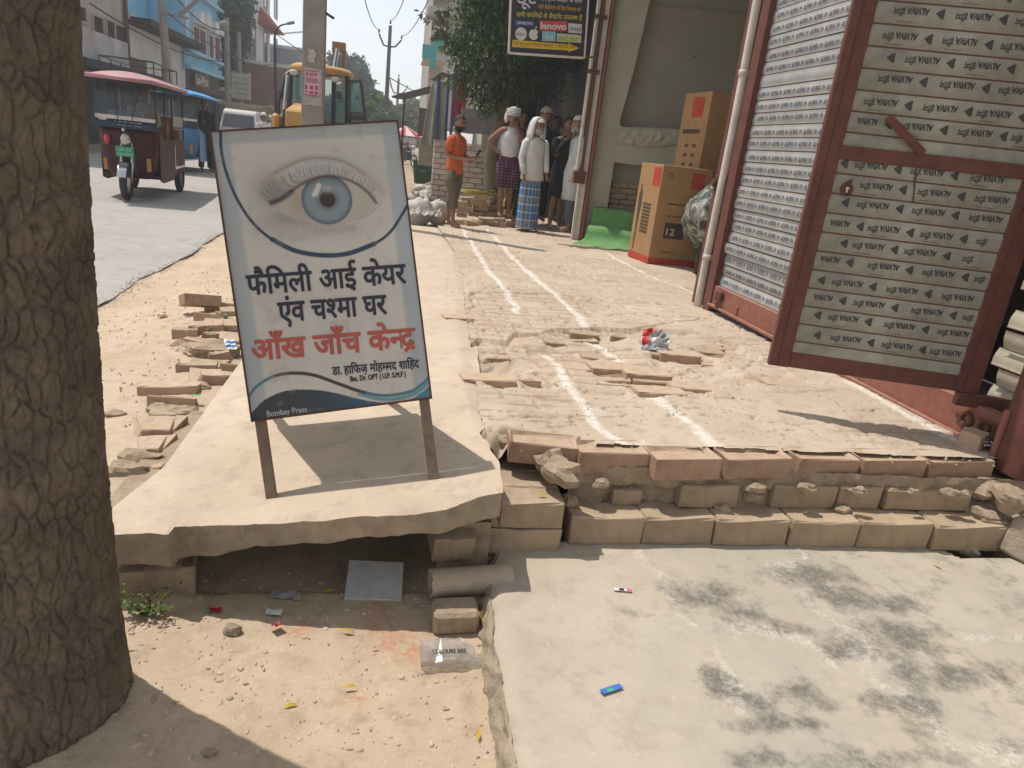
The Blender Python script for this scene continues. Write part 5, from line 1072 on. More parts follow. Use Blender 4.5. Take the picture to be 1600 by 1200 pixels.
# covered motorcycle
M_tyre = mat('tyre_rubber', (.022, .022, .022), .85, .2, 20, .3, 60, dust=.15)
wc = GZ(1090, 428, .19); RWh = .27; mo = empty('covered_motorcycle', (wc.x, wc.y, .17), -.45, 'motorcycle under a camouflage cover standing between the cartons and the white pipe', 'motorcycle')
def wheel(parent, c, R_, w, ax='x', rim=M_tyre, nsp=10, prim=None):
    t = MB(); t.ring((0, 0, 0), R_ - w * .5, w * .5, ax, 28, 8); o = t.build('tyre', M_tyre, parent, smooth=True); o.location = c
    r = MB(); r.ring((0, 0, 0), R_ - w * 1.15, w * .14, ax, 24, 6)
    for k in range(nsp):
        a = 2 * PI * k / nsp; R2 = R_ - w * 1.15; d = {'x': Vector((0, math.cos(a), math.sin(a))), 'y': Vector((math.cos(a), 0, math.sin(a)))}[ax]; r.tube([d * .03, d * R2], .006, 4)
    r.tube([(-.04, 0, 0), (.04, 0, 0)] if ax == 'x' else [(0, -.04, 0), (0, .04, 0)], .035, 10); o2 = r.build('rim', rim, parent); o2.location = c; return o
wheel(mo, (0, 0, RWh), RWh, .095, 'x', plain('green_rim', (.05, .2, .09), .4), 6)
wheel(mo, (.0, 1.2, RWh), RWh, .095, 'x', plain('green_rim', (.05, .2, .09), .4), 6)
def camo():
    m = bpy.data.materials.new('camouflage'); m.use_nodes = True; N = m.node_tree.nodes; L = m.node_tree.links; b = N['Principled BSDF']; tc = N.new('ShaderNodeTexCoord'); n = N.new('ShaderNodeTexNoise'); n.inputs['Scale'].default_value = 8; n.inputs['Detail'].default_value = 1.5; n.inputs['Distortion'].default_value = .3; L.new(tc.outputs['Object'], n.inputs['Vector'])
    r = N.new('ShaderNodeValToRGB'); r.color_ramp.interpolation = 'CONSTANT'; e_ = r.color_ramp.elements; e_[0].position = 0; e_[0].color = (.035, .045, .04, 1); e_[1].position = .44; e_[1].color = (.10, .12, .10, 1); x = e_.new(.54); x.color = (.30, .31, .29, 1); x = e_.new(.60); x.color = (.22, .19, .13, 1); x = e_.new(.65); x.color = (.06, .08, .07, 1)
    L.new(n.outputs['Fac'], r.inputs[0]); L.new(r.outputs[0], b.inputs['Base Color']); b.inputs['Roughness'].default_value = .6; return m
q = MB(); 
def cover(p): return 1 + .16 * mnoise.noise(p * 2.1) + .07 * mnoise.noise(p * 6)
q.sphere((.04, .55, .62), (.33, 1.0, .38), 34, 22, cover); q.sphere((-.02, -.05, .66), (.24, .40, .26), 24, 16, cover); q.build('camouflage_cover', camo(), mo, smooth=True)
q = MB(); q.tube([(-.06, 0, RWh), (-.06, .1, .62)], .018, 8); q.tube([(.06, 0, RWh), (.06, .1, .62)], .018, 8); q.build('fork', plain('dark_metal', (.05, .05, .05), .4, .6), mo)
p = GZ(1060, 416, .17); q = MB(); q.box((0, 0, .0), (.09, .09, .24)); o = q.build('white_block', M_whp, bevel=.004); o.location = (p.x + .03, p.y + .06, .27); tag(o, 'short white post standing between the large carton and the motorcycle wheel', 'post')
# post of the next shutter (red edged) with pipe and channel, the sign fixed to it
XQ = PX(905, 368, 2.6).x
yq = 10.05; 
def ZQ(px, py): return PY(px, py, yq)
b0 = ZQ(905, 370); bp_ = empty('shutter_guide', (b0.x + .05, yq, .12), 0, 'white and maroon shutter guide post at the corner before the dark shop', 'post')
q = MB(); q.bb(-.045, .0, 0, .05, 0, 3.3); q.build('maroon_edge', M_maroon_d, bp_); q = MB(); q.bb(-.13, -.06, 0, .06, 0, 3.3); q.build('white_channel', M_whp, bp_); q = MB(); q.bb(-.17, -.135, -.01, .04, 0, .85); q.build('lower_channel', M_whp, bp_); q = MB(); q.tube([(-.155, -.02, .9), (-.155, -.02, 3.3)], .022, 8); q.build('maroon_rod', M_maroon, bp_); q = MB(); q.tube([(-.22, -.01, .85), (-.22, -.01, 3.3)], .028, 8); q.build('white_pipe', M_whp, bp_)
for z in (.92, 2.28, 2.95): q = MB(); q.bb(-.26, -.09, -.05, -.01, z - (.11 if z < 1 else .03), z + (.06 if z < 1 else .02)); q.build('bracket', M_maroon, bp_, bevel=.004)
for z in (0,): q = MB(); q.bb(.001, .012, .0, .14, 0, 3.3); q.build('inner_reveal', plain('dark_reveal', (.03, .03, .035)), bp_)
# hanging laptop sign
ys_ = 9.7; A = PY(795, 83, ys_); B = PY(913, 91, ys_); ux = (B - A); Wd = ux.length; ux.normalize(); uy = Vector((-ux.z, 0, ux.x)); Hd = .95
hs_ = empty('hanging_sign', A, M=Matrix.Translation(A) @ Matrix((ux, Vector((0, 1, 0)), uy)).transposed().to_4x4(), label='dark computer shop sign with brand logos and a yellow arrow hanging from the post', cat='sign board')
def HP(px, py):
    p = PY(px, py, ys_) - A; return (p.dot(ux), p.dot(uy))
q = MB(); q.bb(0, Wd, 0, .04, 0, Hd); q.build('board', plain('dark_board', (.022, .018, .03), .4), hs_)
for a_ in ((-.01, .012, 0, Hd), (Wd - .012, Wd + .01, 0, Hd), (.012, Wd - .012, -.01, .014)): q = MB(); q.bb(a_[0], a_[1], -.012, .045, a_[2], a_[3]); q.build('frame_bar', M_whp, hs_)
def hrect(a, b, c, d, m, n='printed_panel', y=-.003):
    P = [HP(*a), HP(*b), HP(*c), HP(*d)]; q = MB(); q.add([(u, y, v) for u, v in P], [(0, 1, 2, 3)]); return q.build(n, m, hs_)
Mr = plain('logo_red', (.50, .05, .045)); Mw = plain('logo_white', (.55, .53, .50)); Mb = plain('logo_blue', (.03, .07, .22)); Mt = plain('logo_teal', (.20, .42, .45)); My = plain('sign_yellow', (.60, .43, .02)); Mc = plain('logo_cream', (.5, .48, .33)); Mg = plain('logo_green', (.24, .40, .04)); Mtb = plain('logo_textblue', (.08, .16, .28)); Mt2 = plain('sign_redtext', (.35, .07, .01))
hrect((843, 47.5), (886, 49), (886, 33.5), (843, 32), Mr); hrect((888, 51), (909, 52.5), (909, 38), (888, 36), Mw); hrect((847, 64), (868, 65), (868, 49.5), (847, 48.5), Mt); hrect((870, 65), (908, 67), (908, 55), (870, 52), Mc); hrect((804, 40), (834, 41.5), (834, 33), (804, 31.5), Mb)
def htext(s_, a, b, hpx, m, bold=.0008, VF=None):
    A_ = HP(*a); B_ = HP(*b); dx = Vector((B_[0] - A_[0], 0, B_[1] - A_[1])); w = dx.length; dx.normalize(); q = MB(); put_text(q, VF or text_mesh(s_), (A_[0], -.006, A_[1]), dx, Vector((-dx.z, 0, dx.x)), (0, -1, 0), height=hpx * .0089, width=w, bold=bold); return q.build('lettering', m, hs_)
htext('lenovo', (845, 45), (884, 46.5), 12, Mw, .004); htext('intel', (891, 48), (907, 49), 9, Mtb, .0015); htext('hp', (853, 61), (863, 61.5), 9, Mw, .0015); htext('acer', (872, 63), (906, 65), 11, Mg, .003); htext('SAMSUNG', (808, 37.5), (832, 39), 5, Mw, .001); htext('DELL', (807, 55.5), (821, 56), 5, Mtb, .001)
for (cx_0, cy_0, r_0, m_0) in ((814, 53, 9, Mw), (834, 54, 7.6, Mw)):
    c_ = HP(cx_0, cy_0); q = MB(); R_ = r_0 * .0083; n = 24
    ring_ = [(c_[0] + R_ * math.cos(2 * PI * k / n) * (1 if cx_0 < 820 else (1 - .35 * math.exp(-((2 * PI * k / n if k < n / 2 else 2 * PI * k / n - 2 * PI) / .35) ** 2))), -.0045, c_[1] + R_ * math.sin(2 * PI * k / n) * (1 if cx_0 < 820 else (1 - .12 * math.exp(-((abs(2 * PI * k / n - PI / 2)) / .3) ** 2)))) for k in range(n)]
    q.add(ring_, [tuple(range(n))]); q.build('logo_disc', m_0, hs_)
c_ = HP(837, 43.5); q = MB(); q.add([(c_[0] - .015, -.0045, c_[1] - .02), (c_[0] + .005, -.0045, c_[1] - .012), (c_[0] + .022, -.0045, c_[1] + .02), (c_[0] + .0, -.0045, c_[1] + .012)], [(0, 1, 2, 3)]); q.build('logo_leaf', Mw, hs_)
P = [HP(800, 73.5), HP(888, 79), HP(888, 81.5), HP(905, 75.5), HP(888, 67), HP(888, 69.5), HP(801, 62)]; q = MB(); q.add([(u, -.004, v) for u, v in P], [tuple(range(7))]); q.build('yellow_arrow', My, hs_)
Mye = plain('sign_yellowtext', (.55, .45, .03)); Mor = plain('sign_orange', (.50, .28, .02))
htext('', (807, 26), (909, 32), 8.5, Mye, .0008, deva(['सभी', ' ', 'कप', 'िनयो', 'ं'][:1] + [' ', 'कंप', 'िनयों', ' ', 'के', ' ', 'लैपटॉप', ' ', 'उपल', ('h', 'ब', .7), 'ध', ' ', 'हैं']))
htext('', (840, 13), (907, 18.5), 7, Mor, .0006, deva(['पहले', ' ', 'ईस्तेमाल', ' ', 'करें', ' ', 'िफर', ' ', 'िव', ('h', 'श', .7), 'वास', ' ', 'करें']))
htext('', (842, 0.5), (909, 5), 8.5, Mw, .0008, deva(['आकर्षक', ' ', 'उपहार', ' ', 'के', ' ', 'साथ'])); htext('', (806, 5), (838, 6), 26, Mw, .0025, deva(['छूट'])); htext('', (803, 70.5), (898, 76.5), 6, Mt2, .0004, deva(['नये', ' ', 'एवं', ' ', 'पुराने', ' ', 'लैपटॉप', ' ', 'खरीदने', ' ', 'व', ' ', 'बेचने', ' ', 'के', ' ', 'िलये']))
q = MB(); q.tube([(Wd + .0, .0, .02), (Wd + .25, .3, .05)], .012, 6); q.build('sign_bracket', M_maroon, hs_)
# ================================================================== PEOPLE
M_skin = mat('brown_skin', (.26, .14, .085), .55, .08, 8, .05, 60); M_skin2 = mat('light_brown_skin', (.33, .19, .12), .55, .08, 8, .05, 60); M_skin_d = mat('dark_brown_skin', (.19, .10, .06), .55, .08, 8, .05, 60)
M_hair = mat('black_hair', (.012, .010, .009), .6, .3, 60, .5, 200); M_beard = mat('grey_beard', (.40, .38, .35), .9, .2, 60, .5, 200); M_eye = plain('dark_eye', (.01, .008, .007), .3)
def cloth(n, c, **k): return mat(n, c, .9, .10, 10, .3, 60, **k)
def head_fn(p):
    # p: unit direction, face towards -y
    q = 1.0
    f = max(0, -p.y)
    q += .16 * math.exp(-((p.x / .14) ** 2 + ((p.z + .12) / .18) ** 2)) * (f > .5)
    q += .05 * math.exp(-((p.x / .2) ** 2 + ((p.z + .28) / .07) ** 2)) * (f > .3) + .07 * math.exp(-((p.x / .3) ** 2 + ((p.z + .62) / .2) ** 2)) * (f > .2)
    q -= .05 * math.exp(-(((abs(p.x) - .32) / .14) ** 2 + ((p.z - .08) / .10) ** 2)) * (f > .3)
    q -= .13 * max(0, -p.z - .25) * (1 - f) ; q *= 1 - .10 * abs(p.x) * max(0, -p.z)
    q += .10 * math.exp(-(((abs(p.x) - .98) / .08) ** 2 + ((p.z + .02) / .16) ** 2 + ((p.y - .08) / .12) ** 2))
    return q
def skin_mesh(joints, edges, root):
    me = bpy.data.meshes.new('body'); me.from_pydata([j[0] for j in joints], edges, []); o = bpy.data.objects.new('body', me); COL.objects.link(o)
    m = o.modifiers.new('s', 'SKIN'); m.use_smooth_shade = True; m.branch_smoothing = .6
    sv = me.skin_vertices[0].data
    for i, j in enumerate(joints):
        r = j[1]; sv[i].radius = (r, r) if not isinstance(r, tuple) else r; sv[i].use_root = (i == root)
    s = o.modifiers.new('d', 'SUBSURF'); s.levels = 1; s.render_levels = 1
    dg = bpy.context.evaluated_depsgraph_get(); out = bpy.data.meshes.new_from_object(o.evaluated_get(dg))
    vs = [tuple(v.co) for v in out.vertices]; fs = [tuple(p.vertices) for p in out.polygons]; bpy.data.objects.remove(o); bpy.data.meshes.remove(me); bpy.data.meshes.remove(out); return vs, fs
def person(loc, height, rz, label, skin=None, L=((-.22, -.0, 1.12), (-.22, -.05, .88)), R=((.22, .0, 1.12), (.22, -.05, .88)), feet=((-.10, .03), (.10, -.03)), head_rot=0.0, head_tilt=0.0, group=None, curl=(1, 1), nod=0.0, sit=False):
    """built 1.70 m tall facing -y: L / R are the elbow and wrist on the picture's left / right"""
    skin = skin or M_skin
    t = empty('person', loc, rz, label, 'person', group); t.scale = (height / 1.7,) * 3
    J = []; E = []
    def add(p, r, par=None): J.append((Vector(p), r)); (E.append((par, len(J) - 1)) if par is not None else None); return len(J) - 1
    pel = add((0, 0, .92), (.125, .10)); wa = add((0, 0, 1.06), (.115, .09), pel); ch = add((0, 0, 1.26), (.135, .10), wa); nb = add((0, .005, 1.40), (.075, .07), ch); nk = add((0, -.005, 1.47), (.05, .05), nb); hd = add((0, -.012, 1.53), (.05, .055), nk)
    info = {}
    for s, (el, wr), key, cu in ((-1, L, 'L', curl[0]), (1, R, 'R', curl[1])):
        sh = add((s * .155, .0, 1.365), (.055, .055), nb); e = add(el, (.038, .038), sh); w = add(wr, (.026, .024), e)
        d = (Vector(wr) - Vector(el)).normalized(); pm = Vector(wr) + d * .055; pa = add(pm, (.030, .018), w); side = Vector((0, 1, 0)).cross(d); side = side.normalized() if side.length > .1 else Vector((1, 0, 0)); nrm = d.cross(side).normalized()
        for f in range(4):
            o_ = (f - 1.5) * .018; ln = (.062, .072, .068, .052)[f]; b = pm + d * .03 + side * o_; k1 = add(b, (.009, .009), pa); k2 = add(b + d * ln * .5 - nrm * .012 * cu, (.0085, .0085), k1); add(b + d * ln * (.95 - .25 * cu) - nrm * .034 * cu, (.007, .007), k2)
        th = add(pm + side * (-s) * .034 - d * .005, (.011, .011), pa); add(pm + side * (-s) * .045 + d * .035 - nrm * .01, (.009, .009), th); info[key] = (Vector(el), Vector(wr), pm)
    for s, ft in ((-1, feet[0]), (1, feet[1])):
        if sit:
            hp = add((s * .085, -.02, .86), (.095, .095), pel); kn = add((s * .12, -.40, .86), (.06, .06), hp); ca = add((s * .12, -.40, .70), (.054, .056), kn); an = add((s * .12, -.38, .42), (.036, .038), ca); he = add((s * .12, -.43, .38), (.038, .03), an); add((s * .13, -.54, .365), (.04, .02), he); continue
        hp = add((s * .085, 0, .86), (.095, .095), pel); kn = add((s * .09 + (ft[0] - s * .1) * .5, ft[1] * .5 - .02, .48), (.058, .062), hp); ca = add((s * .09 + (ft[0] - s * .1) * .75, ft[1] * .75 + .01, .34), (.052, .058), kn); an = add((ft[0], ft[1] + .01, .09), (.034, .038), ca); he = add((ft[0], ft[1] - .04, .04), (.038, .034), an); add((ft[0] * 1.12, ft[1] - .15, .025), (.040, .020), he)
    vs, fs = skin_mesh(J, E, 0); q = MB(); q.add(vs, fs)
    HM = Matrix.Translation((0, -.012, 1.485)) @ Matrix.Rotation(head_rot, 4, 'Z') @ Matrix.Rotation(head_tilt, 4, 'Y') @ Matrix.Rotation(nod, 4, 'X') @ Matrix.Diagonal((1.12, 1.12, 1.08, 1))
    hq = MB(); hq.sphere((0, -.015, .095), (.076, .094, .115), 24, 18, head_fn); hq.xf(HM); q.add(hq.v, hq.f); q.build('body', skin, t, smooth=True)
    for s in (-1, 1):
        e_ = MB(); e_.sphere((s * .030, -.098, .108), (.014, .008, .007), 8, 6); e_.xf(HM); e_.build('eye', M_eye, t, smooth=True)
        e_ = MB(); e_.sphere((s * .031, -.101, .127), (.021, .008, .004), 8, 5); e_.xf(HM); e_.build('eyebrow', M_hair, t)
    e_ = MB(); e_.sphere((0, -.106, .050), (.022, .008, .005), 8, 5); e_.xf(HM); e_.build('mouth', plain('lips', (.10, .035, .03), .5), t)
    info['HM'] = HM; info['t'] = t; info['feet'] = feet; return t, info
def headpart(info, name, m, c=(0, -.015, .095), r=(.083, .102, .124), keep=None, disp=.0, smooth=True, seed=0):
    q = MB(); q.sphere((0, 0, 0), 1.0, 26, 20); vs = [Vector(v) for v in q.v]; fs = [f for f in q.f if keep is None or keep(sum((vs[i] for i in f), Vector()) / 4)]
    o = MB(); used = {}; nv = []; nf = []
    for f in fs:
        g = []
        for i in f:
            if i not in used: used[i] = len(nv); p = vs[i]; k = 1 + disp * mnoise.noise(p * 5 + Vector((seed, 0, 0))); nv.append((c[0] + p.x * r[0] * k, c[1] + p.y * r[1] * k, c[2] + p.z * r[2] * k))
            g.append(used[i])
        nf.append(tuple(g))
    o.add(nv, nf); o.xf(info['HM']); return o.build(name, m, info['t'], smooth=smooth)
def hair(info, m=None, r=(.084, .102, .124)): return headpart(info, 'hair', m or M_hair, r=r, keep=lambda p: p.z > .62 or (p.y > .12 and p.z > -.3) or (p.y > -.30 and p.z > .28), disp=.10)
def beard(info, m=None, long=0.0):
    b = headpart(info, 'beard', m or M_hair, r=(.080, .102, .122), keep=lambda p: p.y < .1 and p.z < -.38, disp=.08)
    if long: q = MB(); q.loft([((0, -.085, .045), .040, .022), ((0, -.09, -.02), .036, .026), ((0, -.08, -.06 - long * .3), .016, .012)], 10); q.xf(info['HM']); q.build('beard', m or M_hair, info['t'], smooth=True)
    q = MB(); q.sphere((0, -.110, .062), (.030, .008, .005), 8, 5); q.xf(info['HM']); q.build('moustache', m or M_hair, info['t'])
def shirt(info, m, hem=.86, sleeve=1.0, flare=1.0, neck=.075, name='shirt', wide=1.0, tank=False, both=(1, 1)):
    q = MB(); rg = [((0, 0, hem), .175 * flare * wide, .125 * flare), ((0, 0, hem + .10), .168 * flare * wide, .122 * (flare if hem < .7 else 1)), ((0, 0, 1.08), .152 * wide, .112), ((0, 0, 1.22), .166 * wide, .118)]
    rg += ([((0, 0, 1.30), .150, .112), ((0, 0, 1.37), .10, .085), ((0, .0, 1.42), .088, .07)] if tank else [((0, 0, 1.33), .172 * wide, .110), ((0, 0, 1.385), .135, .092), ((0, .005, 1.43), neck, .066)])
    if hem < .7: rg.insert(2, ((0, 0, .88), .178 * flare, .142 * flare))
    q.loft(rg, 22, True, .05, hem * 7); q.build(name, m, info['t'], smooth=True)
    if not tank:
        for s, k, b in ((-1, 'L', both[0]), (1, 'R', both[1])):
            el, wr, _ = info[k]; sh = Vector((s * .140, 0, 1.365)); e = MB()
            if sleeve >= 1: e.tube([sh, Vector((s * .175, 0, 1.33)), el, el.lerp(wr, .5), el.lerp(wr, .93)], [.062, .066, .053, .047, .040], 12)
            else: e.tube([sh, Vector((s * .175, 0, 1.34)), sh.lerp(el, .75)], [.060, .068, .060], 12)
            e.build('sleeve', m, info['t'], smooth=True)
def trousers(info, m, bottom=.10, wide=1.0, name='trousers', waist=.98):
    ft = info['feet']; q = MB(); q.loft([((0, 0, waist), .142, .108), ((0, 0, .90), .165, .12), ((0, 0, .80), .168, .118)], 18); q.build(name, m, info['t'], smooth=True)
    for s, f in ((-1, ft[0]), (1, ft[1])):
        pts = [Vector((s * .083, 0, .88)), Vector((s * .085, -.01, .70)), Vector((s * .09 + (f[0] - s * .1) * .5, f[1] * .5 - .02, .48)), Vector((s * .09 + (f[0] - s * .1) * .8, f[1] * .8, .28)), Vector((f[0], f[1] + .01, .10))]
        keep = [p for p in pts if p.z > bottom + .03]; k = len(keep); last = pts[min(k, 4)]; prv = keep[-1]
        if last.z < prv.z: keep.append(prv.lerp(last, min(1, (prv.z - bottom) / (prv.z - last.z))))
        rs_ = [(.100, .095, .078, .070, .066)[min(i, 4)] * wide for i in range(len(keep))]; l = MB(); l.tube(keep, rs_, 12); l.build('trouser_leg', m, info['t'], smooth=True)
def sit_trousers(info, m):
    for s in (-1, 1):
        q = MB(); q.tube([Vector((s * .08, .05, .87)), Vector((s * .10, -.2, .875)), Vector((s * .12, -.41, .87)), Vector((s * .12, -.41, .70)), Vector((s * .12, -.385, .46))], [.10, .095, .08, .072, .066], 12); q.build('trouser_leg', m, info['t'], smooth=True)
def at(px, py, z=.15): p = GZ(px, py, z); return p
def hgt(p, py, z0): return ZAT(p.x, p.y, py) - z0
GP = 'men gathered in front of the dark shop'
# 1 man in orange T-shirt with a phone
p = at(703, 354, .14); t, f = person(p, hgt(p, 181, .14), .95, 'man in an orange T-shirt and olive trousers looking up from his phone', M_skin, L=((-.23, .02, 1.10), (-.10, -.24, 1.06)), R=((.23, -.02, 1.10), (.10, -.27, 1.12)), feet=((-.08, -.10), (.09, .10)), head_rot=-.35, nod=.08)
hair(f); beard(f); shirt(f, cloth('orange_cotton', (.50, .115, .035)), .84, .5, 1.0); trousers(f, cloth('olive_cloth', (.13, .105, .065)), .30)
q = MB(); q.box((.075, -.36, 1.175), (.075, .010, .15), Matrix.Rotation(.5, 3, 'X')); ph = q.build('mobile_phone', plain('phone_dark', (.03, .03, .035), .2), None, bevel=.004); ph.matrix_world = t.matrix_basis.copy(); ph.location = p; ph.rotation_euler = (0, 0, .95); tag(ph, 'dark mobile phone held by the man in the orange T-shirt', 'phone')
# 2 man in white vest, hand on hip
p = at(785, 340, .22); t, f = person(p, hgt(p, 170, .22), .1, 'man in white vest and purple shorts wearing a white head wrap, hand on hip', M_skin, L=((-.36, .03, 1.17), (-.17, -.02, 1.02)), R=((.23, -.06, 1.12), (.06, -.17, 1.40)), feet=((-.08, -.04), (.10, .03)), head_rot=-.1, group=None)
hair(f); shirt(f, cloth('white_vest', (.62, .61, .62)), .92, 0, .80, tank=True, name='vest')
mp = cloth('purple_print', (.10, .03, .07)); trousers(f, mp, .46, 1.05, 'shorts')
headpart(f, 'head_wrap', cloth('white_cloth', (.60, .59, .57)), r=(.094, .108, .130), keep=lambda p: p.z > .38 or (p.y > .25 and p.z > -.2), disp=.16)
for k in range(4):
    q = MB(); q.tube([(.098 * math.cos(a), -.015 + .115 * math.sin(a), .125 + .018 * k + .02 * math.sin(a + k)) for a in np.linspace(0, 2 * PI, 20)], .012, 6, False); q.xf(f['HM']); q.build('wrap_fold', cloth('white_cloth', (.60, .59, .57)), t, smooth=True)
q = MB(); q.sphere((-.085, .02, .07), (.035, .05, .075), 10, 8, lambda p: 1 + .3 * mnoise.noise(p * 3)); q.xf(f['HM']); q.build('wrap_knot', cloth('white_cloth', (.60, .59, .57)), t, smooth=True)
# pattern dots on the shorts: small pale motifs on the cloth surface
q = MB(); rr_ = random.Random(6)
for s in (-1, 1):
    for i in range(9):
        for j in range(6):
            a = -PI * .95 + j * PI * .9 / 5 ; z = .86 - i * .047; x = s * .088 + .103 * math.cos(a); y = .103 * math.sin(a) - .012; q.sphere((x, y, z), (.007, .007, .007), 5, 3)
o = q.build('printed_motifs', plain('pale_motif', (.45, .40, .42)), t); o['kind'] = 'stuff'
# 3 man in lungi
p = at(822, 358, .15); t, f = person(p, hgt(p, 186, .15), .35, 'old man in white shirt and blue checked lungi, white cloth over his head', M_skin, L=((-.22, .02, 1.10), (-.21, -.10, .84)), R=((.21, -.02, 1.12), (.19, -.12, .90)), head_rot=.1)
shirt(f, cloth('white_shirt', (.60, .60, .59)), .78, 1.0, 1.12, wide=1.05); beard(f, M_beard)
headpart(f, 'white_cap', cloth('white_cloth', (.60, .59, .57)), r=(.085, .104, .127), keep=lambda p: p.z > .42)
q = MB(); sh = [(-.115, -.03, -.10), (-.112, -.045, .0), (-.100, -.05, .10), (-.085, -.055, .17), (-.05, -.055, .215), (0, -.055, .232), (.05, -.055, .215), (.085, -.055, .17), (.100, -.05, .10), (.115, -.045, .0), (.125, -.03, -.14)]
vs = []
for k, (dx, dy) in enumerate([(0, 0), (.01, .06), (.004, .12), (-.02, .15)]):
    for (x, y, z) in sh: vs.append((x * (1 + dx * 2), y + dy, z - (.03 if k == 3 else 0)))
n = len(sh); q.add(vs, [(k * n + i, k * n + i + 1, (k + 1) * n + i + 1, (k + 1) * n + i) for k in range(3) for i in range(n - 1)]); q.xf(f['HM'])
o = q.build('head_cloth', cloth('white_cloth', (.60, .59, .57)), t, smooth=True); md = o.modifiers.new('s', 'SOLIDIFY'); md.thickness = .022
def lungi():
    m = bpy.data.materials.new('blue_check'); m.use_nodes = True; N = m.node_tree.nodes; L = m.node_tree.links; b = N['Principled BSDF']; tc = N.new('ShaderNodeTexCoord'); sp = N.new('ShaderNodeSeparateXYZ'); L.new(tc.outputs['Object'], sp.inputs[0])
    at2 = N.new('ShaderNodeMath'); at2.operation = 'ARCTAN2'; L.new(sp.outputs['X'], at2.inputs[0]); L.new(sp.outputs['Y'], at2.inputs[1])
    def wave(v, sc, lo, hi):
        a = N.new('ShaderNodeMath'); a.operation = 'MULTIPLY'; a.inputs[1].default_value = sc; L.new(v, a.inputs[0]); s = N.new('ShaderNodeMath'); s.operation = 'SINE'; L.new(a.outputs[0], s.inputs[0]); r = N.new('ShaderNodeMapRange'); r.inputs[1].default_value = lo; r.inputs[2].default_value = hi; L.new(s.outputs[0], r.inputs[0]); return r.outputs[0]
    def mix(f_, A, B):
        x = N.new('ShaderNodeMix'); x.data_type = 'RGBA'; L.new(f_, x.inputs['Factor'])
        for k, v in (('A', A), ('B', B)):
            if isinstance(v, tuple): x.inputs[k].default_value = (*v, 1)
            else: L.new(v, x.inputs[k])
        return x.outputs['Result']
    c = mix(wave(at2.outputs[0], 5, -.1, .1), (.02, .16, .42), (.10, .13, .18)); c = mix(wave(sp.outputs['Z'], 17, .1, .3), c, (.12, .16, .22)); c = mix(wave(at2.outputs[0], 15, .90, .97), c, (.45, .47, .5)); c = mix(wave(sp.outputs['Z'], 51, .90, .97), c, (.45, .47, .5)); L.new(c, b.inputs['Base Color']); b.inputs['Roughness'].default_value = .9; return m
q = MB(); rg = []; n = 40
for i, (z, rx, ry) in enumerate([(.02, .185, .15), (.2, .180, .15), (.45, .182, .15), (.7, .178, .135), (.88, .150, .105), (1.0, .13, .09)]): rg.append((z, rx, ry))
vs = []
for z, rx, ry in rg:
    for j in range(n): a = 2 * PI * j / n; k = 1 + .07 * math.sin(a * 7 + z * 3) * (1 - z * .8); vs.append((math.cos(a) * rx * k, math.sin(a) * ry * k, z))
q.add(vs, [(i * n + j, i * n + (j + 1) % n, (i + 1) * n + (j + 1) % n, (i + 1) * n + j) for i in range(5) for j in range(n)]); q.build('checked_lungi', lungi(), t, smooth=True)
# 4 man in black, hand at the mouth
p = at(868, 358, .15); t, f = person(p, hgt(p, 184, .15), .1, 'man in black kurta and shorts holding one hand to his mouth behind the lungi man', M_skin_d, L=((-.20, -.08, 1.10), (-.06, -.18, 1.38)), R=((.23, .02, 1.12), (.20, -.06, .88)), feet=((-.13, -.05), (.08, .12)), head_rot=.15)
hair(f); shirt(f, cloth('black_cloth', (.012, .012, .014)), .60, 1.0, 1.12); trousers(f, cloth('black_cloth', (.012, .012, .014)), .50, 1.1, 'shorts')
# 5 old man in white kurta and cap, at the post, facing left
p = at(885, 361, .15); t, f = person(p, hgt(p, 183, .15), -1.35, 'old man with a white beard, white skullcap and long white kurta beside the post', M_skin2, L=((-.22, .0, 1.12), (-.2, -.12, .88)), R=((.22, .0, 1.12), (.2, -.1, .88)), head_rot=.1)
shirt(f, cloth('white_shirt', (.60, .60, .59)), .48, 1.0, 1.18); trousers(f, cloth('grey_trousers', (.12, .125, .14)), .12, 1.1); beard(f, M_beard, .12); headpart(f, 'white_cap', cloth('white_knit', (.62, .61, .58)), r=(.086, .106, .128), keep=lambda p: p.z > .42, disp=.02)
# 6-8 men behind
for i, (px, top, Yv, rz, lb, sk, sc, extra) in enumerate([(818, 196, 11.6, .1, 'young man in a pale shirt looking out behind the lungi man\'s shoulder', M_skin2, (.5, .5, .52), None), (838, 169, 12.1, .3, 'man in a beige baseball cap at the back of the group', M_skin, (.03, .035, .05), 'cap'), (806, 174, 12.5, -.1, 'man in dark clothes half hidden behind the white vest man', M_skin_d, (.02, .02, .022), None), (858, 182, 12.4, -.3, 'man in dark clothes in the shade behind the man in black', M_skin_d, (.025, .025, .03), None)]):
    g = PY(px, 300, Yv); t, f = person(Vector((g.x, Yv, .18)), ZAT(g.x, Yv, top) - .18, rz, lb, sk)
    hair(f); shirt(f, cloth('back_shirt_%s' % 'abcd'[i], sc), .84, .5 if i == 0 else 1.0); trousers(f, cloth('dark_trousers', (.03, .03, .035)), .1)
    if extra:
        mc = cloth('beige_cap', (.42, .36, .26)); headpart(f, 'cap', mc, r=(.092, .110, .132), keep=lambda p: p.z > .36); q = MB(); q.sphere((0, -.13, .145), (.06, .055, .010), 12, 6); q.xf(f['HM']); q.build('cap_peak', mc, t, smooth=True)
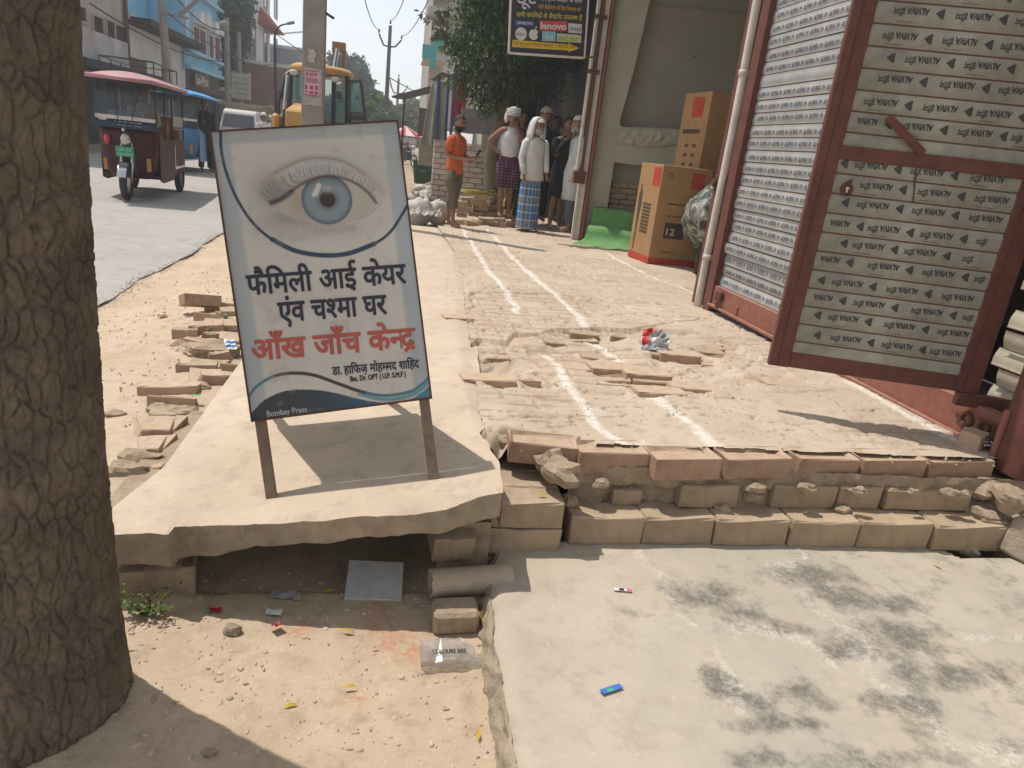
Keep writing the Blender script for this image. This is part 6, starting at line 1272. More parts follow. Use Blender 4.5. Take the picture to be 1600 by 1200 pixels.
# ================================================================== STREET: far side buildings
XL = -9.0
def LX(px, py, x=XL): p = PX(px, py, x); return p.y, p.z
M_bl = mat('blue_wall', (.20, .48, .66), .85, .12, .8, .2, 12, dust=.05); M_bl2 = mat('blue_trim', (.32, .55, .66), .8, .1, 2, .1, 12); M_wh = mat('whitewash', (.68, .68, .67), .9, .12, .7, .2, 10, col2=(.54, .53, .51)); M_gb = mat('stained_grey_wall', (.48, .45, .40), .9, .2, .6, .2, 10, col2=(.28, .26, .23)); M_peel = mat('peeling_white', (.58, .57, .55), .9, .2, 1.1, .2, 10, col2=(.34, .31, .30))
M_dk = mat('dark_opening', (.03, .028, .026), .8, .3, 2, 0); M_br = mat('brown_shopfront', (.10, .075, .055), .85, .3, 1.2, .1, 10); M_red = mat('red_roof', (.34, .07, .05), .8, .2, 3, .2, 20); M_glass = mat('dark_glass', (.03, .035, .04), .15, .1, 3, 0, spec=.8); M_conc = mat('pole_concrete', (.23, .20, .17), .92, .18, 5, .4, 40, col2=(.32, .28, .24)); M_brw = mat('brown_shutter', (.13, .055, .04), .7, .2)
def bld_(name, lab, x, y0, y1, z1, m, depth=7, roofname='roof_slab', z0=0):
    t = empty(name, (x, (y0 + y1) / 2, 0), 0, lab, 'building'); q = MB(); q.bb(-depth, 0, -(y1 - y0) / 2, (y1 - y0) / 2, z0, z1); q.build('wall', m, t); q = MB(); q.bb(-depth - .1, .25, -(y1 - y0) / 2 - .02, (y1 - y0) / 2 + .02, z1 + .002, z1 + .2); q.build(roofname, M_wh, t); return t
def bwin(t, ya, yb, za, zb, m=None, fm=None, x=0.0, frame=.05, hood=None, bars=0, nm='window'):
    oy = t.location.y; y0, y1 = min(ya, yb) - oy, max(ya, yb) - oy; q = MB()
    q.bb(x, x + .06, y0 - frame, y0, za - frame, zb + frame); q.bb(x, x + .06, y1, y1 + frame, za - frame, zb + frame); q.bb(x, x + .06, y0, y1, zb, zb + frame); q.bb(x, x + .08, y0, y1, za - frame, za); w = q.build(nm, fm or M_wh, t)
    q = MB(); q.bb(x + .004, x + .02, y0, y1, za, zb); q.build('pane', m or M_glass, w)
    if bars:
        q = MB()
        for k in range(bars): yy = y0 + (y1 - y0) * (k + 1) / (bars + 1); q.bb(x + .022, x + .045, yy - .02, yy + .02, za, zb)
        o = q.build('window_bars', M_brw, w); o['kind'] = 'stuff'
    if hood:
        q = MB(); n = 10; r = (y1 - y0) / 2 + .04; yc = (y0 + y1) / 2; pts = [(yc + r * math.cos(PI * k / n), zb + .12 + r * 1.1 * math.sin(PI * k / n)) for k in range(n + 1)]; q.prism(pts, 'x', x, x + .35); q.build('arched_hood', hood, w)
    return w
ya, _ = LX(60, 60); yb, _ = LX(197, 60)
b1 = bld_('grey_building', 'stained grey concrete building with dark barred windows nearest the tree trunk', XL, ya - 3, yb, 8.2, M_gb)
for (a, b, c, d) in [(144, 21, 159, 56), (165, 28, 177, 66), (179, 36, 195, 72), (118, 5, 132, 38)]:
    y0, z0 = LX(a, (b + d) / 2 - 2); y1, z1 = LX(c, (b + d) / 2 + 2); bwin(b1, y0, y1, LX((a + c) / 2, d)[1] + .1, LX((a + c) / 2, b)[1] - .1, M_dk, M_gb, bars=3)
q = MB(); y0 = LX(150, 80)[0]; zt_ = LX(160, 55)[1]; q.bb(.0, .12, y0 - 4 - b1.location.y, yb - .05 - b1.location.y, 2.35, zt_); q.build('peeling_parapet', M_peel, b1)
q = MB(); q.bb(.0, 1.2, y0 - 4 - b1.location.y, yb - .3 - b1.location.y, 2.15, 2.34); q.build('awning', M_dk, b1)
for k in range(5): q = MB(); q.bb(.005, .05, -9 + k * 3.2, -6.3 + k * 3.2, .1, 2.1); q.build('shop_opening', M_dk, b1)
q = MB(); yy = LX(192, 30)[0]; q.tube([(.1, yy - b1.location.y, 2.6), (.1, yy - b1.location.y, 8)], .07, 6); q.build('drain_pipe', M_brw, b1)
y2a = yb + .05; y2b = LX(292, 80)[0]
b2 = bld_('low_shop', 'low white walled shop with a dark shutter and projecting eave beside the blue building', XL - .1, y2a, y2b, LX(240, 60)[1] + .25, M_wh, 1.2)
q = MB(); q.bb(.0, .9, -(y2b - y2a) / 2, (y2b - y2a) / 2, b2.children[0].bound_box[1][2] - .3, b2.children[0].bound_box[1][2] - .1); q.build('eave', M_dk, b2)
y0, z0 = LX(199, 116); y1, z1 = LX(231, 90); q = MB(); q.bb(.005, .05, y0 - b2.location.y, y1 - b2.location.y, .2, 2.9); q.build('dark_shutter', M_br, b2)
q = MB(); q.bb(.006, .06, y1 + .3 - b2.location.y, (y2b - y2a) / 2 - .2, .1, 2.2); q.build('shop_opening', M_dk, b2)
y3a, y3b = LX(288, 100)[0], LX(347, 100)[0]
b3 = bld_('blue_building', 'bright blue building with arched white window hoods and a projecting upper bay', XL - 1.35, y2a + .1, y3b, 9.5, M_bl, 8)
oy = b3.location.y; zb_ = LX(320, 116)[1]
q = MB(); q.prism([(y3a - oy, zb_), (y3a - oy, 9.3), (y3b - oy, 9.3), (y3b - oy, zb_)], 'x', .02, 1.35); q.build('upper_bay', M_bl, b3)
for z in (zb_, zb_ + .65, 6.2, 7.4): q = MB(); q.bb(1.36, 1.62, y3a - oy, y3b - oy + .1, z, z + .13); q.build('cornice', M_bl2, b3)
q = MB(); q.tube([(1.40, y3a + .3 - oy, zb_ + .8), (1.40, y3a + .3 - oy, 9)], .08, 6); q.build('drain_pipe', M_wh, b3)
for (a, b, c, d) in [(301, 43, 310, 81), (311, 48, 320, 86), (325, 56, 332, 90), (334, 59, 342, 94)]:
    y0 = LX(a, 66)[0]; y1 = LX(c, 66)[0]; bwin(b3, y0, y1, LX((a + c) / 2, d)[1], LX((a + c) / 2, b)[1], M_brw, M_wh, x=1.355, frame=.09, hood=M_wh)
for k in range(2):
    for j in range(5): y0 = y3a + .6 + k * (y3b - y3a) / 2 + j * .52; q = MB(); q.bb(1.36, 1.45, y0 - oy, y0 + .36 - oy, 6.45, 7.3); q.build('balustrade_block', M_bl2, b3)
q = MB(); q.bb(.02, 1.2, y3a - oy + .02, y3b - oy - .02, 0.0, zb_ - .01); q.build('shopfront', M_br, b3)
q = MB(); q.bb(1.36, 1.42, LX(303, 120)[0] - oy, LX(325, 120)[0] - oy, zb_ - .62, zb_ - .05); q.build('shop_sign', mat('brown_sign', (.16, .12, .09), .7, .2), b3); q = MB(); put_text(q, text_mesh('La-Priz'), (1.43, LX(304, 120)[0] - oy, zb_ - .5), (0, 1, 0), (0, 0, 1), (1, 0, 0), height=.5, width=LX(322, 120)[0] - LX(304, 120)[0], bold=.02); q.build('lettering', M_whp, b3)
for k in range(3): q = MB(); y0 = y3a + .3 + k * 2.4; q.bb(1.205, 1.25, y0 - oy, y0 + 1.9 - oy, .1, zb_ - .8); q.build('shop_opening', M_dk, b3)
y4a = y3b + .1; y4b = LX(384, 110)[0]
b35 = bld_('dark_market_row', 'row of low dark market stalls below the roadside tree', XL - .2, y4a, LX(430, 150)[0], 2.6, M_br, 5)
for k in range(6): q = MB(); q.bb(.01, .8, -11 + k * 4, -8.4 + k * 4, 2.0, 2.12); q.build('awning', [M_wh, M_dk, M_bl2][k % 3], b35)
y5a, y5b = LX(384, 100)[0], LX(428, 100)[0]
b4 = bld_('white_tower_house', 'tall cream white house with a small red pitched canopy and dark slit windows', XL + .2, y5a + 2, y5b - 3, 17, M_wh, 9)
oy = b4.location.y; ym = (LX(388, 45)[0] + LX(424, 45)[0]) / 2
zr0, zr1 = LX(405, 42)[1], LX(400, 8)[1]; q = MB(); L2 = (y5b - y5a) * .42; L2 *= .55; yc_ = ym - oy; q.add([(0.02, yc_ - L2, zr0), (1.0, yc_ - L2, zr0), (1.0, yc_ + L2, zr0), (.02, yc_ + L2, zr0), (.02, yc_ - L2 * .6, zr1), (.02, yc_ + L2 * .6, zr1)], [(0, 1, 4), (1, 2, 5, 4), (2, 3, 5), (0, 3, 2, 1)]); q.build('red_canopy', M_red, b4)
for j in range(4):
    for i in range(3): yy = oy - 4 + i * 4.2; bwin(b4, yy, yy + 1.2, 1.6 + j * 3.4 - (0 if j else .6), 3.6 + j * 3.4, M_glass, M_gb, frame=.08)
bg = bld_('far_grey_building', 'plain blue grey concrete building far down the street behind the yellow digger', -6.5, 58, 66, PY(460, 82, 60).z, mat('bluegrey_wall', (.25, .28, .31), .9, .15, .5, 0), 5)
q = MB(); q.bar((-4.8, -3, PY(460, 82, 60).z + .5), (.5, -3, PY(460, 82, 60).z + 1.6), .12, .1); q.build('roof_beam', M_wh, bg)
bwin(bg, 59, 60.5, 4, 5.5); bwin(bg, 62, 63.5, 4, 5.5)
bh = bld_('far_brick_building', 'low red brick house far down the street left of the digger', -6.2, 44, 50, PY(440, 108, 45).z, mat('far_brick', (.22, .12, .09), .9, .25, 3, 0), 5); bwin(bh, 45, 46.2, 1.5, 2.8); bwin(bh, 47.5, 48.7, 1.5, 2.8)

# ================================================================== trees
def tree_(name, base, trunk_h, tr, blobs, n, ln, wd, m, lab, grp=None, seed=1, limbs=5, droop=.3, shell=.55, tm=None):
    t = empty(name, base, 0, lab, 'tree', grp); q = MB(); r = random.Random(seed)
    q.tube([(0, 0, -.1), (r.uniform(-.1, .1), 0, trunk_h * .5), (r.uniform(-.15, .15), 0, trunk_h), (0, 0, trunk_h * 1.3)], [tr * 1.2, tr, tr * .8, tr * .4], 8)
    for k in range(limbs):
        b = blobs[k % len(blobs)][0]; q.tube([(0, 0, trunk_h * .8), (b[0] * .5, b[1] * .5, (trunk_h + b[2]) / 2), tuple(b)], [tr * .5, tr * .3, tr * .1], 5)
    q.build('trunk', tm or M_bark, t, smooth=True); leaves('crown', blobs, n, ln, wd, m, t, seed, droop, shell); return t
rt = random.Random(9)
c0 = LX(372, 90); tb = [((rt.uniform(-2.6, .2), rt.uniform(-3.5, 3), rt.uniform(3.2, 9.5)), (1.2, 1.6, 1.2)) for _ in range(20)]
tree_('street_tree', (XL + .3, c0[0], 0), 2.5, .25, tb, 16000, .30, .13, M_leaf, 'large dark green roadside tree between the blue building and the white tower house', seed=5)
gt = 'trees beyond the end of the street'
for i, (px, py0, w, h, Yd, m, lab, n) in enumerate([(548, 84, 5.5, 8.5, 70, M_leafd, 'tall rounded grey green tree standing highest behind the open door of the digger', 6000), (585, 150, 5, 5, 60, M_leafd, 'low bushy tree in the distance right of the tall one', 4000), (600, 160, 4.5, 5, 75, M_leafd, 'hazy tree beside the far electric pole', 3500), (640, 150, 5, 5.5, 80, M_leafd, 'farthest hazy tree at the right end of the street view', 3500), (560, 140, 4, 5, 50, M_leaf2, 'brighter green shrubby tree just above the open digger door', 3500), (625, 165, 4.5, 5, 65, M_leafd, 'low hazy tree between the two far electric poles', 3000), (520, 150, 5, 4, 66, M_leafd, 'low tree hidden behind the digger cab', 3000)]):
    c = PY(px, py0, Yd); ztop = c.z; bl = [((rt.uniform(-.42, .42) * w * (1 if q_ < 6 else .5), rt.uniform(-1.5, 1.5), ztop * (rt.uniform(.25, .75) if q_ < 6 else rt.uniform(.7, .92))), (w * .20, w * .2, ztop * .13)) for q_ in range(11)]
    tree_('distant_tree', (c.x, Yd, 0), ztop * .3, .18, bl, n, .5, .28, m, lab, gt, 20 + i)
# the tree over the group of men
Yt = 12.6; tx = PY(768, 300, Yt).x; zc = PY(790, 60, Yt).z
bl = []
for (px, py, r, dy) in [(752, 40, .48, 0), (800, 30, .7, .2), (860, 30, .7, .4), (727, 80, .36, -.3), (770, 90, .6, -.2), (830, 90, .7, .3), (890, 80, .6, .8), (735, 130, .38, -.3), (790, 135, .45, 0), (850, 130, .5, .5), (712, 62, .25, -.2), (760, 165, .25, -.2), (765, 0, .6, .2), (820, -20, .8, .6), (900, 10, .7, .9), (800, -60, .9, .2), (760, -50, .6, .1)]:
    c = PY(px, py, Yt + dy); bl.append(((c.x - tx, dy, c.z - .1), (r, r * .9, r * .8)))
t = empty('leafy_tree', (tx, Yt, .1), 0, 'dense drooping dark green tree shading the group of men', 'tree'); q = MB()
q.tube([(0.05, 0, -.1), (.0, 0, .5), (-.05, .02, 1.0), (.08, .0, 1.7), (.15, .1, 2.6), (.3, .2, 3.5)], [.16, .13, .15, .12, .10, .06], 10)
for b in bl[::2]: q.tube([(.1, 0, 1.9), tuple((Vector((.1, 0, 1.9)) + Vector(b[0])) / 2), b[0]], [.05, .03, .01], 5)
q.build('trunk', mat('pale_bark', (.16, .12, .08), .95, .3, 8, .7, 40), t, smooth=True)
leaves('crown', bl, 24000, .105, .024, M_leaf, t, 41, .7, .35); leaves('sunlit_sprays', [b for b in bl if b[0][0] < .2], 6500, .11, .026, M_leaf2, t, 42, .8, .9)  # outer sprays on the sunward side: sunlight put into a brighter leaf colour
r_ = random.Random(3); q = MB(); lf = MB()
c = PY(655, 25, Yt - .4); d0 = PY(700, 40, Yt - .3)
for k in range(7):
    a = Vector((d0.x - tx, -.3, d0.z - .1 + r_.uniform(-.2, .2))); b = Vector((c.x - tx + r_.uniform(-.05, .5), -.4, c.z - .1 + r_.uniform(-.5, .15))); q.tube([a, (a + b) / 2 + Vector((0, 0, .08)), b], [.012, .008, .003], 4, False)
    for j in range(16): p = a.lerp(b, .3 + .7 * j / 15); d = Vector((r_.uniform(-1, .4), r_.uniform(-.5, .5), r_.uniform(-1, .1))).normalized() * .11; w = d.cross(Vector((0, 1, 0))).normalized() * .016; lf.add([p, p + d * .5 + w, p + d, p + d * .5 - w], [(0, 1, 2, 3)])
o = q.build('twigs', M_bark, t); o['kind'] = 'stuff'; o = lf.build('twig_leaves', M_leafd, t); o['kind'] = 'stuff'
q = MB(); q.tube([(.10, -.13, 1.50), (.04, -.15, 1.10)], [.05, .055], 8); q.build('painted_wrap', mat('faded_banner', (.40, .36, .34), .8, .3, 14, .1, 40, col2=(.12, .22, .36)), t)

# ================================================================== right side of the street, beyond the men
Yw = 13.4; A = PY(680, 215, Yw); B = PY(775, 216, Yw); zb0_ = PY(690, 340, Yw).z; zb0_ = max(zb0_, .05)
lw = empty('brick_wall', (A.x, Yw, .05), 0, 'low whitewashed brick wall behind the man in orange', 'wall'); M_wb = mat('whitewashed_brick', (.46, .39, .35), .92, .18, 6, .4, 40, dust=.1, orv=.16); M_wj = mat('dark_joint', (.13, .10, .085), .95, .2)
wbm = brick_mesh(seed=77, frog=False, rough=.003); wbm.materials.append(M_wb); wlen = B.x - A.x + .35; hh = A.z - .05; nc = int(hh / .095)
q = MB(); q.bb(0.01, wlen - .01, .02, .22, 0, nc * .095 - .01); q.build('mortar', M_wj, lw)
for k in range(nc):
    x = -.0 if k % 2 else -.13
    while x < wlen - .05:
        a, b = max(x, 0), min(x + .25, wlen)
        if b - a > .05: put_brick(((a + b) / 2, .045, .045 + k * .095), b - a, .10, .082, 0, 0, 0, src=wbm, parent=lw)
        x += .262
q = MB(); q.bb(-.01, wlen, -.01, .24, nc * .095, nc * .095 + .02); q.build('coping', M_wb, lw)
# left return of the wall
for k in range(nc): put_brick((.055, .34, .045 + k * .095), .22, .10, .08, PI / 2, 0, 0, src=wbm, parent=lw)
def slab(name, a, b, Y, th, m, lab, cat):
    pa = PY(*a, Y); pb = PY(*b, Y); q = MB(); q.bb(0, abs(pb.x - pa.x), 0, th, 0, abs(pa.z - pb.z)); o = q.build(name, m); o.location = (min(pa.x, pb.x), Y, min(pa.z, pb.z)); return tag(o, lab, cat)
slab('sheet_wall', (722, 168), (790, 214), 14.2, .08, mat('grey_panel', (.25, .24, .24), .8, .2, 2), 'grey sheet wall standing above the whitewashed brick wall', 'panel')
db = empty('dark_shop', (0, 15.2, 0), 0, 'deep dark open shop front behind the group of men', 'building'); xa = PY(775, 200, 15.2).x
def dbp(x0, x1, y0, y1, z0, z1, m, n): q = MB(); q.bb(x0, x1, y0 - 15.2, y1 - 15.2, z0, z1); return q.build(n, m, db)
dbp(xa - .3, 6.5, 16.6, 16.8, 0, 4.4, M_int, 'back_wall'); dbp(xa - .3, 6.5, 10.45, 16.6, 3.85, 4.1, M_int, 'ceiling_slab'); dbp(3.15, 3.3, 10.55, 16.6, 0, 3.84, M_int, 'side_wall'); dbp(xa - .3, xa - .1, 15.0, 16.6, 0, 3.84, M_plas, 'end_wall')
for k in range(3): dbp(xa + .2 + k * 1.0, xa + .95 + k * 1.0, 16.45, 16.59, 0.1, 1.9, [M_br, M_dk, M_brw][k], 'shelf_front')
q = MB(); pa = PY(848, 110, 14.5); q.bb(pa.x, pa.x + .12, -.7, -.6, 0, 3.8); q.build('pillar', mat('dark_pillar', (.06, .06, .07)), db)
# tarpaulin, poles, cloths
Ytp = 18.0
tp = empty('tarpaulin_awning', PY(690, 100, Ytp), 0, 'sagging grey tarpaulin awning on blue poles at the right side of the street', 'awning'); o0 = tp.location
def tq(L_): return [PY(x, y, Y_) - o0 for x, y, Y_ in L_]
g1 = [PY(668, 122, 17.6), PY(690, 118, 16.8), PY(712, 112, 16)]; g2 = [PY(704, 86, 19.5), PY(720, 86, 18.4), PY(735, 84, 17.2)]; q = MB(); n = 10; vs = []
for i in range(n):
    for j in range(n):
        t_ = i / (n - 1); u = j / (n - 1); a = g1[0].lerp(g1[2], t_); b = g2[0].lerp(g2[2], t_); p = a.lerp(b, u); p.z -= .25 * math.sin(PI * u) + .05 * math.sin(t_ * 9); vs.append(p - o0)
q.add(vs, [(i * n + j, i * n + j + 1, (i + 1) * n + j + 1, (i + 1) * n + j) for i in range(n - 1) for j in range(n - 1)]); o = q.build('tarpaulin', mat('grey_tarp', (.15, .14, .12), .85, .2, 3, .1, 20), tp, smooth=True); md = o.modifiers.new('s', 'SOLIDIFY'); md.thickness = .03
M_bp = plain('blue_pole', (.03, .07, .20), .5)
for (a, b, Y_) in [((687, 230), (686, 120), 17), ((698, 215), (701, 118), 16.6), ((706, 185), (713, 100), 16)]:
    pa = PY(*a, Y_); pb = PY(*b, Y_); pa.z = .0; q = MB(); q.tube([pa - o0, pb - o0], .035, 6); q.build('awning_pole', M_bp, tp)
def drape(name, pts, Y, m, lab, cat='cloth', amp=.06):
    P = [PY(x, y, Y) for x, y in pts]; a, b, c, d = P; n = 12; vs = []; q = MB()
    for i in range(n):
        for j in range(n):
            t_ = i / (n - 1); u = j / (n - 1); p = a.lerp(b, t_).lerp(d.lerp(c, t_), u); p = p + Vector((0, amp * math.sin(t_ * 14) * (.4 + u), 0)); vs.append(p - a)
    q.add(vs, [(i * n + j, i * n + j + 1, (i + 1) * n + j + 1, (i + 1) * n + j) for i in range(n - 1) for j in range(n - 1)]); o = q.build(name, m, smooth=True); o.location = a; md = o.modifiers.new('s', 'SOLIDIFY'); md.thickness = .015; return tag(o, lab, cat)
drape('red_cloth', [(709, 118), (731, 118), (727, 200), (704, 196)], 16.2, mat('red_cloth', (.42, .02, .03), .8, .25, 8, 0), 'red patterned cloth hanging from the awning above the man in orange')
drape('white_sheet', [(676, 128), (697, 128), (700, 240), (658, 226)], 17.2, mat('cream_sheet', (.40, .37, .31), .9, .15, 2, 0), 'cream sheet hanging down from the awning pole beside the brick wall', amp=.12)
slab('brown_board', (655, 168), (684, 216), 19.5, .06, mat('brown_board', (.17, .12, .105), .8, .2, 2), 'brown board panel with a pink mark behind the hanging sheet', 'board')
p = PY(669, 196, 19.45); q = MB(); q.add([(-.09, 0, -.1), (.09, 0, -.1), (.09, 0, .1), (-.09, 0, .1)], [(0, 1, 2, 3)]); 
slab('stall_counter', (656, 215), (693, 262), 19.3, .4, mat('stall_brick', (.36, .30, .23), .9, .2, 4), 'low brick stall counter beneath the brown board', 'counter')
can = empty('street_canopy', PY(640, 150, 22), 0, 'thin flat street canopy roof reaching out over the pavement', 'canopy'); o0 = can.location
q = MB(); a, b = PY(622, 153, 22) - o0, PY(681, 138, 21) - o0; q.bar(a, b, .5, .05); q.build('canopy_roof', mat('dark_sheet', (.07, .07, .075)), can)
for px in (632,): pa = PY(px, 152, 22); q = MB(); q.tube([pa - o0, Vector((pa.x, 22, 0)) - o0], .03, 6); q.build('canopy_post', M_dk, can)
# tall cream house with teal balcony on the right
yR = 27; hr_ = empty('cream_house', PY(690, 200, yR), 0, 'cream house with teal balcony rails rising above the tarpaulin', 'building'); o0 = hr_.location
def hb(a, b, y0, y1, m, n):
    pa = PY(*a, yR); pb = PY(*b, yR); q = MB(); q.bb(min(pa.x, pb.x) - o0.x, max(pa.x, pb.x) - o0.x, y0, y1, min(pa.z, pb.z) - o0.z, max(pa.z, pb.z) - o0.z); return q.build(n, m, hr_)
M_crm = mat('cream_wall', (.47, .44, .38), .85, .1, 1, .1, 10); M_teal = mat('teal_paint', (.10, .36, .36), .7, .15)
hb((681, -60), (790, 210), 0, 8, M_crm, 'wall'); hb((668, -10), (705, 3), -1.2, 0, M_crm, 'upper_slab'); hb((667, 20), (700, 36), -1.4, 0, M_crm, 'balcony_slab'); hb((674, 46), (694, 60), -1.0, 0, M_crm, 'lower_slab'); hb((657, 81), (676, 104), -2.2, -2.1, M_teal, 'balcony_rail'); hb((657, 102), (690, 106), -2.2, 0, M_crm, 'balcony_floor'); hb((668, 94), (674, 118), -2.6, -2.5, M_teal, 'teal_sign'); hb((688, 22), (700, 45), -.3, -.02, M_brw, 'window'); hb((676, 62), (690, 78), -.5, -.02, M_teal, 'window')
# waste bin, umbrella, banner
bn = empty('waste_bin', GZ(660, 287, .08), 0, 'dark green wheeled waste bin beside the white sacks', 'bin'); M_bin = mat('dark_green_plastic', (.03, .075, .035), .6, .15, 6)
q = MB(); q.add([(-.24, -.2, 0), (.24, -.2, 0), (.24, .2, 0), (-.24, .2, 0), (-.30, -.27, .60), (.30, -.27, .60), (.30, .27, .60), (-.30, .27, .60)], [(3, 2, 1, 0), (0, 1, 5, 4), (1, 2, 6, 5), (2, 3, 7, 6), (3, 0, 4, 7), (4, 5, 6, 7)]); q.build('bin_body', M_bin, bn, bevel=.01)
q = MB(); q.bb(-.33, .33, -.30, .30, .605, .65); q.build('bin_rim', M_bin, bn, bevel=.01); q = MB(); put_text(q, text_mesh('NPP'), (-.1, -.245, .34), (1, 0, 0), (0, 0, 1), (0, -1, 0), height=.12, width=.2); q.build('lettering', plain('bin_print', (.3, .35, .3)), bn)
um = empty('street_umbrella', GZ(632, 255, .05), 0, 'red and white vendor umbrella at the right edge of the eye sign', 'umbrella'); yU = um.location.y; cU = PY(634, 200, yU) - um.location; q = MB(); n = 12; R_ = .95
q.cur = 0; vs = [(cU.x, 0, cU.z + .12)] + [(cU.x + R_ * math.cos(2 * PI * k / n), R_ * math.sin(2 * PI * k / n), cU.z - .38) for k in range(n)]; q.add(vs, [(0, 1 + k, 1 + (k + 1) % n) for k in range(n)]); q.m = [k % 2 for k in range(n)]; q.build('umbrella_canopy', [mat('red_nylon', (.5, .03, .03), .7), mat('white_nylon', (.6, .55, .54), .7)], um); q = MB(); q.tube([(cU.x, 0, 0), (cU.x, 0, cU.z)], .02, 6); q.build('umbrella_pole', M_whp, um)
bnr = slab('banner', (626, 214), (650, 234), yU - .8, .03, mat('white_banner', (.5, .45, .47), .7, .1), 'small white banner with dark red words under the umbrella', 'banner'); q = MB(); put_text(q, deva(['भर', 'ती']), (.05, -.005, .1), (1, 0, 0), (0, 0, 1), (0, -1, 0), height=.28, width=.4, bold=.01); q.build('lettering', plain('banner_red', (.25, .02, .04)), bnr)
# sacks, planks, heap
M_sack = mat('woven_sack', (.50, .48, .45), .85, .12, 10, .5, 60, dust=.2); sg = 'white woven sacks by the brick wall'
for i, (px, py, s, lab) in enumerate([(656, 348, (.21, .15, .23), 'full white sack standing nearest to the eye sign'), (684, 349, (.21, .15, .22), 'full white sack with blue print just left of the man in orange'), (655, 318, (.26, .2, .14), 'flattened white sack on top of the pile behind the front sacks'), (675, 312, (.28, .2, .13), 'dusty white sack lying in the middle of the sack pile'), (690, 322, (.22, .18, .14), 'small dusty sack right behind the legs of the man in orange'), (660, 300, (.26, .2, .12), 'rearmost dusty sack below the green bin')]):
    p = GZ(px, py, .13); q = MB(); q.sphere((0, 0, 0), s, 26, 18, lambda v: (1 + .20 * mnoise.noise(v * 2 + Vector((i, 0, 0))) + .10 * mnoise.noise(v * 6 + Vector((i, 3, 0)))) * (1 - .25 * max(0, v.z) ** 2)); o = q.build('sack', M_sack, smooth=True); o.location = (p.x, p.y + s[1], .10 + s[2] * .85); o.rotation_euler = (0, 0, i); tag(o, lab, 'sack', sg)
    if i == 1: q = MB(); q.add([(-.1, 0, -.03), (.1, 0, .03), (.1, 0, .07), (-.1, 0, .01)], [(0, 1, 2, 3)])
for i, (px, py, w, h, lb) in enumerate([(662, 330, .5, .4, 'crumpled white plastic sheet on the sacks nearest the eye sign'), (682, 328, .4, .4, 'crumpled white plastic sheet on the sacks behind the man in orange'), (668, 306, .6, .5, 'spread of torn white plastic sheet at the back of the sack pile'), (645, 300, .5, .5, 'torn pale sheet by the foot of the green bin')]):
    p = GZ(px, py, .3); crumple('plastic_sheet', (p.x, p.y, .22 if i < 3 else .08), w, h, i, M_sack, lb, 'plastic sheet', .12, 14, .15, 60 + i)
for i in range(3): a = GZ(655 + i * 8, 292 - i * 3, .15); b = GZ(690, 280 - i * 2, .2); q = MB(); q.bar(a, b, .05, .03); o = q.build('plank', M_wood); tag(o, ['weathered plank nearest the sacks between the bin and the brick wall', 'weathered middle plank between the bin and the brick wall', 'weathered plank closest to the green bin foot'][i], 'plank', 'planks by the bin')
hp_ = empty('brick_heap', GZ(750, 345, .12), 0, 'rough heap of old bricks and rubble between the man in orange and the lungi man', 'rubble heap'); oH = hp_.location; rh = random.Random(6)
for (px, py, z, rz) in [(722, 345, .04, .1), (722, 338, .12, .0), (725, 325, .2, .1), (722, 315, .28, 0), (745, 335, .04, .05), (745, 330, .13, .0), (760, 332, .13, .1), (772, 335, .13, -.1), (750, 318, .22, .05), (765, 318, .22, .0), (740, 312, .3, .5), (758, 308, .3, -.2), (776, 322, .22, .2), (748, 302, .38, .3), (764, 300, .36, .8), (735, 350, .04, .6), (752, 352, .03, .1), (765, 350, .03, .3), (780, 349, .03, -.2), (790, 352, .03, .1), (778, 343, .08, .4), (760, 345, .08, .0), (730, 305, .34, .3), (800, 352, .03, .2), (812, 345, .05, .1)]:
    g_ = GZ(px, 352 - (z > .1) * 4, .13); put_brick((g_.x - oH.x + (0), g_.y - oH.y + rh.uniform(0, .15) + (.15 if z > .1 else 0), z), rh.choice([.24, .24, .16]), .12, .08, rz, rh.uniform(-.15, .15), rh.uniform(-.1, .1), src=rh.choice(BR + BRb), parent=hp_)
for k in range(14): rock('rubble_piece', (rh.uniform(-.45, .5), rh.uniform(-.1, .5), rh.uniform(.02, .3)), rh.uniform(.03, .07), k, M_bed, (1.2, 1, .8), hp_)
q = MB()
for k in range(16): a = rh.random() * 6.28; x0, z0 = -.05 + rh.uniform(-.2, .2), .42 + rh.uniform(-.05, .06); q.tube([(x0 + .12 * math.cos(a + j * .9) + .03 * j, .15 + .1 * math.sin(a + j * .9), z0 + .015 * math.sin(j)) for j in range(6)], .012, 5, False)
o = q.build('rope_coil', mat('yellow_rope', (.40, .33, .05), .85, .3, 14), None); o.location = oH; tag(o, 'tangle of yellow green rope lying on top of the brick heap', 'rope')
p = GZ(803, 335, .2); q = MB(); q.sphere((0, 0, .2), (.14, .1, .24), 12, 10, lambda v: 1 + .2 * mnoise.noise(v * 3)); o = q.build('sack', mat('yellow_sack', (.45, .38, .05), .8)); o.location = (p.x, p.y + .5, .1); tag(o, 'yellow plastic sack standing behind the legs of the man with the white head wrap', 'sack')

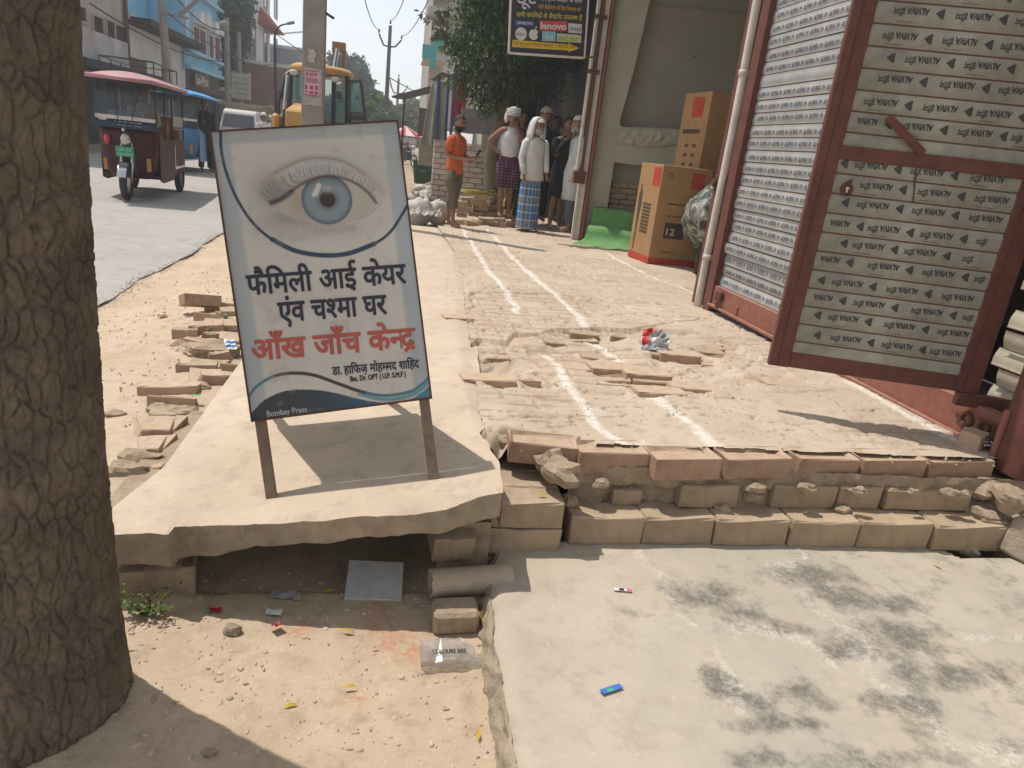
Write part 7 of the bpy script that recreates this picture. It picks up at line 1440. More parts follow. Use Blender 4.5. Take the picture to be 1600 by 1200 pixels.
# ================================================================== poles, lamp, wires
pp = PY(489, 190, 10.2); pe = empty('utility_pole', (pp.x, 10.2, 0), 0, 'thick square concrete utility pole with torn posters right behind the eye sign', 'pole')
q = MB(); q.add([(-.145, -.1, 0), (.145, -.1, 0), (.145, .1, 0), (-.145, .1, 0), (-.125, -.08, 8), (.125, -.08, 8), (.125, .08, 8), (-.125, .08, 8)], [(3, 2, 1, 0), (0, 1, 5, 4), (1, 2, 6, 5), (2, 3, 7, 6), (3, 0, 4, 7), (4, 5, 6, 7)]); q.build('shaft', M_conc, pe, bevel=.01)
def poster(a, b, m, nm='poster', torn=.0, dy=-.108):
    pa = PY(*a, 10.1) - pe.location; pb = PY(*b, 10.1) - pe.location; x0, x1 = min(pa.x, pb.x), max(pa.x, pb.x); z0, z1 = min(pa.z, pb.z), max(pa.z, pb.z); r = random.Random(int(a[0])); P = []
    for k in range(6): P.append((x0 + (x1 - x0) * k / 5, z0 + r.uniform(0, torn)))
    for k in range(6): P.append((x1 - r.uniform(0, torn), z0 + (z1 - z0) * (k + 1) / 7))
    for k in range(6): P.append((x1 - (x1 - x0) * k / 5, z1 - r.uniform(0, torn)))
    for k in range(5): P.append((x0 + r.uniform(0, torn), z1 - (z1 - z0) * (k + 1) / 7))
    q = MB(); q.prism(P, 'y', dy, dy + .004); return q.build(nm, m, pe), (x0, x1, z0, z1)
M_pap = mat('old_paper', (.42, .39, .37), .9, .12, 10); M_mag = plain('magenta_print', (.42, .03, .12), .7)
poster((479, 73), (494, 101), M_pap, torn=.03); poster((474, 103), (503, 168), mat('dirty_paper', (.36, .33, .31), .9, .2, 8), torn=.02); _, (x0, x1, z0, z1) = poster((476, 107), (499, 151), mat('pink_paper', (.50, .42, .43), .9, .1), torn=0.005, dy=-.113)
q = MB(); w = x1 - x0; h = z1 - z0
put_text(q, deva(['8', ' ', ('h', 'स', .7), 'टार']), (x0 + w * .1, -.116, z0 + h * .74), (1, 0, 0), (0, 0, 1), (0, -1, 0), height=h * .2, width=w * .75, bold=.002)
for k in range(6): q.add([(x0 + w * .05, -.116, z0 + h * (.66 - .035 * k)), (x0 + w * .9, -.116, z0 + h * (.66 - .035 * k)), (x0 + w * .9, -.116, z0 + h * (.675 - .035 * k)), (x0 + w * .05, -.116, z0 + h * (.675 - .035 * k))], [(0, 1, 2, 3)])
for (a, b, c, d) in [(.05, .22, .2, .40), (.35, .24, .6, .38), (.72, .24, .9, .4), (.08, .08, .2, .18), (.35, .06, .62, .17), (.7, .06, .9, .18), (.0, .0, .96, .03), (.03, .92, .97, .96)]: q.add([(x0 + w * a, -.116, z0 + h * b), (x0 + w * c, -.116, z0 + h * b), (x0 + w * c, -.116, z0 + h * d), (x0 + w * a, -.116, z0 + h * d)], [(0, 1, 2, 3)])
o = q.build('poster_print', M_mag, pe); o['kind'] = 'stuff'
q = MB(); a = PY(504, 17, 10.2) - pe.location; b = PY(522, 29, 10.2) - pe.location; q.bar(a, b, .03, .03); q.build('iron_arm', M_rust, pe)
def epole(px, pyb, pyt, Y, w, lab, arms=True, m=None, top=None):
    a = PY(px[0], pyb, Y); b = PY(px[1], pyt, Y); t = empty('electric_pole', (a.x, Y, 0), 0, lab, 'pole'); q = MB(); q.tube([(0, 0, 0), (b.x - a.x, 0, b.z)], [w, w * .6], 8); q.build('shaft', m or M_conc, t); tz = b.z; tx_ = b.x - a.x
    if arms:
        s_ = arms; q = MB(); q.tube([(tx_ - 1.1 * s_, 0, tz - .9 * s_), (tx_ - .6 * s_, 0, tz - 1.9 * s_), (tx_, 0, tz - 2.0 * s_), (tx_ + .6 * s_, 0, tz - 1.9 * s_), (tx_ + 1.2 * s_, 0, tz - 1.2 * s_)], .09 * s_, 5); q.build('cross_arm', M_dk, t)
        for (x, z) in ((tx_ - 1.1 * s_, tz - .8 * s_), (tx_ + 1.2 * s_, tz - 1.1 * s_), (tx_, tz + .1)): q = MB(); q.tube([(x, 0, z), (x, 0, z + .35 * s_)], [.12 * s_, .07 * s_], 6); q.build('insulator', M_dk, t)
    return t, Vector((b.x, Y, b.z))
_, eA = epole((602, 610), 192, 40, 50, .17, 'tall rusty electric pole with curved cross arms at the end of the street', .62, mat('rusty_pole', (.10, .07, .06), .9, .2))
_, eB = epole((619, 623), 190, 122, 85, .2, 'smaller far electric pole with cross arms just right of the tall one', .8, mat('rusty_pole', (.10, .07, .06), .9, .2))
_, eC = epole((268, 250), 120, -20, 24.5, .17, 'leaning concrete pole in front of the low white shop', 0); _, eD = epole((356, 354), 165, 28, 34, .16, 'grey pole with a round box in front of the roadside tree', 0); _, eE = epole((376, 373), 165, 50, 38, .14, 'thin grey pole beside the billboard', 0)
q = MB(); q.sphere((eD.x - .05, 33.8, PY(355, 42, 34).z), (.2, .15, .22), 10, 8); o = q.build('pole_box', M_conc); tag(o, 'round grey box fixed near the top of the pole before the tree', 'box')
q = MB(); c = PY(262, 22, 24.5); q.bar((c.x - .25, 24.4, c.z), (c.x + .6, 24.4, c.z - .05), .06, .06); q.bar((c.x + .35, 24.4, c.z), (c.x + .9, 24.4, c.z + .5), .07, .1); o = q.build('pole_lamp', M_conc); tag(o, 'small lamp arm fixed to the leaning concrete pole', 'lamp')
a = PY(433, 195, 18); sl_ = empty('street_lamp', (a.x, 18, 0), 0, 'slim dark street lamp with a curved arm beside the white tower house', 'street lamp'); P = [PY(x, y, 18) - sl_.location for x, y in [(433, 195), (430, 110), (429, 60), (432, 45), (440, 39), (450, 37)]]; P[0].z = 0; q = MB(); q.tube(P, [.035, .03, .025, .02, .018, .016], 7); q.build('lamp_post', plain('dark_post', (.06, .045, .045)), sl_); q = MB(); e1, e2 = PY(449, 37, 18) - sl_.location, PY(460, 35, 18) - sl_.location; q.bar(e1, e2, .08, .05); q.build('lamp_head', M_conc, sl_)
bb_o = empty('billboard', PY(377, 155, 36), 0, 'cream billboard on the far pavement below the roadside tree', 'billboard'); q = MB(); pa, pb = PY(362, 153, 36) - bb_o.location, PY(391, 115, 36) - bb_o.location; q.bb(pa.x, pb.x, 0, .08, pa.z, pb.z); q.build('board', mat('billboard_paper', (.50, .49, .44), .8, .12, 1.5, 0, col2=(.40, .38, .34)), bb_o); q = MB(); q.tube([(0, .1, -bb_o.location.z), (0, .1, pa.z)], .06, 6); q.build('billboard_post', M_conc, bb_o)
for k in range(5): q = MB(); q.bb(pa.x + .1, pb.x - .1, -.01, -.004, pa.z + .2 + k * .22, pa.z + .24 + k * .22); q.build('printed_line', M_conc, bb_o)
def wire(a, b, sag, r, lab, n=14):
    a = Vector(a); b = Vector(b); q = MB(); pts = [a.lerp(b, i / n) - Vector((0, 0, sag * 4 * (i / n) * (1 - i / n))) for i in range(n + 1)]; q.tube([p - a for p in pts], r, 4, False); o = q.build('overhead_wire', M_dk); o.location = a; tag(o, lab, 'wire', 'overhead wires')
def W(k): return ['wire leaving the left insulator of the tall rusty pole overhead', 'wire leaving the top of the tall rusty pole overhead', 'wire leaving the right insulator of the tall rusty pole overhead', 'wire slanting down from the tall rusty pole to the right', 'wire linking the tall rusty pole with the smaller far pole', 'faint wire crossing the sky between white tower house and rusty pole', 'wire sagging in front of the stained grey building', 'thick cable running down across the blue building', 'cable crossing in front of the low white shop', 'wire running above the tarpaulin before the cream house', 'second wire before the cream house, nearer the leafy tree'][k]
WL = [(eA + Vector((-.68, 0, -.3)), (eA.x - .8, 14, 6.6), 1.0, .02), (eA + Vector((0, 0, .3)), (.9, 14, 7.2), 1.0, .02), (eA + Vector((.74, 0, -.5)), (1.6, 14, 7.0), 1.0, .02), (eA + Vector((0, 0, -3)), PY(900, 230, 40), .5, .03), (eA + Vector((0, 0, -2.6)), eB + Vector((0, 0, -2)), .5, .03), (PY(430, 52, 45), eA + Vector((-.5, 0, -3.5)), .4, .025), (PY(140, 5, 20), PY(347, 96, 36), .3, .02), (PY(262, -20, 24), PY(347, 46, 36), .3, .025), (PY(262, 20, 24), PY(430, 100, 44), .5, .02), (PY(672, -10, 22), PY(720, 50, 18), .1, .015), (PY(690, -10, 22), PY(745, 60, 16), .1, .012)]
for k, w_ in enumerate(WL): wire(*w_, W(k))
# ================================================================== VEHICLES
M_blkm = mat('black_metal', (.02, .02, .022), .45, .1, 10, 0, spec=.5); M_chr = mat('chrome', (.55, .55, .55), .2, .05, 10, 0, metal=.8); M_wsg = bpy.data.materials.new('windscreen'); M_wsg.use_nodes = True; b_ = M_wsg.node_tree.nodes['Principled BSDF']; b_.inputs['Base Color'].default_value = (.06, .08, .09, 1); b_.inputs['Roughness'].default_value = .06; b_.inputs['Alpha'].default_value = .28; b_.inputs['Specular IOR Level'].default_value = .8
M_teag = bpy.data.materials.new('green_cab_glass'); M_teag.use_nodes = True; b_ = M_teag.node_tree.nodes['Principled BSDF']; b_.inputs['Base Color'].default_value = (.10, .25, .23, 1); b_.inputs['Roughness'].default_value = .08; b_.inputs['Alpha'].default_value = .6; b_.inputs['Specular IOR Level'].default_value = .7
def wheel_y(parent, c, R_, w):
    t = MB(); t.ring((0, 0, 0), R_ - w * .45, w * .5, 'y', 26, 8); o = t.build('wheel', M_tyre, parent, smooth=True); o.location = c; r = MB(); r.tube([(0, -w * .25, 0), (0, w * .25, 0)], R_ * .55, 16); r.build('rim', M_chr, o); return o
def rickshaw(loc, rz, lab, body, roofm, seatm, frontword, blue=False):
    # local: forward = -y, x across, length about 2.7
    t = empty('e_rickshaw', loc, rz, lab, 'e-rickshaw'); 
    def P(n, m, fn, **k): q = MB(); fn(q); return q.build(n, m, t, **k)
    # front wheel with fork and mudguard
    w = MB(); w.ring((0, 0, 0), .20, .062, 'x', 26, 8); o = w.build('wheel', M_tyre, t, smooth=True); o.location = (0, -.05, .26); r = MB(); r.tube([(-.03, 0, 0), (.03, 0, 0)], .15, 14); r.build('rim', M_chr, o)
    for s in (-1, 1):
        P('fork', M_chr, lambda q: q.tube([(s * .075, -.03, .25), (s * .085, .06, .62), (s * .07, .12, .92)], [.018, .028, .02], 8), smooth=True)
        P('fork_spring', M_chr, lambda q: [q.ring((s * .085, .05, .45 + k * .022), .032, .007, 'z', 12, 4) for k in range(7)])
    P('mudguard', M_chr, lambda q: q.add([(x, -.05 + .29 * math.sin(a), .25 + .29 * math.cos(a)) for a in np.linspace(-1.25, 1.1, 9) for x in (-.07, .07)], [(2 * i, 2 * i + 1, 2 * i + 3, 2 * i + 2) for i in range(8)]), smooth=True)
    for s in (-1, 1):
        w = MB(); w.ring((0, 0, 0), .20, .06, 'x', 26, 8); o = w.build('wheel', M_tyre, t, smooth=True); o.location = (s * .43, 1.95, .25); r = MB(); r.tube([(-.03, 0, 0), (.03, 0, 0)], .13, 14); r.build('rim', M_blkm, o)
    # front apron, curved, widening backwards
    P('front_apron', body, lambda q: q.loft([((0, .30, .30), .30, .12), ((0, .28, .42), .42, .17), ((0, .26, .72), .46, .20), ((0, .26, .92), .47, .17), ((0, .27, .97), .46, .14)], 24), smooth=True)
    P('floor_pan', body, lambda q: q.bb(-.46, .46, .3, 2.25, .30, .36), bevel=.01)
    for s in (-1, 1): P('side_panel', body, lambda q: q.prism([(.30, .28), (.5, .24), (1.35, .24), (1.4, .34), (2.3, .34), (2.32, .85), (1.35, .86), (1.2, .84), (.75, .86), (.30, .96)], 'x', s * .455, s * .475), bevel=.004)
    for s in (-1, 1): P('side_trim', M_chr, lambda q: q.prism([(1.40, .40), (2.2, .40), (2.2, .44), (1.44, .44), (1.44, .78), (1.40, .78)], 'x', s * .477, s * .485))
    P('rear_body', body, lambda q: q.bb(-.45, .45, 1.38, 2.34, .36, .62), bevel=.02)
    for (y, z) in ((.95, .60), (1.75, .64)): P('seat', seatm, lambda q: q.bb(-.42, .42, y - .2, y + .2, z, z + .10), bevel=.03)
    P('seat_back', seatm, lambda q: q.bb(-.42, .42, 2.1, 2.2, .72, 1.20), bevel=.02); P('seat_back', seatm, lambda q: q.bb(-.42, .42, 1.18, 1.26, .70, 1.15), bevel=.02)
    P('seat_base', body, lambda q: q.bb(-.42, .42, .8, 1.15, .36, .60))
    # windscreen and dash
    P('lower_dash', plain('navy_dash', (.02, .035, .07)) , lambda q: q.prism([(.12, .98), (.10, 1.06), (.16, 1.10), (.25, .98)], 'x', -.47, .47), bevel=.006)
    P('chrome_strip', M_whp, lambda q: q.prism([(.095, 1.10), (.10, 1.15), (.12, 1.15), (.125, 1.10)], 'x', -.465, .465))
    P('windscreen', M_wsg, lambda q: q.add([(-.46, .105, 1.15), (.46, .105, 1.15), (.43, .20, 1.62), (-.43, .20, 1.62), (-.46, .113, 1.15), (.46, .113, 1.15), (.43, .208, 1.62), (-.43, .208, 1.62)], [(0, 1, 2, 3), (7, 6, 5, 4), (0, 4, 5, 1), (2, 6, 7, 3)]))
    for s in (-1, 1): P('screen_pillar', M_blkm, lambda q: q.bar((s * .475, .11, 1.0), (s * .445, .21, 1.64), .03, .04))
    for x0, x1 in ((-.12, -.16), (.10, .22)): P('wiper', M_blkm, lambda q: q.bar((x0, .09, 1.10), (x1, .175, 1.55), .010, .010))
    q = MB(); put_text(q, text_mesh(frontword), (-.2, .108, 1.025), (1, 0, 0), Vector((0, .12, 1)).normalized(), (0, -1, 0), height=.075, width=.44, bold=.002); q.build('lettering', M_whp, t)
    P('bumper_dash', M_dk, lambda q: q.bb(-.44, .44, .2, .34, .96, 1.0))
    P('dash_papers', mat('printed_papers', (.5, .5, .5), .8, .2, 30, 0, col2=(.15, .22, .42)), lambda q: q.box((-.02, .24, 1.17), (.55, .10, .10)), bevel=.02)
    for s in (-1, 1): P('apron_dark_strip', M_blkm, lambda q: q.bb(s * .12 - .02, s * .12 + .02, .06, .075, .36, .60))  # narrow black strips added to darken the front apron
    P('headlamp', M_chr, lambda q: q.sphere((0, .03, .84), (.085, .05, .085), 16, 10), smooth=True); P('lamp_lens', M_whp, lambda q: q.sphere((0, -.01, .84), (.066, .02, .066), 14, 8), smooth=True); P('lamp_top', M_chr, lambda q: q.sphere((-.02, .02, .97), (.03, .03, .03), 10, 6), smooth=True)
    pl = P('number_plate', mat('green_plate', (.02, .30, .17), .5, .05), lambda q: q.bb(-.14, .14, -.05, -.04, .61, .745)); q = MB(); put_text(q, text_mesh('UP 32'), (-.10, -.052, .685), (1, 0, 0), (0, 0, 1), (0, -1, 0), height=.05, width=.2); put_text(q, text_mesh('CN 4814'), (-.12, -.052, .625), (1, 0, 0), (0, 0, 1), (0, -1, 0), height=.05, width=.24); q.build('plate_digits', M_whp, pl)
    P('side_lamp', plain('red_lens', (.5, .03, .04), .15), lambda q: q.sphere((-.30, .075, .82), (.05, .03, .075), 12, 8), smooth=True); P('reflector', plain('amber_plate', (.40, .16, .03), .4), lambda q: q.bb(.30, .37, .082, .09, .42, .60)); P('reflector', plain('amber_plate', (.40, .16, .03), .4), lambda q: q.bb(-.38, -.32, .082, .09, .40, .56))
    for s in (-1, 1): P('mirror', M_blkm, lambda q: (q.bar((s * .47, .12, 1.02), (s * .60, .08, 1.10), .012), q.sphere((s * .61, .08, 1.12), (.05, .015, .035), 8, 6)))
    P('handlebar', M_blkm, lambda q: q.tube([(-.28, .36, 1.0), (0, .30, 1.02), (.28, .36, 1.0)], .014, 6))
    # roof
    P('roof', roofm, lambda q: [q.add([(x, y, 1.66 + .10 * (1 - (x / .50) ** 2) * (1 - .5 * (abs(y - 1.2) / 1.35) ** 4) - (.05 if y < -.1 or y > 2.5 else 0)) for y in np.linspace(-.18, 2.6, 15) for x in np.linspace(-.50, .50, 11)], [(j * 11 + i, j * 11 + i + 1, (j + 1) * 11 + i + 1, (j + 1) * 11 + i) for j in range(14) for i in range(10)])], smooth=True)
    P('roof_edge', roofm, lambda q: [q.tube([(-.50, -.18, 1.635), (.50, -.18, 1.635), (.50, 2.6, 1.635), (-.50, 2.6, 1.635), (-.50, -.18, 1.635)], .028, 8)], smooth=True); P('roof_lining', M_dk, lambda q: q.bb(-.50, .50, -.1, 2.5, 1.595, 1.61))
    for s in (-1, 1):
        for y in (.78, 1.36, 2.3): P('roof_post', M_blkm, lambda q: q.tube([(s * .46, y, .84), (s * .46, y, 1.62)], .017, 7))
        P('side_rail', M_blkm, lambda q: q.tube([(s * .47, 1.36, 1.02), (s * .47, 2.3, 1.02)], .014, 6)); P('side_curtain', mat('clear_film', (.3, .3, .32), .3, .1), lambda q: q.bb(s * .465, s * .47, 1.4, 2.26, 1.05, 1.2))
        P('side_fringe', M_dk, lambda q: [q.prism([(.8 + k * .19, 1.60), (.99 + k * .19, 1.60), (.895 + k * .19, 1.50)], 'x', s * .474, s * .480) for k in range(8)])['kind'] = 'stuff'
    if not blue:
        P('roof_rack', M_blkm, lambda q: (q.tube([(-.42, .35, 1.92), (.42, .35, 1.92), (.42, 2.1, 1.92), (-.42, 2.1, 1.92), (-.42, .35, 1.92)], .013, 6), [q.tube([(x, y, 1.72), (x, y, 1.92)], .011, 5) for x in (-.42, .42) for y in (.35, .95, 1.5, 2.1)]))
    return t
M_mar = mat('maroon_body', (.050, .008, .011), .5, .15, 6, 0, spec=.25, dust=.0); M_pinkr = mat('pink_roof', (.42, .20, .24), .55, .12, 4, .05, 20, dust=.18)
fw = GZ(201, 313, .015)
rk1 = rickshaw((fw.x, fw.y, .015), .10, 'maroon battery rickshaw with pink roof, rack and green number plate driving this way', M_mar, M_pinkr, mat('orange_seat', (.26, .10, .03), .7, .15), 'ARDIRIZ')
rk1.scale = (.80, 1.0, .97)
f2 = GZ(322, 272, .015)
rk2 = rickshaw((f2.x - .55, f2.y - .4, .015), .05, 'blue battery rickshaw following behind the maroon one', mat('blue_body', (.02, .16, .34), .4, .15, 6, 0, spec=.6, dust=.12), mat('sky_blue_roof', (.07, .30, .60), .5, .2, 3, .05, 20), mat('brown_seat', (.14, .08, .05), .7), 'SAATHI', True)
# drivers and passengers
def sitter(par_loc, dx, dy, z, lab, sc, rz=0, top=None):
    t, f = person(Vector((par_loc[0] + dx, par_loc[1] + dy, z)), 1.55, rz, lab, M_skin_d, L=((-.24, -.10, 1.12), (-.20, -.30, 1.08)), R=((.24, -.10, 1.12), (.20, -.30, 1.08)), sit=True); hair(f); shirt(f, cloth(sc[0], sc[1]), .84, 1.0); sit_trousers(f, cloth('dark_trousers', (.03, .03, .035))); return t
sitter(rk1.location, -.05, .98, .03, 'driver in a pale shirt inside the maroon battery rickshaw', ('dull_shirt', (.32, .27, .22)))
p = GZ(322, 268, .02); t, f = person(p, 1.62, .6, 'passenger in black standing at the step of the blue battery rickshaw', M_skin_d, L=((-.22, -.0, 1.12), (-.2, -.1, .9)), R=((.22, .0, 1.12), (.2, -.1, .9))); hair(f); shirt(f, cloth('black_cloth', (.012, .012, .014)), .5, 1.0, 1.2); trousers(f, cloth('black_cloth', (.012, .012, .014)), .1)
p = PY(412, 185, 24); t, f = person(Vector((p.x, 24, .02)), ZAT(p.x, 24, 177) - .02, .1, 'pedestrian with a white scarf over head and shoulders beside the far truck', M_skin, L=((-.22, -.0, 1.12), (-.12, -.2, 1.2)), R=((.22, .0, 1.12), (.2, -.1, .9))); shirt(f, cloth('white_shirt', (.60, .60, .59)), .6, 1.0, 1.1); trousers(f, cloth('dark_trousers', (.03, .03, .035)), .1); headpart(f, 'head_scarf', cloth('white_cloth', (.60, .59, .57)), r=(.10, .115, .14), keep=lambda p: p.z > .35 or p.y > -.3, disp=.06)
# small truck
Yk = 27.0; tkp = PY(375, 210, Yk); tk = empty('small_truck', (tkp.x, Yk, .015), .0, 'small white goods truck with slatted sides coming behind the blue rickshaw', 'truck'); tk.scale = (.74, 1, 1)
zt = ZAT(tkp.x, Yk, 172)
def TKP(n, m, fn, **k): q = MB(); fn(q); return q.build(n, m, tk, **k)
M_trk = mat('truck_white', (.52, .52, .52), .45, .08, 4, 0, dust=.2); M_tan = mat('tan_slats', (.27, .23, .17), .8, .15, 6)
TKP('cab', M_trk, lambda q: q.add([(x * k, y, z) for (y, z, k) in ((-.28, .35, .8), (-.30, .95, .84), (-.02, zt - .08, .74), (.12, zt, .70), (1.25, zt, .70), (1.28, .95, .84), (1.28, .35, .84)) for x in (-1, 1)], [(2 * i, 2 * i + 1, 2 * i + 3, 2 * i + 2) for i in range(6)] + [(12, 13, 1, 0), tuple(range(0, 14, 2)), tuple(range(13, 0, -2))]), bevel=.03)
TKP('windscreen', M_glass, lambda q: q.add([(-.72, -.31, 1.0), (.72, -.31, 1.0), (.64, -.06, zt - .16), (-.64, -.06, zt - .16), (-.72, -.27, 1.0), (.72, -.27, 1.0), (.64, -.02, zt - .16), (-.64, -.02, zt - .16)], [(0, 1, 2, 3), (7, 6, 5, 4), (0, 4, 5, 1), (2, 6, 7, 3), (1, 5, 6, 2), (0, 3, 7, 4)]))
for s in (-1, 1): TKP('headlamp', M_chr, lambda q: q.sphere((s * .6, -.22, .62), (.12, .06, .09), 10, 8)); TKP('wheel', M_tyre, lambda q: q.ring((s * .72, .5, .3), .22, .08, 'x', 20, 6)); TKP('wheel', M_tyre, lambda q: q.ring((s * .72, 2.9, .3), .22, .08, 'x', 20, 6))
TKP('cargo_bed', M_tan, lambda q: q.bb(-.95, .95, 1.35, 3.8, .5, .7)); TKP('cargo_frame', M_tan, lambda q: (q.bb(-.97, .97, 1.33, 1.38, .7, zt + .25), q.bb(-1.4, .97, 1.3, 1.5, zt + .14, zt + .24)))
for s in (-1, 1):
    for k in range(6): TKP('side_slat', M_tan, lambda q: q.bb(s * .95, s * .99, 1.4, 3.8, .8 + k * .19, .9 + k * .19))
TKP('side_grille', M_tan, lambda q: [q.bb(1.0 + k * .13, 1.05 + k * .13, 1.3, 1.34, .7, zt + .2) for k in range(6)] + [q.bb(1.0, 1.75, 1.3, 1.35, z, z + .05) for z in (1.0, 1.3, 1.6, 1.85, zt + .15)])
# white van far right of the truck
p = PY(420, 185, 32); vn = empty('white_van', (p.x, 32, .015), 0, 'white van roof showing behind the pedestrian with the white scarf', 'van'); z_ = ZAT(p.x, 32, 180)
q = MB(); q.loft([((0, 1.5, .3), .85, 1.7), ((0, 1.5, 1.0), .88, 1.75), ((0, 1.6, 1.3), .84, 1.6), ((0, 1.7, z_), .74, 1.3)], 24); q.build('van_body', M_trk, vn, smooth=True); q = MB(); q.bb(-.6, .6, -.12, -.05, 1.0, z_ - .2); q.build('windscreen', M_glass, vn)
for s in (-1, 1): q = MB(); q.ring((s * .74, .7, .3), .22, .08, 'x', 18, 6); q.build('wheel', M_tyre, vn)
# ---- backhoe loader
Yb_ = 16.0; c = PY(497, 200, Yb_); bh_ = empty('backhoe_loader', (c.x, Yb_, .015), 0, 'yellow backhoe loader with a dark glass cab and its door swung open behind the pole', 'backhoe'); M_yl = mat('digger_yellow', (.52, .29, .08), .5, .1, 4, 0, dust=.18); o0 = bh_.location
def BX(px): return PY(px, 150, Yb_).x - o0.x
def BZ(py, px=500): return ZAT(PY(px, py, Yb_).x, Yb_, py) - .015
def BP(n, m, fn, **k): q = MB(); fn(q); return q.build(n, m, bh_, **k)
xl, xr, zr = BX(451), BX(542), BZ(100); zr = BZ(103)
BP('cab_roof', M_yl, lambda q: q.loft([(((xl + xr) / 2, .75, zr - .14), (xr - xl) / 2 * 1.12, .85), (((xl + xr) / 2, .75, zr - .05), (xr - xl) / 2 * 1.18, .9), (((xl + xr) / 2, .75, zr + .03), (xr - xl) / 2 * 1.0, .75)], 28), smooth=True)
for x in (xl, xl + .55, xr - .28, xr):
    BP('cab_pillar', M_blkm, lambda q: q.bar((x * 1.04, .1, BZ(196)), (x * .97, .16, zr - .12), .07, .07))
for x in (xl, xr): BP('cab_pillar', M_blkm, lambda q: q.bar((x, 1.4, BZ(196)), (x, 1.4, zr - .12), .07, .07))
BP('cab_glass', M_teag, lambda q: q.add([(xl * 1.02, .12, BZ(192)), (xl + .54, .12, BZ(192)), (xl + .54, .17, zr - .13), (xl, .17, zr - .13)], [(0, 1, 2, 3)])); BP('cab_glass', M_teag, lambda q: q.add([(xl + .58, .12, BZ(192)), (xr - .3, .12, BZ(192)), (xr - .3, .17, zr - .13), (xl + .58, .17, zr - .13)], [(0, 1, 2, 3)])); BP('cab_glass', M_teag, lambda q: q.add([(xr - .26, .12, BZ(192)), (xr - .03, .12, BZ(192)), (xr - .03, .17, zr - .13), (xr - .26, .17, zr - .13)], [(0, 1, 2, 3)]))
BP('cab_rear', M_dk, lambda q: q.bb(xl + .05, xr - .05, 1.38, 1.42, BZ(196), BZ(150))); BP('driver_seat', M_dk, lambda q: (q.bb(-.25, .25, .6, 1.0, .9, 1.05), q.bb(-.25, .25, .95, 1.05, 1.05, 1.6)), bevel=.03)
dx0, dx1 = BX(545), BX(571)
dr = BP('cab_door', M_blkm, lambda q: (q.bar((xr + .03, .1, BZ(192)), (xr + .03, .1, BZ(128)), .05, .05), q.bar((xr + .03, .1, BZ(128, 560)), (dx1 - .10, -.05, BZ(127, 560)), .05, .05), q.bar((dx1 - .10, -.05, BZ(127, 560)), (dx1 + .04, -.05, BZ(193, 570)), .06, .06), q.bar((xr + .03, .1, BZ(185, 560)), (dx1, -.05, BZ(185, 570)), .09, .09), q.bar((xr + .03, .1, BZ(178, 560)), (dx1, -.05, BZ(178, 570)), .03, .03)))
q = MB(); q.add([(xr + .05, .1, BZ(182, 560)), (dx1, -.05, BZ(182, 570)), (dx1 - .11, -.05, BZ(129, 560)), (xr + .05, .1, BZ(129, 560))], [(0, 1, 2, 3)]); q.build('door_glass', M_teag, dr)
BP('engine_hood', M_yl, lambda q: q.prism([(-1.2, .7), (-1.25, BZ(178)), (.0, BZ(165)), (.05, .7)], 'x', BX(459), BX(502)), bevel=.04); BP('fender', M_yl, lambda q: q.bb(BX(431), BX(442), -.6, .4, .7, BZ(178, 436)), bevel=.05)
for s in (-1, 1): BP('wheel', M_tyre, lambda q: q.ring((s * .85, -.9, .45), .32, .14, 'x', 24, 8)); BP('wheel', M_tyre, lambda q: q.ring((s * .85, 1.2, .65), .45, .2, 'x', 26, 8)); BP('loader_arm', M_yl, lambda q: q.bar((s * .62, .0, 1.1), (s * .62, -1.9, .5), .12, .2))
BP('front_bucket', M_yl, lambda q: q.prism([(-2.4, .1), (-1.7, .1), (-1.65, .75), (-1.8, .8), (-2.0, .3)], 'x', -1.0, 1.0)); BP('chassis', M_dk, lambda q: q.bb(-.5, .5, -1.2, 2.0, .45, .9))
BP('hose', M_blkm, lambda q: q.tube([(BX(440), -.3, 1.0), (BX(439), -.3, BZ(160, 440)), (BX(447), -.1, BZ(118, 447)), (BX(452), .0, BZ(112, 452))], .03, 6)); BP('hydraulic_rod', M_chr, lambda q: q.tube([(BX(444), -.35, 1.0), (BX(451), -.2, BZ(118, 450))], .035, 8)); BP('work_lamp', M_whp, lambda q: q.sphere((BX(523), .0, BZ(124, 523)), (.10, .06, .06), 10, 6)); BP('work_lamp', M_whp, lambda q: q.sphere((BX(458), .0, BZ(113, 458)), (.10, .06, .06), 10, 6))
for px in (443, 530): BP('mirror', M_blkm, lambda q: q.bb(BX(px) - .07, BX(px) + .07, -.25, -.2, BZ(156, px) , BZ(144, px)))
for k in range(5): BP('hose', M_blkm, lambda q: q.tube([(BX(446 + k * 2), -.5, .9), (BX(449 + k * 2), -.5, BZ(172, 450))], .018, 5))
BP('boom', mat('boom_orange', (.30, .13, .04), .6, .2, 5, 0), lambda q: (q.prism([(2.2, .9), (2.5, .9), (2.45, BZ(70) * 1.06), (2.25, BZ(70) * 1.06)], 'x', BX(503) * 1.1, BX(509) * 1.1 ), q.prism([(2.2, .9), (2.5, .9), (2.45, BZ(70) * 1.06), (2.25, BZ(70) * 1.06)], 'x', BX(518) * 1.1, BX(523) * 1.1), q.bb(BX(502) * 1.1, BX(523) * 1.1, 2.2, 2.5, BZ(70) * 1.05, BZ(66) * 1.1))); BP('hydraulic_rod', M_chr, lambda q: q.tube([(BX(506) * 1.1, 2.1, BZ(115) * 1.1), (BX(511) * 1.1, 2.1, BZ(78) * 1.1)], .05, 8))
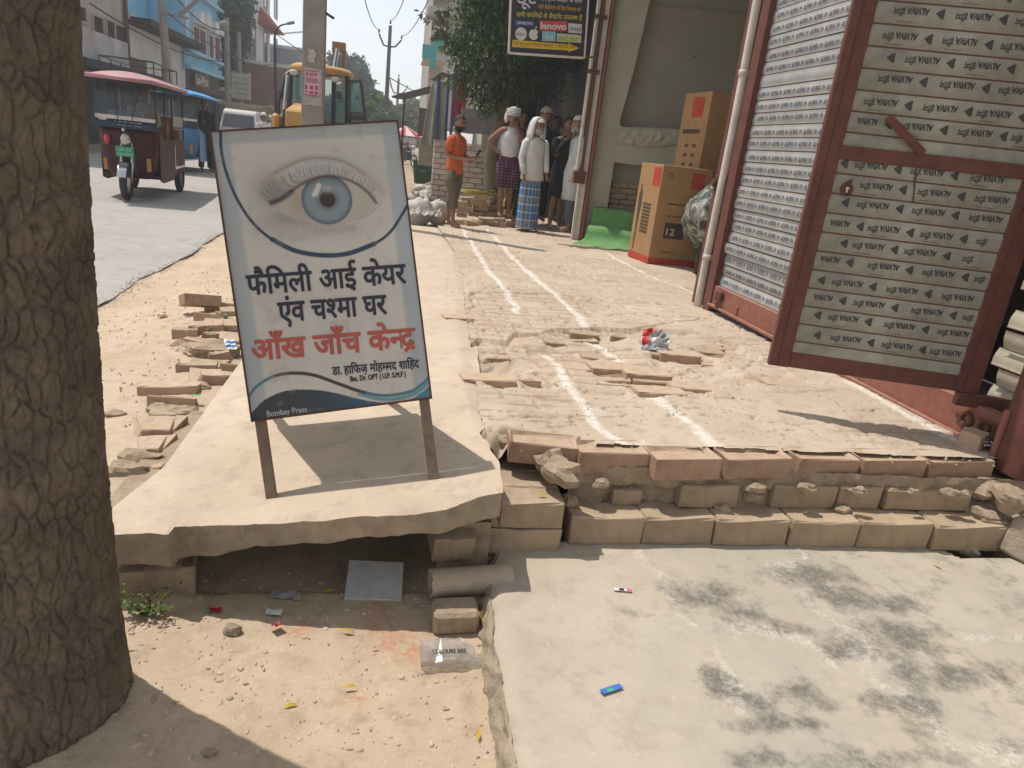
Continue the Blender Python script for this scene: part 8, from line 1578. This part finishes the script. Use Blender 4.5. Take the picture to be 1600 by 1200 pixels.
# parked motorcycles seen past the sign
def bike(loc, rz, lab, c):
    t = empty('motorcycle', loc, rz, lab, 'motorcycle', 'motorcycles parked by the umbrella'); M_b = plain('bike_%d' % int(c[0] * 100), c, .35)
    wheel(t, (0, 0, .3), .30, .08, 'x', M_chr, 10); wheel(t, (0, 1.25, .3), .30, .08, 'x', M_chr, 10)
    for n_, m, fn in (('fork', M_chr, lambda q: (q.tube([(-.06, 0, .3), (-.06, .28, .95)], .018, 6), q.tube([(.06, 0, .3), (.06, .28, .95)], .018, 6))), ('fuel_tank', M_b, lambda q: q.sphere((0, .48, .82), (.13, .26, .12), 14, 10)), ('saddle', M_dk, lambda q: q.sphere((0, .95, .78), (.12, .36, .07), 14, 8)), ('engine_block', M_blkm, lambda q: q.bb(-.12, .12, .4, .8, .3, .65)), ('handlebar', M_blkm, lambda q: q.tube([(-.33, .34, 1.0), (-.1, .26, 1.02), (.1, .26, 1.02), (.33, .34, 1.0)], .014, 6)), ('headlamp', M_chr, lambda q: q.sphere((0, .12, .88), (.09, .08, .09), 12, 8)), ('frame_bar', M_blkm, lambda q: (q.bar((0, .25, .85), (0, .6, .4), .04), q.bar((0, .6, .4), (0, 1.25, .32), .04), q.bar((0, 1.25, .32), (0, .9, .72), .04))), ('exhaust_pipe', M_chr, lambda q: q.tube([(.12, .6, .35), (.14, 1.3, .38)], .035, 8))):
        q = MB(); fn(q); q.build(n_, m, t, smooth=n_ in ('fuel_tank', 'saddle', 'headlamp'))
    return t
bike(GZ(646, 262, .05), .5, 'black motorcycle parked under the banner beside the green bin', (.02, .02, .03)); bike(GZ(628, 252, .05) + Vector((.2, 1.2, 0)), .3, 'red motorcycle parked behind the black one near the umbrella', (.25, .02, .02))
# ================================================================== dusty air
hz = MB(); hz.bb(-45, 45, -12, 120, -1.2, 24); ho = hz.build('haze', None if False else None) if False else None
m_h = bpy.data.materials.new('haze_air'); m_h.use_nodes = True; N = m_h.node_tree.nodes; N.clear(); o_ = N.new('ShaderNodeOutputMaterial'); v_ = N.new('ShaderNodeVolumePrincipled'); v_.inputs['Color'].default_value = (.92, .95, 1, 1); v_.inputs['Density'].default_value = .0034; v_.inputs['Anisotropy'].default_value = .3
m_h.node_tree.links.new(v_.outputs[0], o_.inputs['Volume']); ho = hz.build('haze', m_h); tag(ho, kind='stuff')
